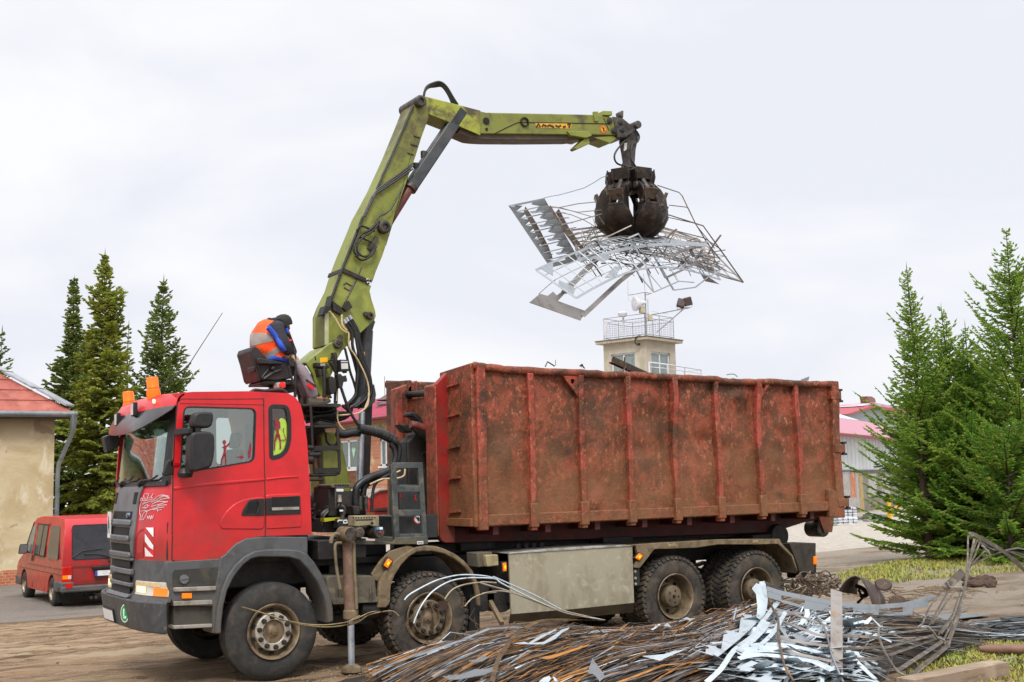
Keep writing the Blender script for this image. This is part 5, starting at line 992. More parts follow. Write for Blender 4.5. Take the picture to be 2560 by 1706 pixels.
# large punched grid, front lower left to right
def gridsheet(A,B,C,D,nu,nv,sag,wb,wc,skip=(),jit=0):
    """bars of a punched sheet between corners A(left) B(bottom) C(right) D(top), arched by sag"""
    f=lambda u,v:(lambda p:(p[0],p[1]-sag*math.sin(pi*u),p[2]))(lerp(lerp(A,D,u),lerp(B,C,u),v))
    st=[]
    for i in range(nu+1):
        if i in skip: continue
        j=random.uniform(-jit,jit); st.append(([f(i/nu,v/6) for v in range(7)],wb if i in(0,nu) else wc))
    for i in range(nv+1): st.append(([f(u/14,i/nv) for u in range(15)],wb*1.2 if i in(0,nv) else wc))
    return st,f
random.seed(21)
st,f=gridsheet((305,893,-.8),(685,1160,-1.1),(2050,985,-.3),(1910,760,.2),16,5,200,.030,.014)
pls=[[f(.02,.0),f(.1,.0),f(.03,.3)],[f(.0,.55),f(.03,.45),f(.05,.8),f(.01,.9)],[f(.27,.3),f(.36,.28),f(.36,.45),f(.3,.5)],[f(.22,.9),f(.33,.72),f(.36,.8),f(.26,1.)]]
sheet('skeleton_sheet','large arched grid of punched sheet along the underside of the held bundle',st,M_galv,plates=pls)
mat('plate_grey_worn','#7d7874','#69635d','#8d7a5a',sc1=4,sc2=8,t2=(.6,.7),rough=.45,metal=.5); st,f=gridsheet((640,515,.3),(690,700,-.2),(2270,1010,.1),(1900,640,.5),13,5,90,.03,.014)
sheet('skeleton_sheet','dark crossing lattice of thin bars spread right below the grapple',st,MATS['plate_grey_worn'])
st,f=gridsheet((660,560,.2),(700,780,-.4),(1990,900,-.1),(1860,610,.3),17,6,120,.03,.013)
pls=[[f(.35,.3),f(.42,.3),f(.44,.5),f(.36,.5)],[f(.3,.75),f(.38,.75),f(.39,.9),f(.31,.9)],[f(.47,.75),f(.53,.75),f(.54,.95),f(.48,.95)]]
sheet('skeleton_sheet','grey brown dense punched sheet in the middle of the bundle',st,MATS['sheet_brown_grey'],plates=pls)
st,f=gridsheet((690,740,-.5),(720,810,-.6),(1930,660,-.4),(1400,590,-.1),15,3,70,.05,.013)
sheet('skeleton_sheet','blue grey arched band of sheet crossing the front of the bundle',st,M_galv)
# bottom plate with a long arm
sheet('cut_plate','flat grey L-shaped plate with a long arm at the bottom of the bundle',[([(745,1330,-1.1),(1100,1000,-.7),(1380,780,-.3)],.07),([(565,1110,-.9),(820,850,-.6),(940,730,-.4)],.085),([(330,1120,-1),(420,1040,-.95),(490,985,-.9)],.012)],mat('plate_grey_worn','#7d7874','#69635d','#8d7a5a',sc1=4,sc2=8,t2=(.6,.7),rough=.45,metal=.5),
  plates=[[(240,1205,-1.2),(340,1120,-1.1),(415,1140,-1.05),(465,1100,-1.02),(500,1135,-1.0),(560,1095,-.95),(585,1108,-.95),(510,1188,-1.0),(775,1285,-1.0),(725,1375,-1.15)]])
sheet('wire_frame_sheet','thin wire-like outer frame hanging on the right edge of the bundle',[([(1455,90,.6),(1660,158,.55),(1690,190,.5),(1815,450,.3),(1930,640,.2),(2050,790,.1)],.018),([(1560,370,.4),(1890,475,.3),(2080,740,.1),(2270,1010,0)],.022),([(1560,395,.4),(1810,450,.35),(2000,690,.2)],.014),([(1565,278,.5),(1735,298,.45),(1760,330,.4)],.016),([(1500,485,.3),(1620,520,.3),(1900,590,.2),(2060,700,.1)],.018),([(2270,1010,0),(2100,965,-.1),(1900,890,-.2)],.022),([(2080,880,0),(1990,850,-.1),(1850,800,-.2)],.018)],MATS['dark_strip_steel'])
sheet('wire_frame_sheet','long thin wire running from the comb sheet up to the grapple top',[([(382,210,-.5),(440,195,-.45),(520,182,-.4),(640,150,-.3),(760,115,-.2),(860,60,-.1),(930,15,0),(985,0,0)],.012)],M_galv)
sheet('wire_frame_sheet','thin bars fanning from the left strips to the grapple claws',[([(440,300,-.3),(530,300,-.2),(700,265,-.1),(880,247,0)],.016),([(520,305,-.25),(700,345,-.15),(920,325,-.05)],.014),([(540,470,-.25),(760,410,-.15),(930,360,-.1)],.016),([(530,300,-.3),(700,350,-.2),(840,390,-.1),(870,480,0)],.012),([(520,345,-.3),(640,370,-.2),(760,420,-.1),(880,490,0)],.014),([(780,640,-.4),(1000,570,-.5),(1210,470,-.6)],.02)],MATS['plate_grey_worn'])
sheet('wire_frame_sheet','open trapezoid frame of thin bars hanging under the right of the bundle',[([(1190,590,-.5),(1340,840,-.6),(1420,1105,-.7)],.024),([(1420,1105,-.7),(1500,1070,-.6),(1660,1000,-.5),(1805,1012,-.4)],.018),([(1160,650,-.5),(1280,940,-.6),(1420,1105,-.7)],.018),([(1360,910,-.5),(1495,1068,-.6)],.012),([(1490,880,-.4),(1610,1085,-.5)],.03),([(1610,1085,-.5),(1815,1058,-.4),(1940,960,-.3),(2050,900,-.2)],.02),([(1580,870,-.4),(1660,1000,-.5)],.01),([(1270,545,-.6),(1400,720,-.5),(1530,970,-.5)],.024),([(1180,590,-.6),(1280,548,-.6)],.028)],M_galv)
sheet('cut_plate','triangular webbed end of a punched sheet on the right side of the bundle',[([(1520,790,-.5),(1800,665,-.3),(1930,625,-.2)],.05),([(1915,640,-.3),(1860,740,-.3),(1820,790,-.35)],.05),([(1760,680,-.3),(1800,770,-.3)],.05),([(1930,625,-.2),(2000,770,-.2)],.02),([(1840,830,-.3),(1985,768,-.2),(2050,900,-.1)],.05),([(1530,970,-.5),(1700,890,-.4),(1860,815,-.3)],.035)],MATS['plate_grey_worn'],plates=[[(1850,905,-.2),(1925,950,-.2),(2045,1030,-.2),(1905,1000,-.2)]])
b=MB(); random.seed(8)
for q in range(130):
    u_=random.uniform(0,1); x0=700+1250*u_; y0=random.uniform(560,860)+ (120*u_-40); d_=random.uniform(-.5,.5); a=random.choice((.15,.3,-.25,1.0,-.9))+random.uniform(-.2,.2); L=random.uniform(60,260); b.ribbon([T1('i',x0,y0,y=d_),T1('i',x0+L*.5*math.cos(a),y0+L*.5*math.sin(a)-8,y=d_+.05),T1('i',x0+L*math.cos(a),y0+L*math.sin(a),y=d_+.1)],random.choice((.008,.012,.02,.03)),Vector((-.4,-.7,.5)),.003)
b.prism(TX('i',[(1000,560),(1040,530),(1330,560),(1360,640),(1310,700),(1060,720)],0),-.25,.25) if 0 else None
tag(b.build('sheet_tangle',M_stripd),'tangle of thin dark slivers of sheet gripped under the claws','scrap',kind='stuff')
# ================================================================== OPERATOR
def skin(name,V,E_,rad,m,parent,root=0,sub=2):
    bm=bmesh.new(); L=bm.verts.layers.skin.verify(); vs=[]
    for i,(p,r) in enumerate(zip(V,rad)):
        v=bm.verts.new(p); v[L].radius=(r if isinstance(r,tuple) else (r,r)); v[L].use_root=(i==root); vs.append(v)
    for a,c in E_: bm.edges.new((vs[a],vs[c]))
    mesh=bpy.data.meshes.new(name); bm.to_mesh(mesh); bm.free(); mesh.materials.append(m)
    o=bpy.data.objects.new(name,mesh); COL.objects.link(o); s=o.modifiers.new('skin','SKIN'); s.use_smooth_shade=True; su=o.modifiers.new('sub','SUBSURF'); su.levels=sub; su.render_levels=sub
    if parent: 
        o.parent=parent
        if parent.type=='EMPTY': o.location=-parent.location
    return o
Yp=-.18; hipP=T1('C',430,690,y=Yp); person=thing('person','person in orange hi-vis vest and grey work trousers bent forward on the crane seat','person',(hipP.x,Yp,hipP.z-.1))
c3=lambda a,b_,y: T1('C',a,b_,y=y)
hip=c3(440,660,Yp); waist=c3(345,560,Yp); chest=c3(340,400,Yp); upper=c3(400,270,Yp); neck=c3(440,215,Yp); hd1=c3(490,225,Yp); hd2=c3(530,275,Yp)
kneeR=c3(730,790,Yp-.14); ankR=c3(880,1120,Yp-.14); toeR=c3(1040,1125,Yp-.14); kneeL=c3(690,770,Yp+.2); ankL=c3(800,1130,Yp+.2); toeL=c3(930,1150,Yp+.22)
shR=c3(420,300,Yp-.2); elR=c3(520,480,Yp-.3); wrR=c3(595,600,Yp-.27); shL=c3(470,270,Yp+.2); elL=c3(560,470,Yp+.3); wrL=c3(640,610,Yp+.22)
V=[hip,waist,chest,upper,neck,hd1,hd2,kneeR,ankR,toeR,kneeL,ankL,toeL,shR,elR,wrR,shL,elL,wrL]
ED=[(0,1),(1,2),(2,3),(3,4),(4,5),(5,6),(0,7),(7,8),(8,9),(0,10),(10,11),(11,12),(3,13),(13,14),(14,15),(3,16),(16,17),(17,18)]
M_skin=mat('skin_tone','#b98468','#a8735a',rough=.55)
RD=[.13,.13,.14,.12,.06,.085,.075,.07,.045,.04,.07,.045,.04,.07,.05,.032,.07,.05,.032]
body=skin('body',V,ED,RD,M_skin,person)
M_jk=mat('navy_black_jacket','#25242c','#1a1a20','#32303a',sc1=9,rough=.8,bump=.4,bsc=18,bd=.02); M_bl=mat('jacket_blue','#2350c0','#1d429f',sc1=9,rough=.7,bump=.35,bsc=20,bd=.02)
M_or=mat('hivis_orange','#ff5a14','#f24c0c',sc1=6,rough=.65,bump=.35,bsc=12,bd=.02); M_ref=mat('reflective_tape','#9b968f','#87827c',rough=.4); M_tr=mat('grey_work_trousers','#8e8389','#7b7077','#9c9298',sc1=7,rough=.85,bump=.5,bsc=14,bd=.02)
# jacket: torso, arms (dark), blue back sleeves
jk=skin('jacket',[hip+Vector((-.02,0,.02)),waist,chest,upper,neck,shR,elR,wrR,shL,elL,wrL],[(0,1),(1,2),(2,3),(3,4),(3,5),(5,6),(6,7),(3,8),(8,9),(9,10)],[(.17,.15),(.17,.16),(.18,.17),(.14,.15),.075,.10,.085,.055,.10,.085,.055],M_jk,person)
b=MB(); P=[shR+Vector((-.075,-.05,.02)),lerp(shR,elR,.5),elR,lerp(elR,wrR,.5)]; P=[Vector(p)+Vector((-.055,-.035,-.01)) for p in P]; b.tube(P,[.035,.07,.065,.035],12,smooth=5); b.tube([c3(345,650,Yp-.2),c3(430,640,Yp-.22),c3(520,665,Yp-.2),c3(565,705,Yp-.18)],[.03,.06,.06,.03],10,smooth=4); b.tube([c3(540,290,Yp-.1),c3(565,340,Yp-.1)],.025,8); b.build('jacket_blue_panel',M_bl,jk)
# vest: rings round the torso from hem to collar
def ring(c,up,rx,ry,n=28):
    up=up.normalized(); t=Vector((0,1,0)); f=up.cross(t).normalized()*-1
    return [c+f*rx*math.cos(2*pi*k/n)+t*ry*math.sin(2*pi*k/n) for k in range(n)]
sp=[c3(425,640,Yp),c3(385,585,Yp),c3(340,520,Yp),c3(315,450,Yp),c3(330,370,Yp),c3(365,300,Yp),c3(395,250,Yp),c3(410,225,Yp)]
spx=spline(sp,5); N_=len(spx); rows=[]
for i,p in enumerate(spx):
    t=i/(N_-1); up=spx[min(i+1,N_-1)]-spx[max(i-1,0)]; rx=float(np.interp(t,[0,.25,.5,.75,.9,1],[.205,.205,.20,.165,.115,.075])); ry=float(np.interp(t,[0,.25,.5,.75,.9,1],[.245,.245,.25,.235,.17,.1]))
    w=[1+.02*math.sin(k*1.3+i*.9) for k in range(29)]
    r_=ring(p,up,rx,ry); rows.append([p+(q-p)*w[k] for k,q in enumerate(r_)]+[p+(r_[0]-p)*w[0]])
b=MB(); b.grid(rows); vest=b.build('hivis_vest',M_or,person,ang=80)
b=MB()
for a_,c_ in((.16,.25),(.40,.49)):
    i0,i1=int(a_*(N_-1)),int(c_*(N_-1))+1; b.grid([[spx[i]+(q-spx[i])*1.018 for q in rows[i]] for i in range(i0,i1+1)])
b.build('reflective_band',M_ref,vest,ang=80)
b=MB(); b.tube([c3(555,395,Yp-.2),c3(575,432,Yp-.2),c3(605,430,Yp-.2)],.012,6); b.build('vest_cord',M_or,vest)
# trousers, boots
trs=skin('work_trousers',[hip,kneeR,lerp(kneeR,ankR,.5),ankR,kneeL,ankL],[(0,1),(1,2),(2,3),(0,4),(4,5)],[(.14,.14),.086,.082,.075,.088,.075],M_tr,person)
b=MB(); b.ribbon([c3(792,940,Yp-.265),c3(830,970,Yp-.262),c3(870,1000,Yp-.255)],.045,(0,-1,0),.006); b.build('red_pocket_flash',mat('pocket_red','#d11f2e',rough=.6),trs); b=MB(); b.ribbon([c3(778,895,Yp-.262),c3(830,935,Yp-.262),c3(893,975,Yp-.255)],.03,(0,-1,0),.006); b.build('pocket_trim',M_black,trs)
M_bt=mat('work_boot_brown','#5c5142','#463d32',sc1=9,rough=.7)
for an,to in((ankR,toeR),(ankL,toeL)):
    d_=(to-an); d_.z=0; d_.normalize(); q=an+Vector((0,0,-.045))
    b=MB(); up_=Vector((0,0,1)); sd=d_.cross(up_)
    secs=[(-.09,.045,.075,.0),(-.06,.05,.10,.0),(0,.05,.105,.0),(.06,.052,.085,.0),(.12,.055,.06,.0),(.17,.05,.05,.01),(.20,.03,.03,.015)]
    rows=[]
    for s_,w,h,z in secs: rows.append([q+d_*s_+sd*w*math.cos(2*pi*k/14)+up_*(z+max(-.3*h,h*math.sin(2*pi*k/14))) for k in range(15)])
    b.grid(rows); n=15; b.f.append(tuple(range(n-1))); b.f.append(tuple(len(b.v)-n+k for k in range(n-1))); b.build('boot',M_bt,person,ang=70)
# hands: palm with four curled fingers and a thumb, in tan gloves; cap and collar
M_gl=mat('tan_glove','#b39a72','#8e7756','#6d5c45',sc1=14,rough=.75)
for wr,el,sg in((wrR,elR,-1),(wrL,elL,1)):
    d_=(wr-el).normalized(); s_=Vector((0,1,0)); n_=d_.cross(s_).normalized()
    VV=[wr,wr+d_*.05,wr+d_*.095]; EE=[(0,1),(1,2)]; RR=[.034,(.04,.026),(.042,.022)]
    for k,(o,l) in enumerate(((-.03,.03),(-.01,.035),(.011,.033),(.03,.026))):
        base=wr+d_*.095+s_*o; i=len(VV); VV+=[base,base+d_*l*.9-n_*.004,base+d_*l*1.3-n_*.028,base+d_*l*.8-n_*.048]; EE+=[(2,i),(i,i+1),(i+1,i+2),(i+2,i+3)]; RR+=[.013,.0115,.0105,.009]
    i=len(VV); th_=wr+d_*.045-s_*.04*sg*-1; VV+=[th_,th_+d_*.03-n_*.02+s_*.012*sg,th_+d_*.055-n_*.038]; EE+=[(1,i),(i,i+1),(i+1,i+2)]; RR+=[.014,.013,.011]
    skin('glove',VV,EE,RR,M_gl,person,sub=1)
b=MB(); ctr=lerp(hd1,hd2,.35); ctr=Vector(ctr)+Vector((-.0,0,.03)); ax_=Vector((-.25,0,1)).normalized()
b.lathe([(.112,-.05),(.116,-.01),(.11,.03),(.09,.065),(.05,.09),(0,.098)],ctr,ax_,24); b.build('knit_cap',mat('dark_cap','#23221f','#2e2c26','#1a1917',sc1=20,rough=.9,bump=.3,bsc=90),person)
b=MB(); b.tube([c3(345,205,Yp-.1),c3(400,195,Yp-.14),c3(460,190,Yp-.12),c3(520,240,Yp-.1),c3(560,300,Yp-.08)],[.035,.045,.05,.05,.03],10,smooth=4); b.tube([c3(345,205,Yp+.1),c3(400,195,Yp+.14),c3(460,190,Yp+.12),c3(520,240,Yp+.1)],[.03,.04,.045,.03],10,smooth=4); b.tube([c3(350,200,Yp-.1),c3(345,200,Yp),c3(350,200,Yp+.1)],.04,10); b.build('jacket_hood',M_jk,jk)
# face under the cap, bowed forward
b=MB(); fdir=(hd2-hd1).normalized(); fc=hd2+fdir*.02
b.lathe([(0,.1),(.03,.085),(.055,.04),(.062,0),(.05,-.03)],hd1+Vector((.03,0,-.02)),fdir,16); o=b.build('face',M_skin,body) 
b=MB(); f0=hd1+fdir*.11+Vector((.02,0,-.03))
b.lathe([(0,.03),(.012,.02),(.018,-.01)],f0,fdir,10); b.build('nose',M_skin,o); b=MB(); b.box(f0+Vector((0,0,0))-fdir*.02+Vector((-.03,0,-.045)),(.012,.045,.008)); b.build('mouth',mat('lip_tone','#8d4f44',rough=.6),o)
for s_ in(-1,1): b=MB(); b.lathe([(0,.012),(.01,.008),(.012,0)],f0+Vector((.0,.03*s_,.02))-fdir*.03,fdir,10); b.build('eye',M_white,o); b=MB(); b.lathe([(0,-.01),(.025,-.006),(.03,.008),(.02,.012)],hd1+Vector((0,.085*s_,-.02)),(0,s_,0),10); b.build('ear',M_skin,o)
# vest seen through the rear side window
b=MB(); pl_=TX('A',[(1712,780),(1722,690),(1735,560),(1770,470),(1790,448),(1825,462),(1845,520),(1846,640),(1822,720),(1780,765),(1720,785)],-1.2); rows=[]
b.prism(pl_,-1.222,-1.18); tag(b.build('hivis_vest',mat('hivis_yellow','#c6ea10','#b2d80c',sc1=6,rough=.6,bump=.4,bsc=10,bd=.03),bevel=.015),'bright yellow hi-vis vest hanging inside the cab behind its narrow rear side window','vest')
# ================================================================== GROUND
def sstep(a,b,t): t=min(1,max(0,(t-a)/(b-a))); return t*t*(3-2*t)
def ground_z(x,y):
    s=x*math.sin(YAW)+y*math.cos(YAW)
    return -.35*sstep(5.,13.,y+.15*x-.1*x)*(1) - .1*sstep(30,60,s)
def gnd():
    xs=np.unique(np.concatenate([np.linspace(-400,-12,14),np.linspace(-12,34,330),np.linspace(34,60,40),np.linspace(60,600,20)]))
    ys=np.unique(np.concatenate([np.linspace(-60,-12,8),np.linspace(-12,16,260),np.linspace(16,50,60),np.linspace(50,600,20)]))
    XX,YY=np.meshgrid(xs,ys); ss=np.vectorize(ground_z)(XX,YY); rg=np.random.default_rng(2)
    def vn(fx,fy,seed):
        r=np.random.default_rng(seed); out=0
        for k in range(10): a=r.uniform(.5,1.5,2); out=out+np.sin(XX*fx*a[0]+r.uniform(0,6)+.7*np.sin(YY*fy*.6*a[1]+r.uniform(0,6)))*np.sin(YY*fy*a[1]+r.uniform(0,6))
        return out/10
    near=((XX>-12)&(XX<34)&(YY>-12)&(YY<16))
    Z=ss+near*(.042*vn(.9,4.5,1)+.022*vn(3,11,2)+.010*rg.normal(size=XX.shape)*((YY<9)))
    b=MB(); nx=len(xs); b.v=[(float(XX[i,j]),float(YY[i,j]),float(Z[i,j])) for i in range(len(ys)) for j in range(nx)]
    b.f=[(i*nx+j,i*nx+j+1,(i+1)*nx+j+1,(i+1)*nx+j) for i in range(len(ys)-1) for j in range(nx-1)]
    t=NT('yard_dirt'); L=lin
    sx=t.n('ShaderNodeSeparateXYZ'); t.l(t.src,sx.inputs[0]); X_,Y_=sx.outputs[0],sx.outputs[1]
    col=t.mix(t.ramp(t.noise(.9,8,.6,.5,(.35,2.2,1)),.38,.66),L('#987e63'),L('#b19375'))
    col=t.mix(t.ramp(t.noise(2.2,8,.65,.4,(.3,2.6,1)),.50,.66),col,L('#6b5843'))
    col=t.mix(t.ramp(t.noise(26,9,.8),.50,.64),col,L('#b09b7f')); col=t.mix(t.ramp(t.noise(45,8,.8),.54,.66),col,L('#6d5740')); trk=t.noise(1.,9,.72,.5,(.24,2.4,1)); col=t.mix(t.ramp(trk,.52,.62),col,L('#66533f')); col=t.mix(t.ramp(trk,.46,.40),col,L('#b5a083'))
    grav=t.mix(t.ramp(t.noise(60,4,.8),.42,.62),L('#8a7e70'),L('#a59a8b')); grav=t.mix(t.ramp(t.noise(.7,6,.6,.5,(.5,1.5,1)),.45,.65),grav,L('#7c6c59'))
    wob=t.math('MULTIPLY',t.math('SUBTRACT',t.noise(.35,5),.5),6.)
    fx=t.ramp(t.math('ADD',X_,wob),7.5,12.5); col=t.mix(fx,col,grav)
    asp=t.mix(t.ramp(t.noise(40,5,.7),.4,.65),L('#7d756d'),L('#958c82')); asp=t.mix(t.ramp(t.noise(.8,6,.6),.5,.7),asp,L('#6f665d'))
    yy=t.math('ADD',Y_,t.math('MULTIPLY',t.math('SUBTRACT',t.noise(.9,5),.5),1.6)); left=t.ramp(X_,9.,5.)
    col=t.mix(t.math('MULTIPLY',t.ramp(yy,9.6,10.3),left),col,asp)
    st=t.math('MULTIPLY',t.math('MULTIPLY',t.ramp(yy,8.6,9.3),t.ramp(yy,10.5,9.9)),left); col=t.mix(t.math('MULTIPLY',st,.7),col,L('#5d4a3a'))
    ln=t.math('SUBTRACT',t.math('SUBTRACT',Y_,14.3),t.math('MULTIPLY',t.math('SUBTRACT',X_,25.),.21)); con=t.mix(t.ramp(t.noise(3,6,.6,.3),.4,.65),L('#bab2a6'),L('#aaa194'))
    col=t.mix(t.math('MULTIPLY',t.ramp(ln,0.,.25),t.ramp(X_,11.,12.)),col,con)
    h=t.math('ADD',t.math('MULTIPLY',t.noise(7,10,.78,.2,(.7,1.4,1)),1.),t.math('MULTIPLY',t.noise(55,7,.8),.45)); t.bump(h,1.,.06); m=t.fin(col,.92,0,.2)
    me=bpy.data.meshes.new('ground'); me.from_pydata(b.v,[],b.f); me.materials.append(m); o=bpy.data.objects.new('ground',me); COL.objects.link(o); me.polygons.foreach_set('use_smooth',[True]*len(me.polygons)); tag(o,kind='structure')
gnd()
# pebbles on the yard
def fast(name,V,F,m):
    me=bpy.data.meshes.new(name); me.vertices.add(len(V)); me.vertices.foreach_set('co',np.asarray(V,dtype=np.float32).ravel()); n=F.shape[1]
    me.loops.add(F.size); me.loops.foreach_set('vertex_index',F.ravel().astype(np.int32)); me.polygons.add(len(F)); me.polygons.foreach_set('loop_start',np.arange(0,F.size,n,dtype=np.int32)); me.polygons.foreach_set('loop_total',np.full(len(F),n,dtype=np.int32))
    me.update(calc_edges=True); me.materials.append(m); o=bpy.data.objects.new(name,me); COL.objects.link(o); return o
def pebbles():
    r=np.random.default_rng(9); n=7000; x=r.uniform(-4,16,n); y=r.uniform(-7,8,n); x=np.where(r.random(n)<.35,r.uniform(.2,3.,n),x); y=np.where(x<3,np.where(r.random(n)<.5,r.uniform(-3.2,-.3,n),y),y)
    s=r.gamma(1.6,.0042,n)+.003; g=np.array([ground_z(a,b) for a,b in zip(x,y)]); oct_=np.array([(1,0,0),(0,1,0),(-1,0,0),(0,-1,0),(0,0,.6),(0,0,-.6)])
    V=(oct_[None]*(s[:,None,None]*r.uniform(.6,1.3,(n,6,1))))+np.stack([x,y,g+s*.2],-1)[:,None,:]; f=np.array([(0,1,4),(1,2,4),(2,3,4),(3,0,4),(1,0,5),(2,1,5),(3,2,5),(0,3,5)])
    F=(f[None]+6*np.arange(n)[:,None,None]).reshape(-1,3)
    o=fast('loose_stones',V.reshape(-1,3),F,mat('pebble_grey','#8f806b','#776853','#a3947c',sc1=9,sc2=14,rough=.9)); tag(o,'small loose stones scattered over the yard','stones',kind='stuff')
pebbles()
# grass
def grass(name,label,pts,h,cols,seed):
    r=np.random.default_rng(seed); n=len(pts); P=np.array(pts); hh=h*r.uniform(.45,1.25,n); a=r.uniform(0,2*pi,n); ln=r.uniform(.2,1.3,n); w=.006*r.uniform(.7,1.8,n)
    d=np.stack([np.cos(a),np.sin(a),np.zeros(n)],-1); s=np.stack([-np.sin(a),np.cos(a),np.zeros(n)],-1); up=np.array([0,0,1.])
    b0=P-s*w[:,None]; b1=P+s*w[:,None]; m_=P+up*(hh*.6)[:,None]+d*(hh*ln*.3)[:,None]; t_=P+up*(hh*.85)[:,None]+d*(hh*ln*.9)[:,None]
    V=np.stack([b0,b1,m_+s*w[:,None]*.7,m_-s*w[:,None]*.7,t_],1).reshape(-1,3); i=5*np.arange(n)[:,None]
    F=np.concatenate([i+np.array([[0,1,2]]),i+np.array([[0,2,3]]),i+np.array([[3,2,4]])])
    m=mat(name+'_blades',*cols,sc1=2.2,t1=(.42,.6),sc2=5,t2=(.5,.64),rough=.75); o=fast(name,V,F,m); tag(o,label,'grass',kind='stuff')
def scatter(poly,n,seed,clump=None):
    r=np.random.default_rng(seed); P=np.array(poly); x0,y0=P.min(0);x1,y1=P.max(0); out=[]
    cl=[(r.uniform(x0,x1),r.uniform(y0,y1),r.uniform(.1,.5)) for k in range(clump)] if clump else None
    while len(out)<n:
        if cl: c=cl[r.integers(len(cl))]; x,y=r.normal(c[0],c[2]),r.normal(c[1],c[2])
        else: x,y=r.uniform(x0,x1),r.uniform(y0,y1)
        ins=False; j=len(poly)-1
        for i in range(len(poly)):
            if (poly[i][1]>y)!=(poly[j][1]>y) and x<(poly[j][0]-poly[i][0])*(y-poly[i][1])/(poly[j][1]-poly[i][1])+poly[i][0]: ins=not ins
            j=i
        if ins: out.append((x,y,ground_z(x,y)-.01))
    return out
gp=[(13.4,3.3),(14.4,4.3),(17.9,6.3),(20.8,7.8),(27,9.5),(27,2),(20,2.6),(15.3,2.1),(13.7,2.2)]
grass('grass','patchy yellow green grass under the spruces on the right',scatter(gp,7000,1)+scatter(gp,20000,6,170),.10,('#82903a','#a39a44','#7f6f40'),3)
gq=[(7.9,-3.7),(9.8,-3.4),(9.5,-6.5),(5.6,-6.9),(5.0,-5.6),(6.3,-4.8)]
grass('grass','tufts of green and yellow grass between the offcuts at lower right',scatter(gq,2500,2)+scatter(gq,11000,7,60),.065,('#6f8a20','#93862c','#74592c'),5)
# ================================================================== HOUSE (left)
def Upl(u,v,P0,n): q=ray(u,v); n=Vector(n); t=(Vector(P0)-CAM).dot(n)/q.dot(n); return CAM+q*t
Hy=21.5; hx=1.98; ze=4.20
M_pl=NT('stained_plaster_dark_top'); _c=M_pl.mix(M_pl.ramp(M_pl.noise(.8,8,.6,.6),.4,.62),lin('#c9ba98'),lin('#b5a27c')); _c=M_pl.mix(M_pl.ramp(M_pl.noise(2.6,8,.65,.5,(1,1,.5)),.52,.68),_c,lin('#d8ccb2')); _c=M_pl.mix(M_pl.ramp(M_pl.noise(1.4,5,.55,.7),.60,.66),_c,lin('#9b8a70')); _c=M_pl.mix(M_pl.math('MULTIPLY',M_pl.zc(3.4,4.3),.75),_c,lin('#6f5e43')); M_pl.bump(M_pl.noise(9,7,.6),.35,.03); M_pl=M_pl.fin(_c,.9)  # mottled stains, then evenly darker brown towards the eaves
house=thing('plastered_house','yellowish plastered house with red hipped roof at the left edge','house',(-4,26,-.35))
b=MB(); b.bb(-12,hx,Hy,Hy+9,.02,ze); b.build('wall',M_pl,house)
def brickmat(name,a,c,mo,scale,off=(0,0,0),rot=None):
    t=NT(name); br=t.n('ShaderNodeTexBrick'); br.inputs['Color1'].default_value=(*lin(a),1); br.inputs['Color2'].default_value=(*lin(c),1); br.inputs['Mortar'].default_value=(*lin(mo),1); br.inputs['Scale'].default_value=scale; br.inputs['Mortar Size'].default_value=.02; br.inputs['Row Height'].default_value=.25 if rot!='blk' else .5
    mp=t.n('ShaderNodeMapping'); t.l(t.src,mp.inputs[0]); mp.inputs['Rotation'].default_value=off; t.l(mp.outputs[0],br.inputs['Vector'])
    col=t.mix(t.ramp(t.noise(1.2,7,.65,.5),.52,.7),br.outputs['Color'],lin('#c2b292' if rot!='blk' else '#8f887e')); t.bump(br.outputs['Fac'],-.4,.02); return t.fin(col,.9)
M_brick=brickmat('old_brick','#a9573a','#b8704c','#b09a80',3.2,(R(90),0,0)); M_brickx=brickmat('old_brick_long','#a8644a','#b98762','#b7a288',3.2,(R(90),0,R(90)))
b=MB(); b.bb(-12,hx+.015,Hy-.04,Hy+9,-.5,.05); b.build('brick_base',M_brick,house)
Er=(2.36,Hy-.45,4.36); Rx=-3.0; Ry=Hy+4.9; Rz=4.36+.7*5.35
b=MB(); M_roof=mat('faded_red_roofing','#a0574a','#8f4a3f','#ad6656',sc1=3,sc2=1.4,rough=.8,bump=.15,bsc=9)
A_=Vector((Er[0],Er[1],Er[2])); B_=Vector((Er[0],Hy+10.2,Er[2])); C_=Vector((-14,Er[1],Er[2])); Rr=Vector((Rx,Ry,Rz)); Rl=Vector((-14,Ry,Rz)); D_=Vector((-14,Hy+10.2,Er[2])); dn=Vector((0,0,-.07))
b.add([A_,C_,Rl,Rr,B_,D_]+[p+dn for p in(A_,C_,Rl,Rr,B_,D_)],[(0,3,2,1),(0,4,3),(3,4,5,2),(6,7,8,9),(6,9,10),(9,8,11,10),(0,1,7,6),(4,0,6,10)]); roof=b.build('roof',M_roof,house,flat=True)
b=MB()
for q in range(1,12): 
    z=q*.32; y=Er[1]+z/.7; b.bar((-14,y-.005,Er[2]+z+.012),(Er[0]-z/.7,y-.005,Er[2]+z+.012),.02,.012)
b.build('roof_batten',M_roof,roof)
b=MB(); L_=(Rr-A_)
for q in range(7): p=A_+L_*(q/7+.02)+Vector((.08,.08,.1)); p2=A_+L_*((q+1)/7-.0)+Vector((.08,.08,.1)); b.bar(p,p2+Vector((0,0,.02)),.42,.05); b.bar(p2+Vector((0,0,.04)),p2+(p2-p)*.03+Vector((0,0,.04)),.44,.05)
b.build('ridge_cap',mat('pale_ridge_cap','#a9abb2','#94969c',rough=.4,metal=.4),roof)
b=MB(); b.bb(-14,Er[0]-.05,Hy-.42,Hy,4.16,4.28); b.build('soffit',mat('soffit_brown','#4d4237','#5f5345',rough=.85),house)
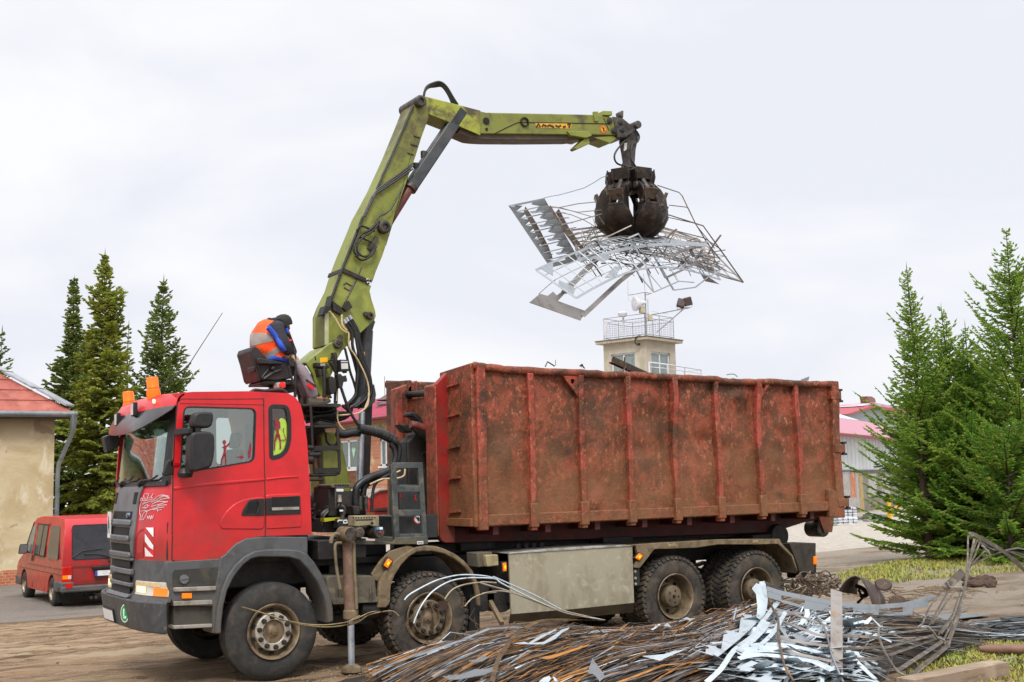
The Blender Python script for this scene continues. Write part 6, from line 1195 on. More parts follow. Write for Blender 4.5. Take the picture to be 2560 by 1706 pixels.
M_zinc=mat('zinc_gutter','#7c8386','#6b7275','#8d8f8c',sc1=4,rough=.45,metal=.6)
b=MB(); b.tube([(-14,Er[1]-.06,4.30),(Er[0]+.12,Er[1]-.06,4.27)],.085,12); b.build('gutter',M_zinc,house)
b=MB(); b.tube([(2.38,Hy-.5,4.28),(2.38,Hy-.5,4.0),(2.36,Hy-.46,3.75),(2.08,Hy-.14,2.9),(2.06,Hy-.12,2.6),(2.05,Hy-.12,-.2)],[.11,.085,.06,.06,.06,.06],10); b.build('downpipe',M_zinc,house)
# ================================================================== VAN
VO=Vector((.60,13.2,-.35)); VF=Vector((-.033,.9995,0)); VR=Vector((.9995,.033,0))
van=thing('parked_van','red van with dark rear windows parked by the plastered house','van',tuple(VO+VF*2.3+VR*.9))
def vside(pts): 
    o=[]
    for p in pts: q=Upl(*px('d',*p),VO,VR)-VO; o.append((q.dot(VF),q.z))
    return o
VW=1.84
def vb(mb,name,m,par=van,bevel=0,**k):
    out=[]
    for x,y,z in mb.v:   # local right, forward, up -> world, with the cabin leaning in above the belt line
        if z>.95: x=VW/2+(x-VW/2)*(1-.13*(z-.95)/.95)
        if z>.95 and y<.5: y+=.16*(z-.95)/.95
        out.append(VO+VR*x+VF*y+Vector((0,0,z)))
    mb.v=[tuple(v) for v in out]; return mb.build(name,m,par,bevel=bevel,seg=3,**k)
prof=[(.06,.42),(.03,.62),(.0,1.0),(.02,1.5),(.08,1.76),(.2,1.88),(1.0,1.93),(2.4,1.93),(3.0,1.88),(3.22,1.78),(3.55,1.38),(3.85,1.05),(4.35,.86),(4.52,.72),(4.56,.35),(4.45,.3)]
def arch(c,r=.37): return [(c+r*math.cos(a),.31+r*math.sin(a)) for a in np.linspace(0,pi,10)]
wf,wr_=3.72,.92
pb=prof+[p for p in arch(wf)]+[(wf-.4,.26),(wr_+.42,.26)]+arch(wr_)+[(wr_-.38,.36)]
b=MB(); b.prism(pb,.0,VW,axis='x'); vb(b,'body',M_vanred,bevel=.07)
b=MB(); b.bb(.1,VW-.1,.2,4.3,.28,1.0); b.build('x',M_dark,van) if 0 else vb(b,'underbody',M_dark)
def vwin(name,pts,x0,m,par=van,bev=.0):
    mb=MB(); mb.prism(roundpoly(pts,.04),x0-.012,x0+.004,axis='x'); return vb(mb,name,m,par)
vwin('front_door_window',[(2.95,1.08),(3.62,1.08),(3.22,1.68),(2.92,1.72)],-.002,mat('door_window_pale','#6d7471','#59605e',rough=.1))  # pale pane colour stands in for the bright wall seen through the glass
b=MB(); b.prism([(3.66,1.04),(3.86,1.04),(3.30,1.76),(3.2,1.8)],-.006,.004,axis='x'); vb(b,'pillar_trim',M_black)
for nm,p in(('sliding_window',[(1.72,1.04),(2.72,1.06),(2.68,1.74),(1.68,1.74)]),('quarter_window',[(.38,1.02),(1.42,1.03),(1.40,1.74),(.46,1.73)])):
    w=vwin(nm,p,-.002,M_vanglass)
    if nm[0]=='s':
        mb=MB(); mb.prism(offset_poly(p,.02),-.014,.0,axis='x',holes=[offset_poly(p,-.015)]); mb.prism([(2.16,1.05),(2.2,1.05),(2.16,1.74),(2.12,1.74)],-.02,-.01,axis='x'); vb(mb,'window_frame',M_black,w)
b=MB(); b.prism(roundpoly([(.22,1.03),(VW-.22,1.03),(VW-.17,1.74),(.17,1.74)],.06),-.012,.02,axis='y'); rwv=vb(b,'rear_window',M_vanglass)
b=MB(); b.prism(roundpoly([(.2,1.01),(VW-.2,1.01),(VW-.15,1.76),(.15,1.76)],.06),-.008,.02,axis='y'); vb(b,'rear_window_seal',M_black,rwv)
b=MB(); b.tube([(1.0,-.05,.98),(.98,-.06,1.06),(.75,-.05,1.12),(.45,-.04,1.13)],.013,6); b.tube([(.2,-.04,1.08),(.4,-.04,1.2),(.85,-.045,1.24)],.012,6); b.lathe([(0,-.05),(.03,-.04),(.03,.02)],(1.0,-.02,.97),(0,1,0),10); vb(b,'rear_wiper',M_black)
b=MB(); b.bb(0,.2,-.035,.05,.52,.88); tl=vb(b,'tail_light',mat('tail_red','#c51812','#a81410',rough=.2),bevel=.01); b=MB(); b.bb(.01,.13,-.04,.0,.62,.70); vb(b,'tail_light_amber',M_amber,tl); b=MB(); b.bb(.13,.19,-.04,.0,.62,.70); vb(b,'reverse_lamp',M_lens,tl)
b=MB(); b.bb(VW-.2,VW,-.035,.05,.52,.88); vb(b,'tail_light',MATS['tail_red'],bevel=.01)
b=MB(); b.bb(.62,1.3,-.05,.0,.80,.86); vb(b,'plate_lamp_bar',M_black,bevel=.01); b=MB(); b.bb(.68,1.22,-.03,.0,.62,.78); np_=vb(b,'number_plate',M_black); b=MB(); b.bb(.74,1.2,-.034,.0,.655,.765); vb(b,'plate_face',M_white,np_); b=MB(); b.bb(.69,.735,-.034,.0,.655,.765); vb(b,'blue_band',mat('plate_blue','#3d4fb0',rough=.4),np_)
M_vb=mat('van_bumper_grey','#4d4e4f','#434445','#5e5b57',sc1=5,rough=.6)
b=MB(); b.bb(-.03,VW+.03,-.10,.25,.34,.47); b.bb(-.03,.25,-.07,.6,.34,.56); b.bb(VW-.25,VW+.03,-.07,.6,.34,.56); bm_=vb(b,'rear_bumper',M_vb,bevel=.03); b=MB(); b.bb(.06,.2,-.11,-.05,.43,.53); vb(b,'fog_lamp',MATS['tail_red'],bm_)
b=MB(); b.bb(-.02,VW+.02,4.1,4.62,.28,.5); vb(b,'front_bumper',M_vb,bevel=.03)
b=MB(); b.bb(.04,.34,.45,.47,.1,.38); b.bb(VW-.34,VW-.04,.45,.47,.1,.38); vb(b,'mud_flap',M_black)
b=MB(); b.tube([(.62,.4,.22),(.62,-.02,.2)],.035,10); b.tube([(.72,.4,.22),(.72,-.02,.2)],.035,10); b.lathe([(0,0),(.1,.02),(.1,.4),(0,.42)],(.7,.3,.26),(0,1,0),14); vb(b,'exhaust',M_grease)
b=MB(); b.bb(-.24,-.04,3.30,3.38,1.05,1.28); vmir=vb(b,'wing_mirror',M_black,bevel=.03); b=MB(); b.bar((-.08,3.34,1.1),(.02,3.34,1.08),.04,.05); vb(b,'mirror_arm',M_black,vmir); b=MB(); b.bb(-.225,-.06,3.295,3.302,1.07,1.26); vb(b,'mirror_glass',mat('mirror_grey','#6c6a6b',rough=.15),vmir)
b=MB(); b.bb(-.015,.0,2.84,2.94,.90,1.04); b.bb(-.012,.0,2.81,2.822,.3,1.78); b.bb(-.008,.0,1.54,1.552,.3,1.78); b.bb(-.007,.0,.0,4.2,.70,.708); b.bb(-.007,.0,.0,3.3,.82,.826); b.bb(.2,VW-.2,-.012,.0,.87,.876); b.bb(.2,VW-.2,-.012,.0,.545,.55); vb(b,'door_seam',M_dark)
for c in(wf,wr_):
    for xx,sg in((.02,-1),(VW-.02,1)):
        P=VO+VR*xx+VF*c+Vector((0,0,.31)); ax_=VR*(-sg)
        b=MB(); b.lathe([(.19,-.02),(.25,-.02),(.30,.0),(.318,.03),(.318,.16),(.30,.19),(.2,.2)],P,ax_,36); w=b.build('wheel',M_tyre,van)
        b=MB(); b.lathe([(.20,-.02),(.195,.0),(.18,.04),(.14,.045),(.1,.02),(.06,.0),(.0,-.005)],P,ax_,30); rm_=b.build('rim',mat('van_steel_rim','#a09480','#7f7361',sc1=12,rough=.5,metal=.4),w)
        b=MB()
        for k in range(12):
            a=2*pi*k/12; b.lathe([(0,.02),(.017,.02),(.017,.04)],P+VF*.155*math.cos(a)+Vector((0,0,.155*math.sin(a))),ax_,8)
        b.build('rim_holes',M_hole,rm_)
# ================================================================== TREES
def needles(name,seed):
    t=NT(name); return t
def needle_mat(name,a,b_,c):
    if name in MATS: return MATS[name]
    t=NT(name); col=t.mix(t.ramp(t.noise(1.1,5,.6,.3),.4,.62),lin(a),lin(b_)); col=t.mix(t.ramp(t.noise(5,5,.7),.52,.68),col,lin(c)); m=t.fin(col,.7,0,.25)
    tr=t.n('ShaderNodeBsdfTranslucent'); t.l(col,tr.inputs[0]); mx=t.n('ShaderNodeMixShader'); mx.inputs[0].default_value=.42; t.l(t.b.outputs[0],mx.inputs[1]); t.l(tr.outputs[0],mx.inputs[2]); t.l(mx.outputs[0],t.out.inputs[0]); MATS[name]=m; return m
M_bark=mat('spruce_bark','#4a3a2e','#3a2d24','#5c4a3c',sc1=8,rough=.9,bump=.3)
def spruce(name,label,base,H,Rb,m,seed,wh=.28,per=6,tw=.05,twl=.26,dens=1.,pw=.85,rise=.35,droop=.25,bare=.10,lean=(0,0),low=.3,open_=0.,sub2=2,group=None,prof=None,long_=False):
    r=np.random.default_rng(seed); base=np.array(base,float); T_=thing(name,label,'tree',tuple(base),group)
    trunk=lambda z: base+np.array([lean[0]*(z/H)**2+.04*math.sin(z*1.3+seed),lean[1]*(z/H)**2+.04*math.cos(z*1.1+seed),z])
    b=MB(); zz=np.linspace(0,H,16); b.tube([trunk(z) for z in zz],[max(.008,.016*H*(1-z/H)**1.1+.005) for z in zz],8); b.build('trunk',M_bark,T_)
    S0=[];S1=[];SW=[];bt=MB(); z=low
    while z<H*.985:
        t=z/H; Rl=Rb*(1-t)**pw if prof is None else Rb*float(np.interp(t,*prof)); n=per if t<.85 else max(3,per-2); a0=r.uniform(0,6.28)
        for k in range(n):
            if r.random()<open_: continue
            a=a0+2*pi*k/n+r.normal(0,.25); L=max(.10,Rl*r.uniform(.72,1.18)*(1.45 if long_ and r.random()<.13 and t>.2 else 1)); zb=z+r.uniform(-.4,.4)*wh; rs=rise*(t*1.5+.1)+r.normal(0,.07)
            h=np.array([math.cos(a),math.sin(a),0]); ss=np.linspace(0,1,7); P=np.array([trunk(min(zb,H))+h*L*s+np.array([0,0,L*(rs*s-droop*(1-t)*s*s*1.3+.30*(s**3)*(.5+.5*t))]) for s in ss])
            bt.tube(P,[max(.004,.012*L*(1-s)+.004) for s in ss],4,cap=False)
            dirn=np.diff(P,axis=0); seg=np.linalg.norm(dirn,axis=1)
            nt=max(3,int(L/(.06/(dens*(1.25-.6*t)))))
            for q in range(nt):
                s=bare+(1-bare)*(q+.5)/nt if L>.5 else (q+.5)/nt; i=min(5,int(s*6)); f=s*6-i; p=P[i]+dirn[i]*f; d=dirn[i]/seg[i]
                sd=np.cross(d,[0,0,1]); sd/=np.linalg.norm(sd)+1e-9
                for sg in(-1,1):
                    l=twl*r.uniform(.6,1.25)*min(1.,.35+1.5*(1-s))*min(1,L/.6+.25); v=d*r.uniform(.45,.9)+sd*sg*r.uniform(.5,1.)+np.array([0,0,r.uniform(-.45,.25)-droop*.6*(1-t)]); v/=np.linalg.norm(v)
                    e=p+v*l; S0.append(p);S1.append(e);SW.append(tw)
                    if l>.12:
                        for u_ in range(sub2):
                            g=.25+.5*u_/max(1,sub2)+r.uniform(0,.15); pp=p+v*l*g; sv=np.cross(v,[0,0,1]); sv/=np.linalg.norm(sv)+1e-9; v2=v*.75+sv*r.choice((-1,1))*r.uniform(.4,.9)+np.array([0,0,r.uniform(-.3,.3)]); v2/=np.linalg.norm(v2); S0.append(pp);S1.append(pp+v2*l*.55);SW.append(tw*.9)
            S0.append(P[5]);S1.append(P[6]+dirn[5]*.3);SW.append(tw)
        z+=wh*r.uniform(.75,1.2)*(1-.35*t)
    # leader
    S0.append(trunk(H*.97));S1.append(trunk(H)+np.array([0,0,.15]));SW.append(tw*.5)
    bt.build('branches',M_bark,T_)
    S0=np.array(S0);S1=np.array(S1);SW=np.array(SW); n=len(S0); d=S1-S0; ln=np.linalg.norm(d,axis=1,keepdims=True); d/=ln+1e-9
    a=np.cross(d,r.normal(size=(n,3))); a/=np.linalg.norm(a,axis=1,keepdims=True)+1e-9; c=np.cross(d,a); w=(SW*r.uniform(.7,1.2,n))[:,None]*.5
    Mi=S0+d*ln*.4; V=np.stack([S0,Mi+a*w,S1,Mi-a*w,Mi+c*w,Mi-c*w],1).reshape(-1,3); i=6*np.arange(n)[:,None]; F=np.concatenate([i+np.array([[0,1,2,3]]),i+np.array([[0,4,2,5]])])
    o=fast('crown',V-base,F,m); o.parent=T_
    return T_
M_nL=needle_mat('spruce_needles_olive','#a2ac48','#7f8b3c','#c0be6e'); M_nD=needle_mat('spruce_needles_dark','#84984c','#65793c','#a2ac5c'); M_nR=needle_mat('spruce_needles_fresh','#a0ba50','#7ca23e','#c0ce6c'); M_nR2=needle_mat('spruce_needles_deep','#84ac44','#669636','#a2c056')
gz_=-.4
spruce('spruce_tree','tallest olive green spruce behind the red van with a tufted top',(4.15,25.2,gz_),10.15,1.5,M_nL,11,wh=.24,per=7,tw=.085,twl=.34,dens=.75,droop=.55,rise=.5,prof=([0,.25,.45,.58,.68,.745,.77,.80,.85,.88,.90,.94,.965,1],[1.15,1.1,.86,.58,.44,.36,.24,.40,.30,.09,.20,.12,.02,.01]))
spruce('spruce_tree','slender dark spruce with a columnar top left of the tallest spruce',(4.1,29.6,gz_),10.0,1.35,M_nD,12,wh=.25,per=7,tw=.085,twl=.34,dens=.7,droop=.5,rise=.5,prof=([0,.35,.55,.64,.70,.78,.86,.94,1],[1.2,1.0,.72,.58,.42,.22,.17,.13,.03]))
spruce('spruce_tree','dark pointed spruce rising behind the cab beacon',(7.3,30.0,gz_),10.3,2.5,M_nD,13,wh=.33,per=6,tw=.08,twl=.34,dens=.62,droop=.25,rise=.6,pw=.95,open_=.08)
spruce('spruce_tree','thin spindly spruce between the tallest spruce and the one behind the cab beacon',(7.25,34.8,gz_),9.2,1.7,M_nD,14,wh=.42,per=5,tw=.07,twl=.28,dens=.5,pw=1.1,open_=.15)
spruce('spruce_tree','spruce showing above the house roof at the far left',(2.55,35.0,gz_),8.8,2.0,M_nD,15,wh=.40,per=5,tw=.08,twl=.3,dens=.55,pw=.95,open_=.1)
def base_at(u,d): p=U(u,1390,d=d); return (p.x,p.y,-.12)
yg=dict(wh=.28,per=6,tw=.045,twl=.21,droop=.10,rise=.6,low=.25,sub2=3,long_=True)
spruce('spruce_tree','bushy fresh green spruce with a bare leader nearest the container on the right',base_at(2322,30.5),7.5,1.75,M_nR,21,dens=.95,open_=.08,lean=(-.10,.06),prof=([0,.06,.2,.4,.55,.7,.83,.93,1],[.95,.98,.86,.64,.46,.30,.18,.09,.02]),**yg)
spruce('spruce_tree','shorter spruce with a sparse twin top in the middle of the right group',base_at(2404,31.2),6.5,1.8,M_nR,22,dens=1.,open_=.07,lean=(-.1,.06),prof=([0,.1,.3,.5,.62,.75,.9,1],[1,1.05,.95,.68,.48,.30,.13,.02]),**yg)
spruce('spruce_tree','small spruce with a narrow leader left of the tallest right-hand spruce',base_at(2452,31.8),6.15,1.7,M_nR2,24,dens=1.,open_=.06,prof=([0,.1,.3,.5,.62,.75,.9,1],[1,1.05,.95,.7,.5,.32,.13,.02]),**yg)
spruce('spruce_tree','tallest green spruce at the right edge',base_at(2574,30.0),8.25,2.3,M_nR,23,dens=1.,open_=.07,lean=(0,0),prof=([0,.1,.3,.5,.65,.8,.92,1],[1,1.02,.92,.70,.48,.25,.1,.02]),**yg)
spruce('spruce_tree','broad low dark green spruce filling the gap under the right group',base_at(2432,30.4),3.4,1.75,M_nR2,26,dens=1.15,prof=([0,.3,.7,1],[1.1,1.1,.7,.1]),**yg)
spruce('spruce_tree','mid-height spruce filling in behind the leaning leader of the right group',base_at(2350,32.5),4.9,1.9,M_nR2,28,dens=1.05,prof=([0,.2,.5,.8,1],[1.05,1.05,.75,.3,.02]),**yg)
spruce('spruce_tree','dark spruce filling the back of the right group',base_at(2480,33),5.4,2.0,M_nR2,29,dens=1.05,prof=([0,.2,.5,.8,1],[1.05,1.05,.75,.3,.02]),**yg)
spruce('spruce_tree','low dense young spruce at the right edge in front of the tallest one',base_at(2530,28.2),3.3,1.6,needle_mat('spruce_needles_yellowish','#8aac44','#669238','#c0bc58'),25,dens=1.15,prof=([0,.3,.7,1],[1.1,1.1,.7,.1]),**yg)
# ================================================================== CONTROL TOWER
rh=Vector((math.cos(YAW),-math.sin(YAW),0)); fh=Vector((math.sin(YAW),math.cos(YAW),0))
TC=U(*px('K',975,950),d=85); s_=3.68; eL=(-rh*.755+fh*.656); eR=(rh*.656+fh*.755)
tow=thing('control_tower','beige flat-roofed control tower with railed antenna deck rising behind the container','tower',(TC.x,TC.y,-.5))
M_tw=mat('tower_render','#b4ab99','#a89f8c','#c0b8a7',sc1=1.2,sc2=.8,rough=.9,bump=.05)
def tl(a,c,z): return TC+eL*a+eR*c+Vector((0,0,z))
def tbox(b,a0,a1,c0,c1,z0,z1):
    vs=[tl(a,c,z) for a in(a0,a1) for c in(c0,c1) for z in(z0,z1)]; return b.add(vs,[(0,1,3,2),(4,6,7,5),(0,4,5,1),(2,3,7,6),(0,2,6,4),(1,5,7,3)])
zr=-.02; zw1=-.78; zw0=-2.45
# walls as piers, spandrel and lintel so the window recesses are real
def wallface(b,sw):
    g=lambda u0,u1,z0,z1: tbox(b,*( (u0,u1,0,.25) if sw=='L' else (0,.25,u0,u1)),z0,z1)
    a0,a1=(.95,3.05) if sw=='L' else (.62,2.98)
    g(.0 if sw=='L' else .25,a0,-13,zr); g(a1,s_,-13,zr); g(a0,a1,zw1,zr); g(a0,a1,-13,zw0); return a0,a1
b=MB(); la=wallface(b,'L'); ra=wallface(b,'R'); tbox(b,s_-.25,s_,.25,s_,-13,zr); tbox(b,.25,s_-.25,s_-.25,s_,-13,zr); tbox(b,.25,s_-.25,.25,s_-.25,-3.2,-3.0); b.build('wall',M_tw,tow)
b=MB(); tbox(b,-.4,s_+.4,-.4,s_+.4,zr+.0,zr+.2); rf=b.build('roof',mat('tower_roof_edge','#b0a692','#9c927d',rough=.8),tow,bevel=.02); b=MB(); tbox(b,-.44,s_+.44,-.44,s_+.44,zr+.2,zr+.26); b.build('roof_flashing',mat('flashing_brown','#6b5b4d',rough=.6),rf)
M_frm=mat('white_window_frame','#d8d9dc','#c9cacd',rough=.45)
for sw,(a0,a1) in(('L',la),('R',ra)):
    q=lambda b,u0,u1,d0,d1,z0,z1: tbox(b,*((u0,u1,d0,d1) if sw=='L' else (d0,d1,u0,u1)),z0,z1)
    b=MB()
    for u in(a0,(a0+a1)/2-.06,a1-.12): q(b,u,u+.12,.12,.2,zw0,zw1)
    q(b,a0,a1,.12,.2,zw1-.1,zw1); q(b,a0,a1,.12,.2,zw0,zw0+.1); w=b.build('window',M_frm,tow); b=MB(); q(b,a0+.1,a1-.1,.16,.17,zw0+.05,zw1-.05); b.build('pane',M_pane,w); b=MB(); q(b,a0+.15,(a0+a1)/2-.1,.3,.31,zw0,zw1); q(b,(a0+a1)/2+.12,a1-.3,.3,.31,zw0,zw1); b.build('blind',mat('window_blind','#b6b3b4','#a9a7aa',rough=.8),w)
M_rail=mat('galvanised_rail','#9a9da1','#86898d',rough=.4,metal=.4)
b=MB(); zz0,zz1=.3,1.85; o_=.05; cs=[(o_,o_),(s_-o_,o_),(s_-o_,s_-o_),(o_,s_-o_)]
for (a,c),(a2,c2) in zip(cs,cs[1:]+cs[:1]):
    for z in(zz1,1.55,.42): b.tube([tl(a,c,z),tl(a2,c2,z)],.026,6)
    for t in(0,.5): b.tube([tl(a+(a2-a)*t,c+(c2-c)*t,.2),tl(a+(a2-a)*t,c+(c2-c)*t,zz1)],.028,6)
    for k in range(1,14): t=k/14; b.tube([tl(a+(a2-a)*t,c+(c2-c)*t,.42),tl(a+(a2-a)*t,c+(c2-c)*t,1.55)],.008,4)
    for k in range(1,7): z=.42+k*.16; b.tube([tl(a,c,z),tl(a2,c2,z)],.007,4)
b.build('deck_railing',M_rail,tow)
def KP(a,c,dd=85): return U(*px('K',a,c),d=dd)
b=MB(); b.tube([KP(985,900),KP(968,290)],.05,8); b.tube([KP(968,290),KP(945,30)],.015,5); b.tube([KP(735,325),KP(960,285),KP(1060,300)],.04,6); b.tube([KP(985,320),KP(1050,300)],.05,6); b.tube([KP(1010,600),KP(1005,380)],.02,5); mst=b.build('antenna_mast',M_rail,tow)
M_wh=mat('antenna_white','#cfd0d6','#bfc0c6',rough=.5)
b=MB(); b.tube([KP(728,322),KP(727,120)],[.05,.03],8); b.tube([KP(730,330),KP(735,390),KP(770,400),KP(810,370)],.02,5,smooth=3); b.build('rod_antenna',M_wh,mst)
b=MB(); c_=KP(845,450); ax_=(-rh*.93-fh*.3+Vector((0,0,-.05))).normalized(); b.lathe([(0,-.62),(.13,-.5),(.32,-.23),(.5,.06),(.51,.16),(.0,.22)],c_,ax_,28); b.tube([KP(900,430),KP(975,430)],.12,8); b.build('dish_antenna',M_wh,mst)
b=MB(); p=KP(925,530); b.box(p,(.38,.3,.5)); p=KP(1035,640); b.box(p,(.28,.25,.45)); b.build('equipment_box',mat('box_pale_yellow','#b6ae98','#a59c85',rough=.6),mst,bevel=.03)
b=MB(); c_=KP(650,590); b.lathe([(0,-.2),(.26,-.19),(.32,-.06),(.33,.06),(.27,.13),(0,.15)],c_,(0,0,1),24); b.tube([KP(655,640),KP(680,925)],.05,6); b.lathe([(0,-.18),(.05,-.12),(.11,.06),(0,.07)],KP(668,690),(0,0,1),12); b.build('radome_antenna',mat('radome_white','#c4c5ca','#5c5e66',sc1=1.4,t1=(.6,.62),rough=.4),tow)
b=MB(); p=KP(405,790); b.box(p,(.14,.14,1.0)); p=KP(432,800); b.box(p,(.09,.09,1.25)); b.build('panel_antenna',M_wh,tow)
b=MB(); b.tube([KP(1070,595),KP(1590,500)],.06,6); b.tube([KP(1130,845),KP(1500,525)],.05,6); b.tube([KP(1060,555),KP(1290,590)],.01,4); arm_=b.build('lamp_arm',M_rail,tow)
for a,c,rr in((1470,440,20),(1565,415,-15)):
    p=KP(a,c); b=MB(); b.box(p,(.55,.4,.6),Matrix.Rotation(R(rr),3,'Y')@Matrix.Rotation(YAW*-1,3,'Z')); fl_=b.build('floodlight',mat('floodlight_brown','#3a2e2c','#4d3b38',rough=.5),arm_,bevel=.06); b=MB(); b.tube([p+rh*-.3+Vector((0,0,-.18)),p+rh*-.26+Vector((0,0,-.42)),p+rh*.26+Vector((0,0,-.42)),p+rh*.3+Vector((0,0,-.18))],.035,6); b.build('lamp_bracket',M_wh,fl_)
b=MB(); b.tube([KP(905,895),KP(850,910),KP(825,970),KP(840,1010),KP(875,1015)],.05,6,smooth=4); p=KP(878,1015); b.lathe([(0,-.1),(.1,-.07),(.1,.07),(0,.1)],p,(0,-1,0),12); b.build('wall_lamp',M_black,tow)
b=MB(); zA=KP(1020,1265); 
pts=[KP(1020,1265),KP(1280,1298),KP(1755,1372,90)]
b.tube(pts,.05,6); b.tube([KP(1030,1330),KP(1280,1355),KP(1755,1425,90)],.03,6); b.tube([KP(1480,1400,92),KP(1755,1372,90)],.03,6)
for a,c,dd in((1020,1265,85),(1278,1298,86),(1520,1335,88),(1752,1372,90)): p=U(*px('K',a,c),d=dd); b.tube([p,p-Vector((0,0,2.2))],.05 if a>1020 else .1,6)
b.build('balcony_railing',M_wh,tow)
b=MB(); tbox(b,-1.2,s_+2,-.8,s_+6,-5.6,-5.3); b.build('balcony_slab',M_tw,tow)
# ================================================================== BRICK BUILDING behind the crane
BX=19.2
bb_=thing('brick_building','weathered brick building with pink metal roof seen between crane column and container','building',(BX+4,36,-.5))
tb_=lambda k,a,c: U(*px(k,a,c),x=BX)
eav=tb_('m',760,415); e2=tb_('m',1075,370); zE=(eav.z+e2.z)/2+.05; 
wins=[]
for q in([(497,650),(612,640),(608,975),(515,985)],[(872,640),(1000,640),(1000,945),(880,950)]):
    P=[tb_('m',*p) for p in q]; ys=[p.y for p in P]; zs=[p.z for p in P]; wins.append((min(ys),max(ys),min(zs),max(zs)))
wins[0]=(wins[0][0],wins[0][1]+1.0,wins[0][2],wins[0][3])
wins.append((wins[0][0]+6.,wins[0][1]+6.,wins[0][2],wins[0][3]))
y0_,y1_=U(1012,1100,x=BX).y,46.
b=MB(); holes_=[[(a,z0),(c,z0),(c,z1),(a,z1)] for a,c,z0,z1 in wins]; b.prism([(y0_,-.6),(y1_,-.6),(y1_,zE),(y0_,zE)],BX,BX+.3,axis='x',holes=holes_); b.bb(BX+.3,BX+8,y1_-.3,y1_,-.6,zE); b.build('wall',M_brickx,bb_)
b=MB(); b.bb(BX-.02,BX+.0,y0_,y1_,max(w[3] for w in wins)+.12,zE-.25); b.build('plaster_band',mat('ochre_plaster_band','#a08a66','#8c7553','#6f5c43',sc1=3,sc2=2,rough=.9),bb_)
b=MB(); b.bb(BX-.5,BX,y0_,y1_,zE-.12,zE); b.build('eaves',mat('eave_red','#8f2e33','#7c262b',rough=.5),bb_)
b=MB(); b.prism([(BX-.55,zE),(BX+4,zE+1.5),(BX+8.5,zE),(BX+8.5,zE-.06),(BX+4,zE+1.42),(BX-.55,zE-.06)],y0_-.4,y1_+.4); rfb=b.build('roof',mat('pink_metal_roof','#b4536a','#a84a60',rough=.4,spec=.6),bb_)
b=MB()
for k in range(60): y=y0_+k*.34; b.bar((BX-.55,y,zE+.03),(BX+4,y,zE+1.53),.05,.04)
b.build('roof_rib',mat('pink_metal_roof_rib','#b9596f',rough=.4),rfb)
for (a,c,z0,z1) in wins:
    b=MB(); f_=.1; mid=(a+c)/2
    for u0,u1,w0,w1 in((a,a+f_,z0,z1),(c-f_,c,z0,z1),(a,c,z0,z0+f_),(a,c,z1-f_,z1),(mid-.08,mid+.08,z0,z1)): b.bb(BX+.05,BX+.14,u0,u1,w0,w1)
    b.bb(BX-.08,BX+.1,a-.05,c+.05,z0-.08,z0); w=b.build('window',M_frm,bb_); b=MB(); b.bb(BX+.09,BX+.1,a+.05,c-.05,z0+.05,z1-.05); b.build('pane',mat('dim_green_pane','#50635a','#435349',rough=.1,spec=.7),w)
    b=MB(); b.bb(BX+.03,BX+.05,mid-.62,mid-.45,(z0+z1)/2,(z0+z1)/2+.16) if 0 else b.prism([(mid-.75,z1-.5),(mid-.6,z1-.35),(mid-.5,z1-.45),(mid-.4,z1-.35),(mid-.3,z1-.5),(mid-.52,z1-.9)],BX+.07,BX+.085,axis='x'); b.build('heart_sticker',mat('pale_green_sticker','#a8cdb4',rough=.6),w)
p=U(*px('m',965,265),x=BX+1.8); b=MB(); b.bb(p.x-.35,p.x+.35,p.y-.35,p.y+.35,zE+.3,p.z+.15); b.bb(p.x-.45,p.x+.45,p.y-.45,p.y+.45,p.z+.1,p.z+.22); ch=b.build('chimney',mat('chimney_grey','#8d8c8c','#77726d',rough=.85),rfb); q=U(*px('m',963,165),x=BX+1.8); b=MB(); b.tube([(p.x,p.y-.1,p.z+.1),(q.x,q.y,q.z)],.07,8); b.lathe([(.55,-.1),(.0,.22),(.0,.2),(.5,-.12)],(q.x,q.y,q.z),(0,0,1),16); b.tube([(q.x,q.y+.3,p.z),(q.x,q.y+.3,q.z+1.1)],.015,4); b.build('chimney_cowl',mat('cowl_rust','#6b5048','#4d3b36',rough=.7),ch)
# things at its foot: red skip, osb board, white door panel
rb=thing('red_skip','red arched steel skip standing beyond the crane column','skip',tuple(U(*px('D',980,1100),d=24)-Vector((0,0,1.3))))
q0=U(*px('D',985,960),d=24); yv=q0.y
b=MB(); b.prism(TX('D',[(862,1100),(868,950),(900,915),(960,888),(1030,876),(1180,872),(1180,1100)],yv),yv,yv+1.6); rk_=b.build('shell',mat('skip_red','#a5281c','#8f2118','#7a2c20',sc1=4,rough=.55,bump=.04),rb,bevel=.02)
b=MB(); b.prism(TX('D',[(862,955),(900,912),(960,884),(1030,870),(1180,866),(1180,880),(1030,884),(960,897),(905,925),(866,965)],yv),yv-.06,yv+1.6); b.build('rim',mat('skip_rim_grey','#8f8478','#6f655a',rough=.6),rb); b=MB(); b.prism(TX('D',[(905,1085),(930,1065),(1085,1050),(1085,1085)],yv),yv-.12,yv-.02); b.build('push_bar',M_dark,rb)
b=MB(); b.prism(TX('D',[(905,1105),(1180,1080),(1180,1200),(880,1200)],yv),yv-.05,yv); b.build('lower_panel',MATS['skip_red'],rb)
yv=U(800,1230,d=30).y; b=MB(); b.prism(TX('D',[(342,820),(440,826),(470,1080),(340,1080)],yv),yv,yv+.02); tag(b.build('chipboard_panel',mat('osb_yellow','#b98a3c','#a67630','#c99d52',sc1=30,t1=(.45,.6),sc2=14,rough=.85)),'yellowish chipboard sheet leaning behind the crane base','board')
yv+=.6; b=MB(); b.prism(TX('D',[(268,480),(330,480),(336,975),(312,975),(300,760)],yv),yv,yv+.06); tag(b.build('white_board',M_frm,bevel=.01),'tall white board standing right behind the rear edge of the cab','board')
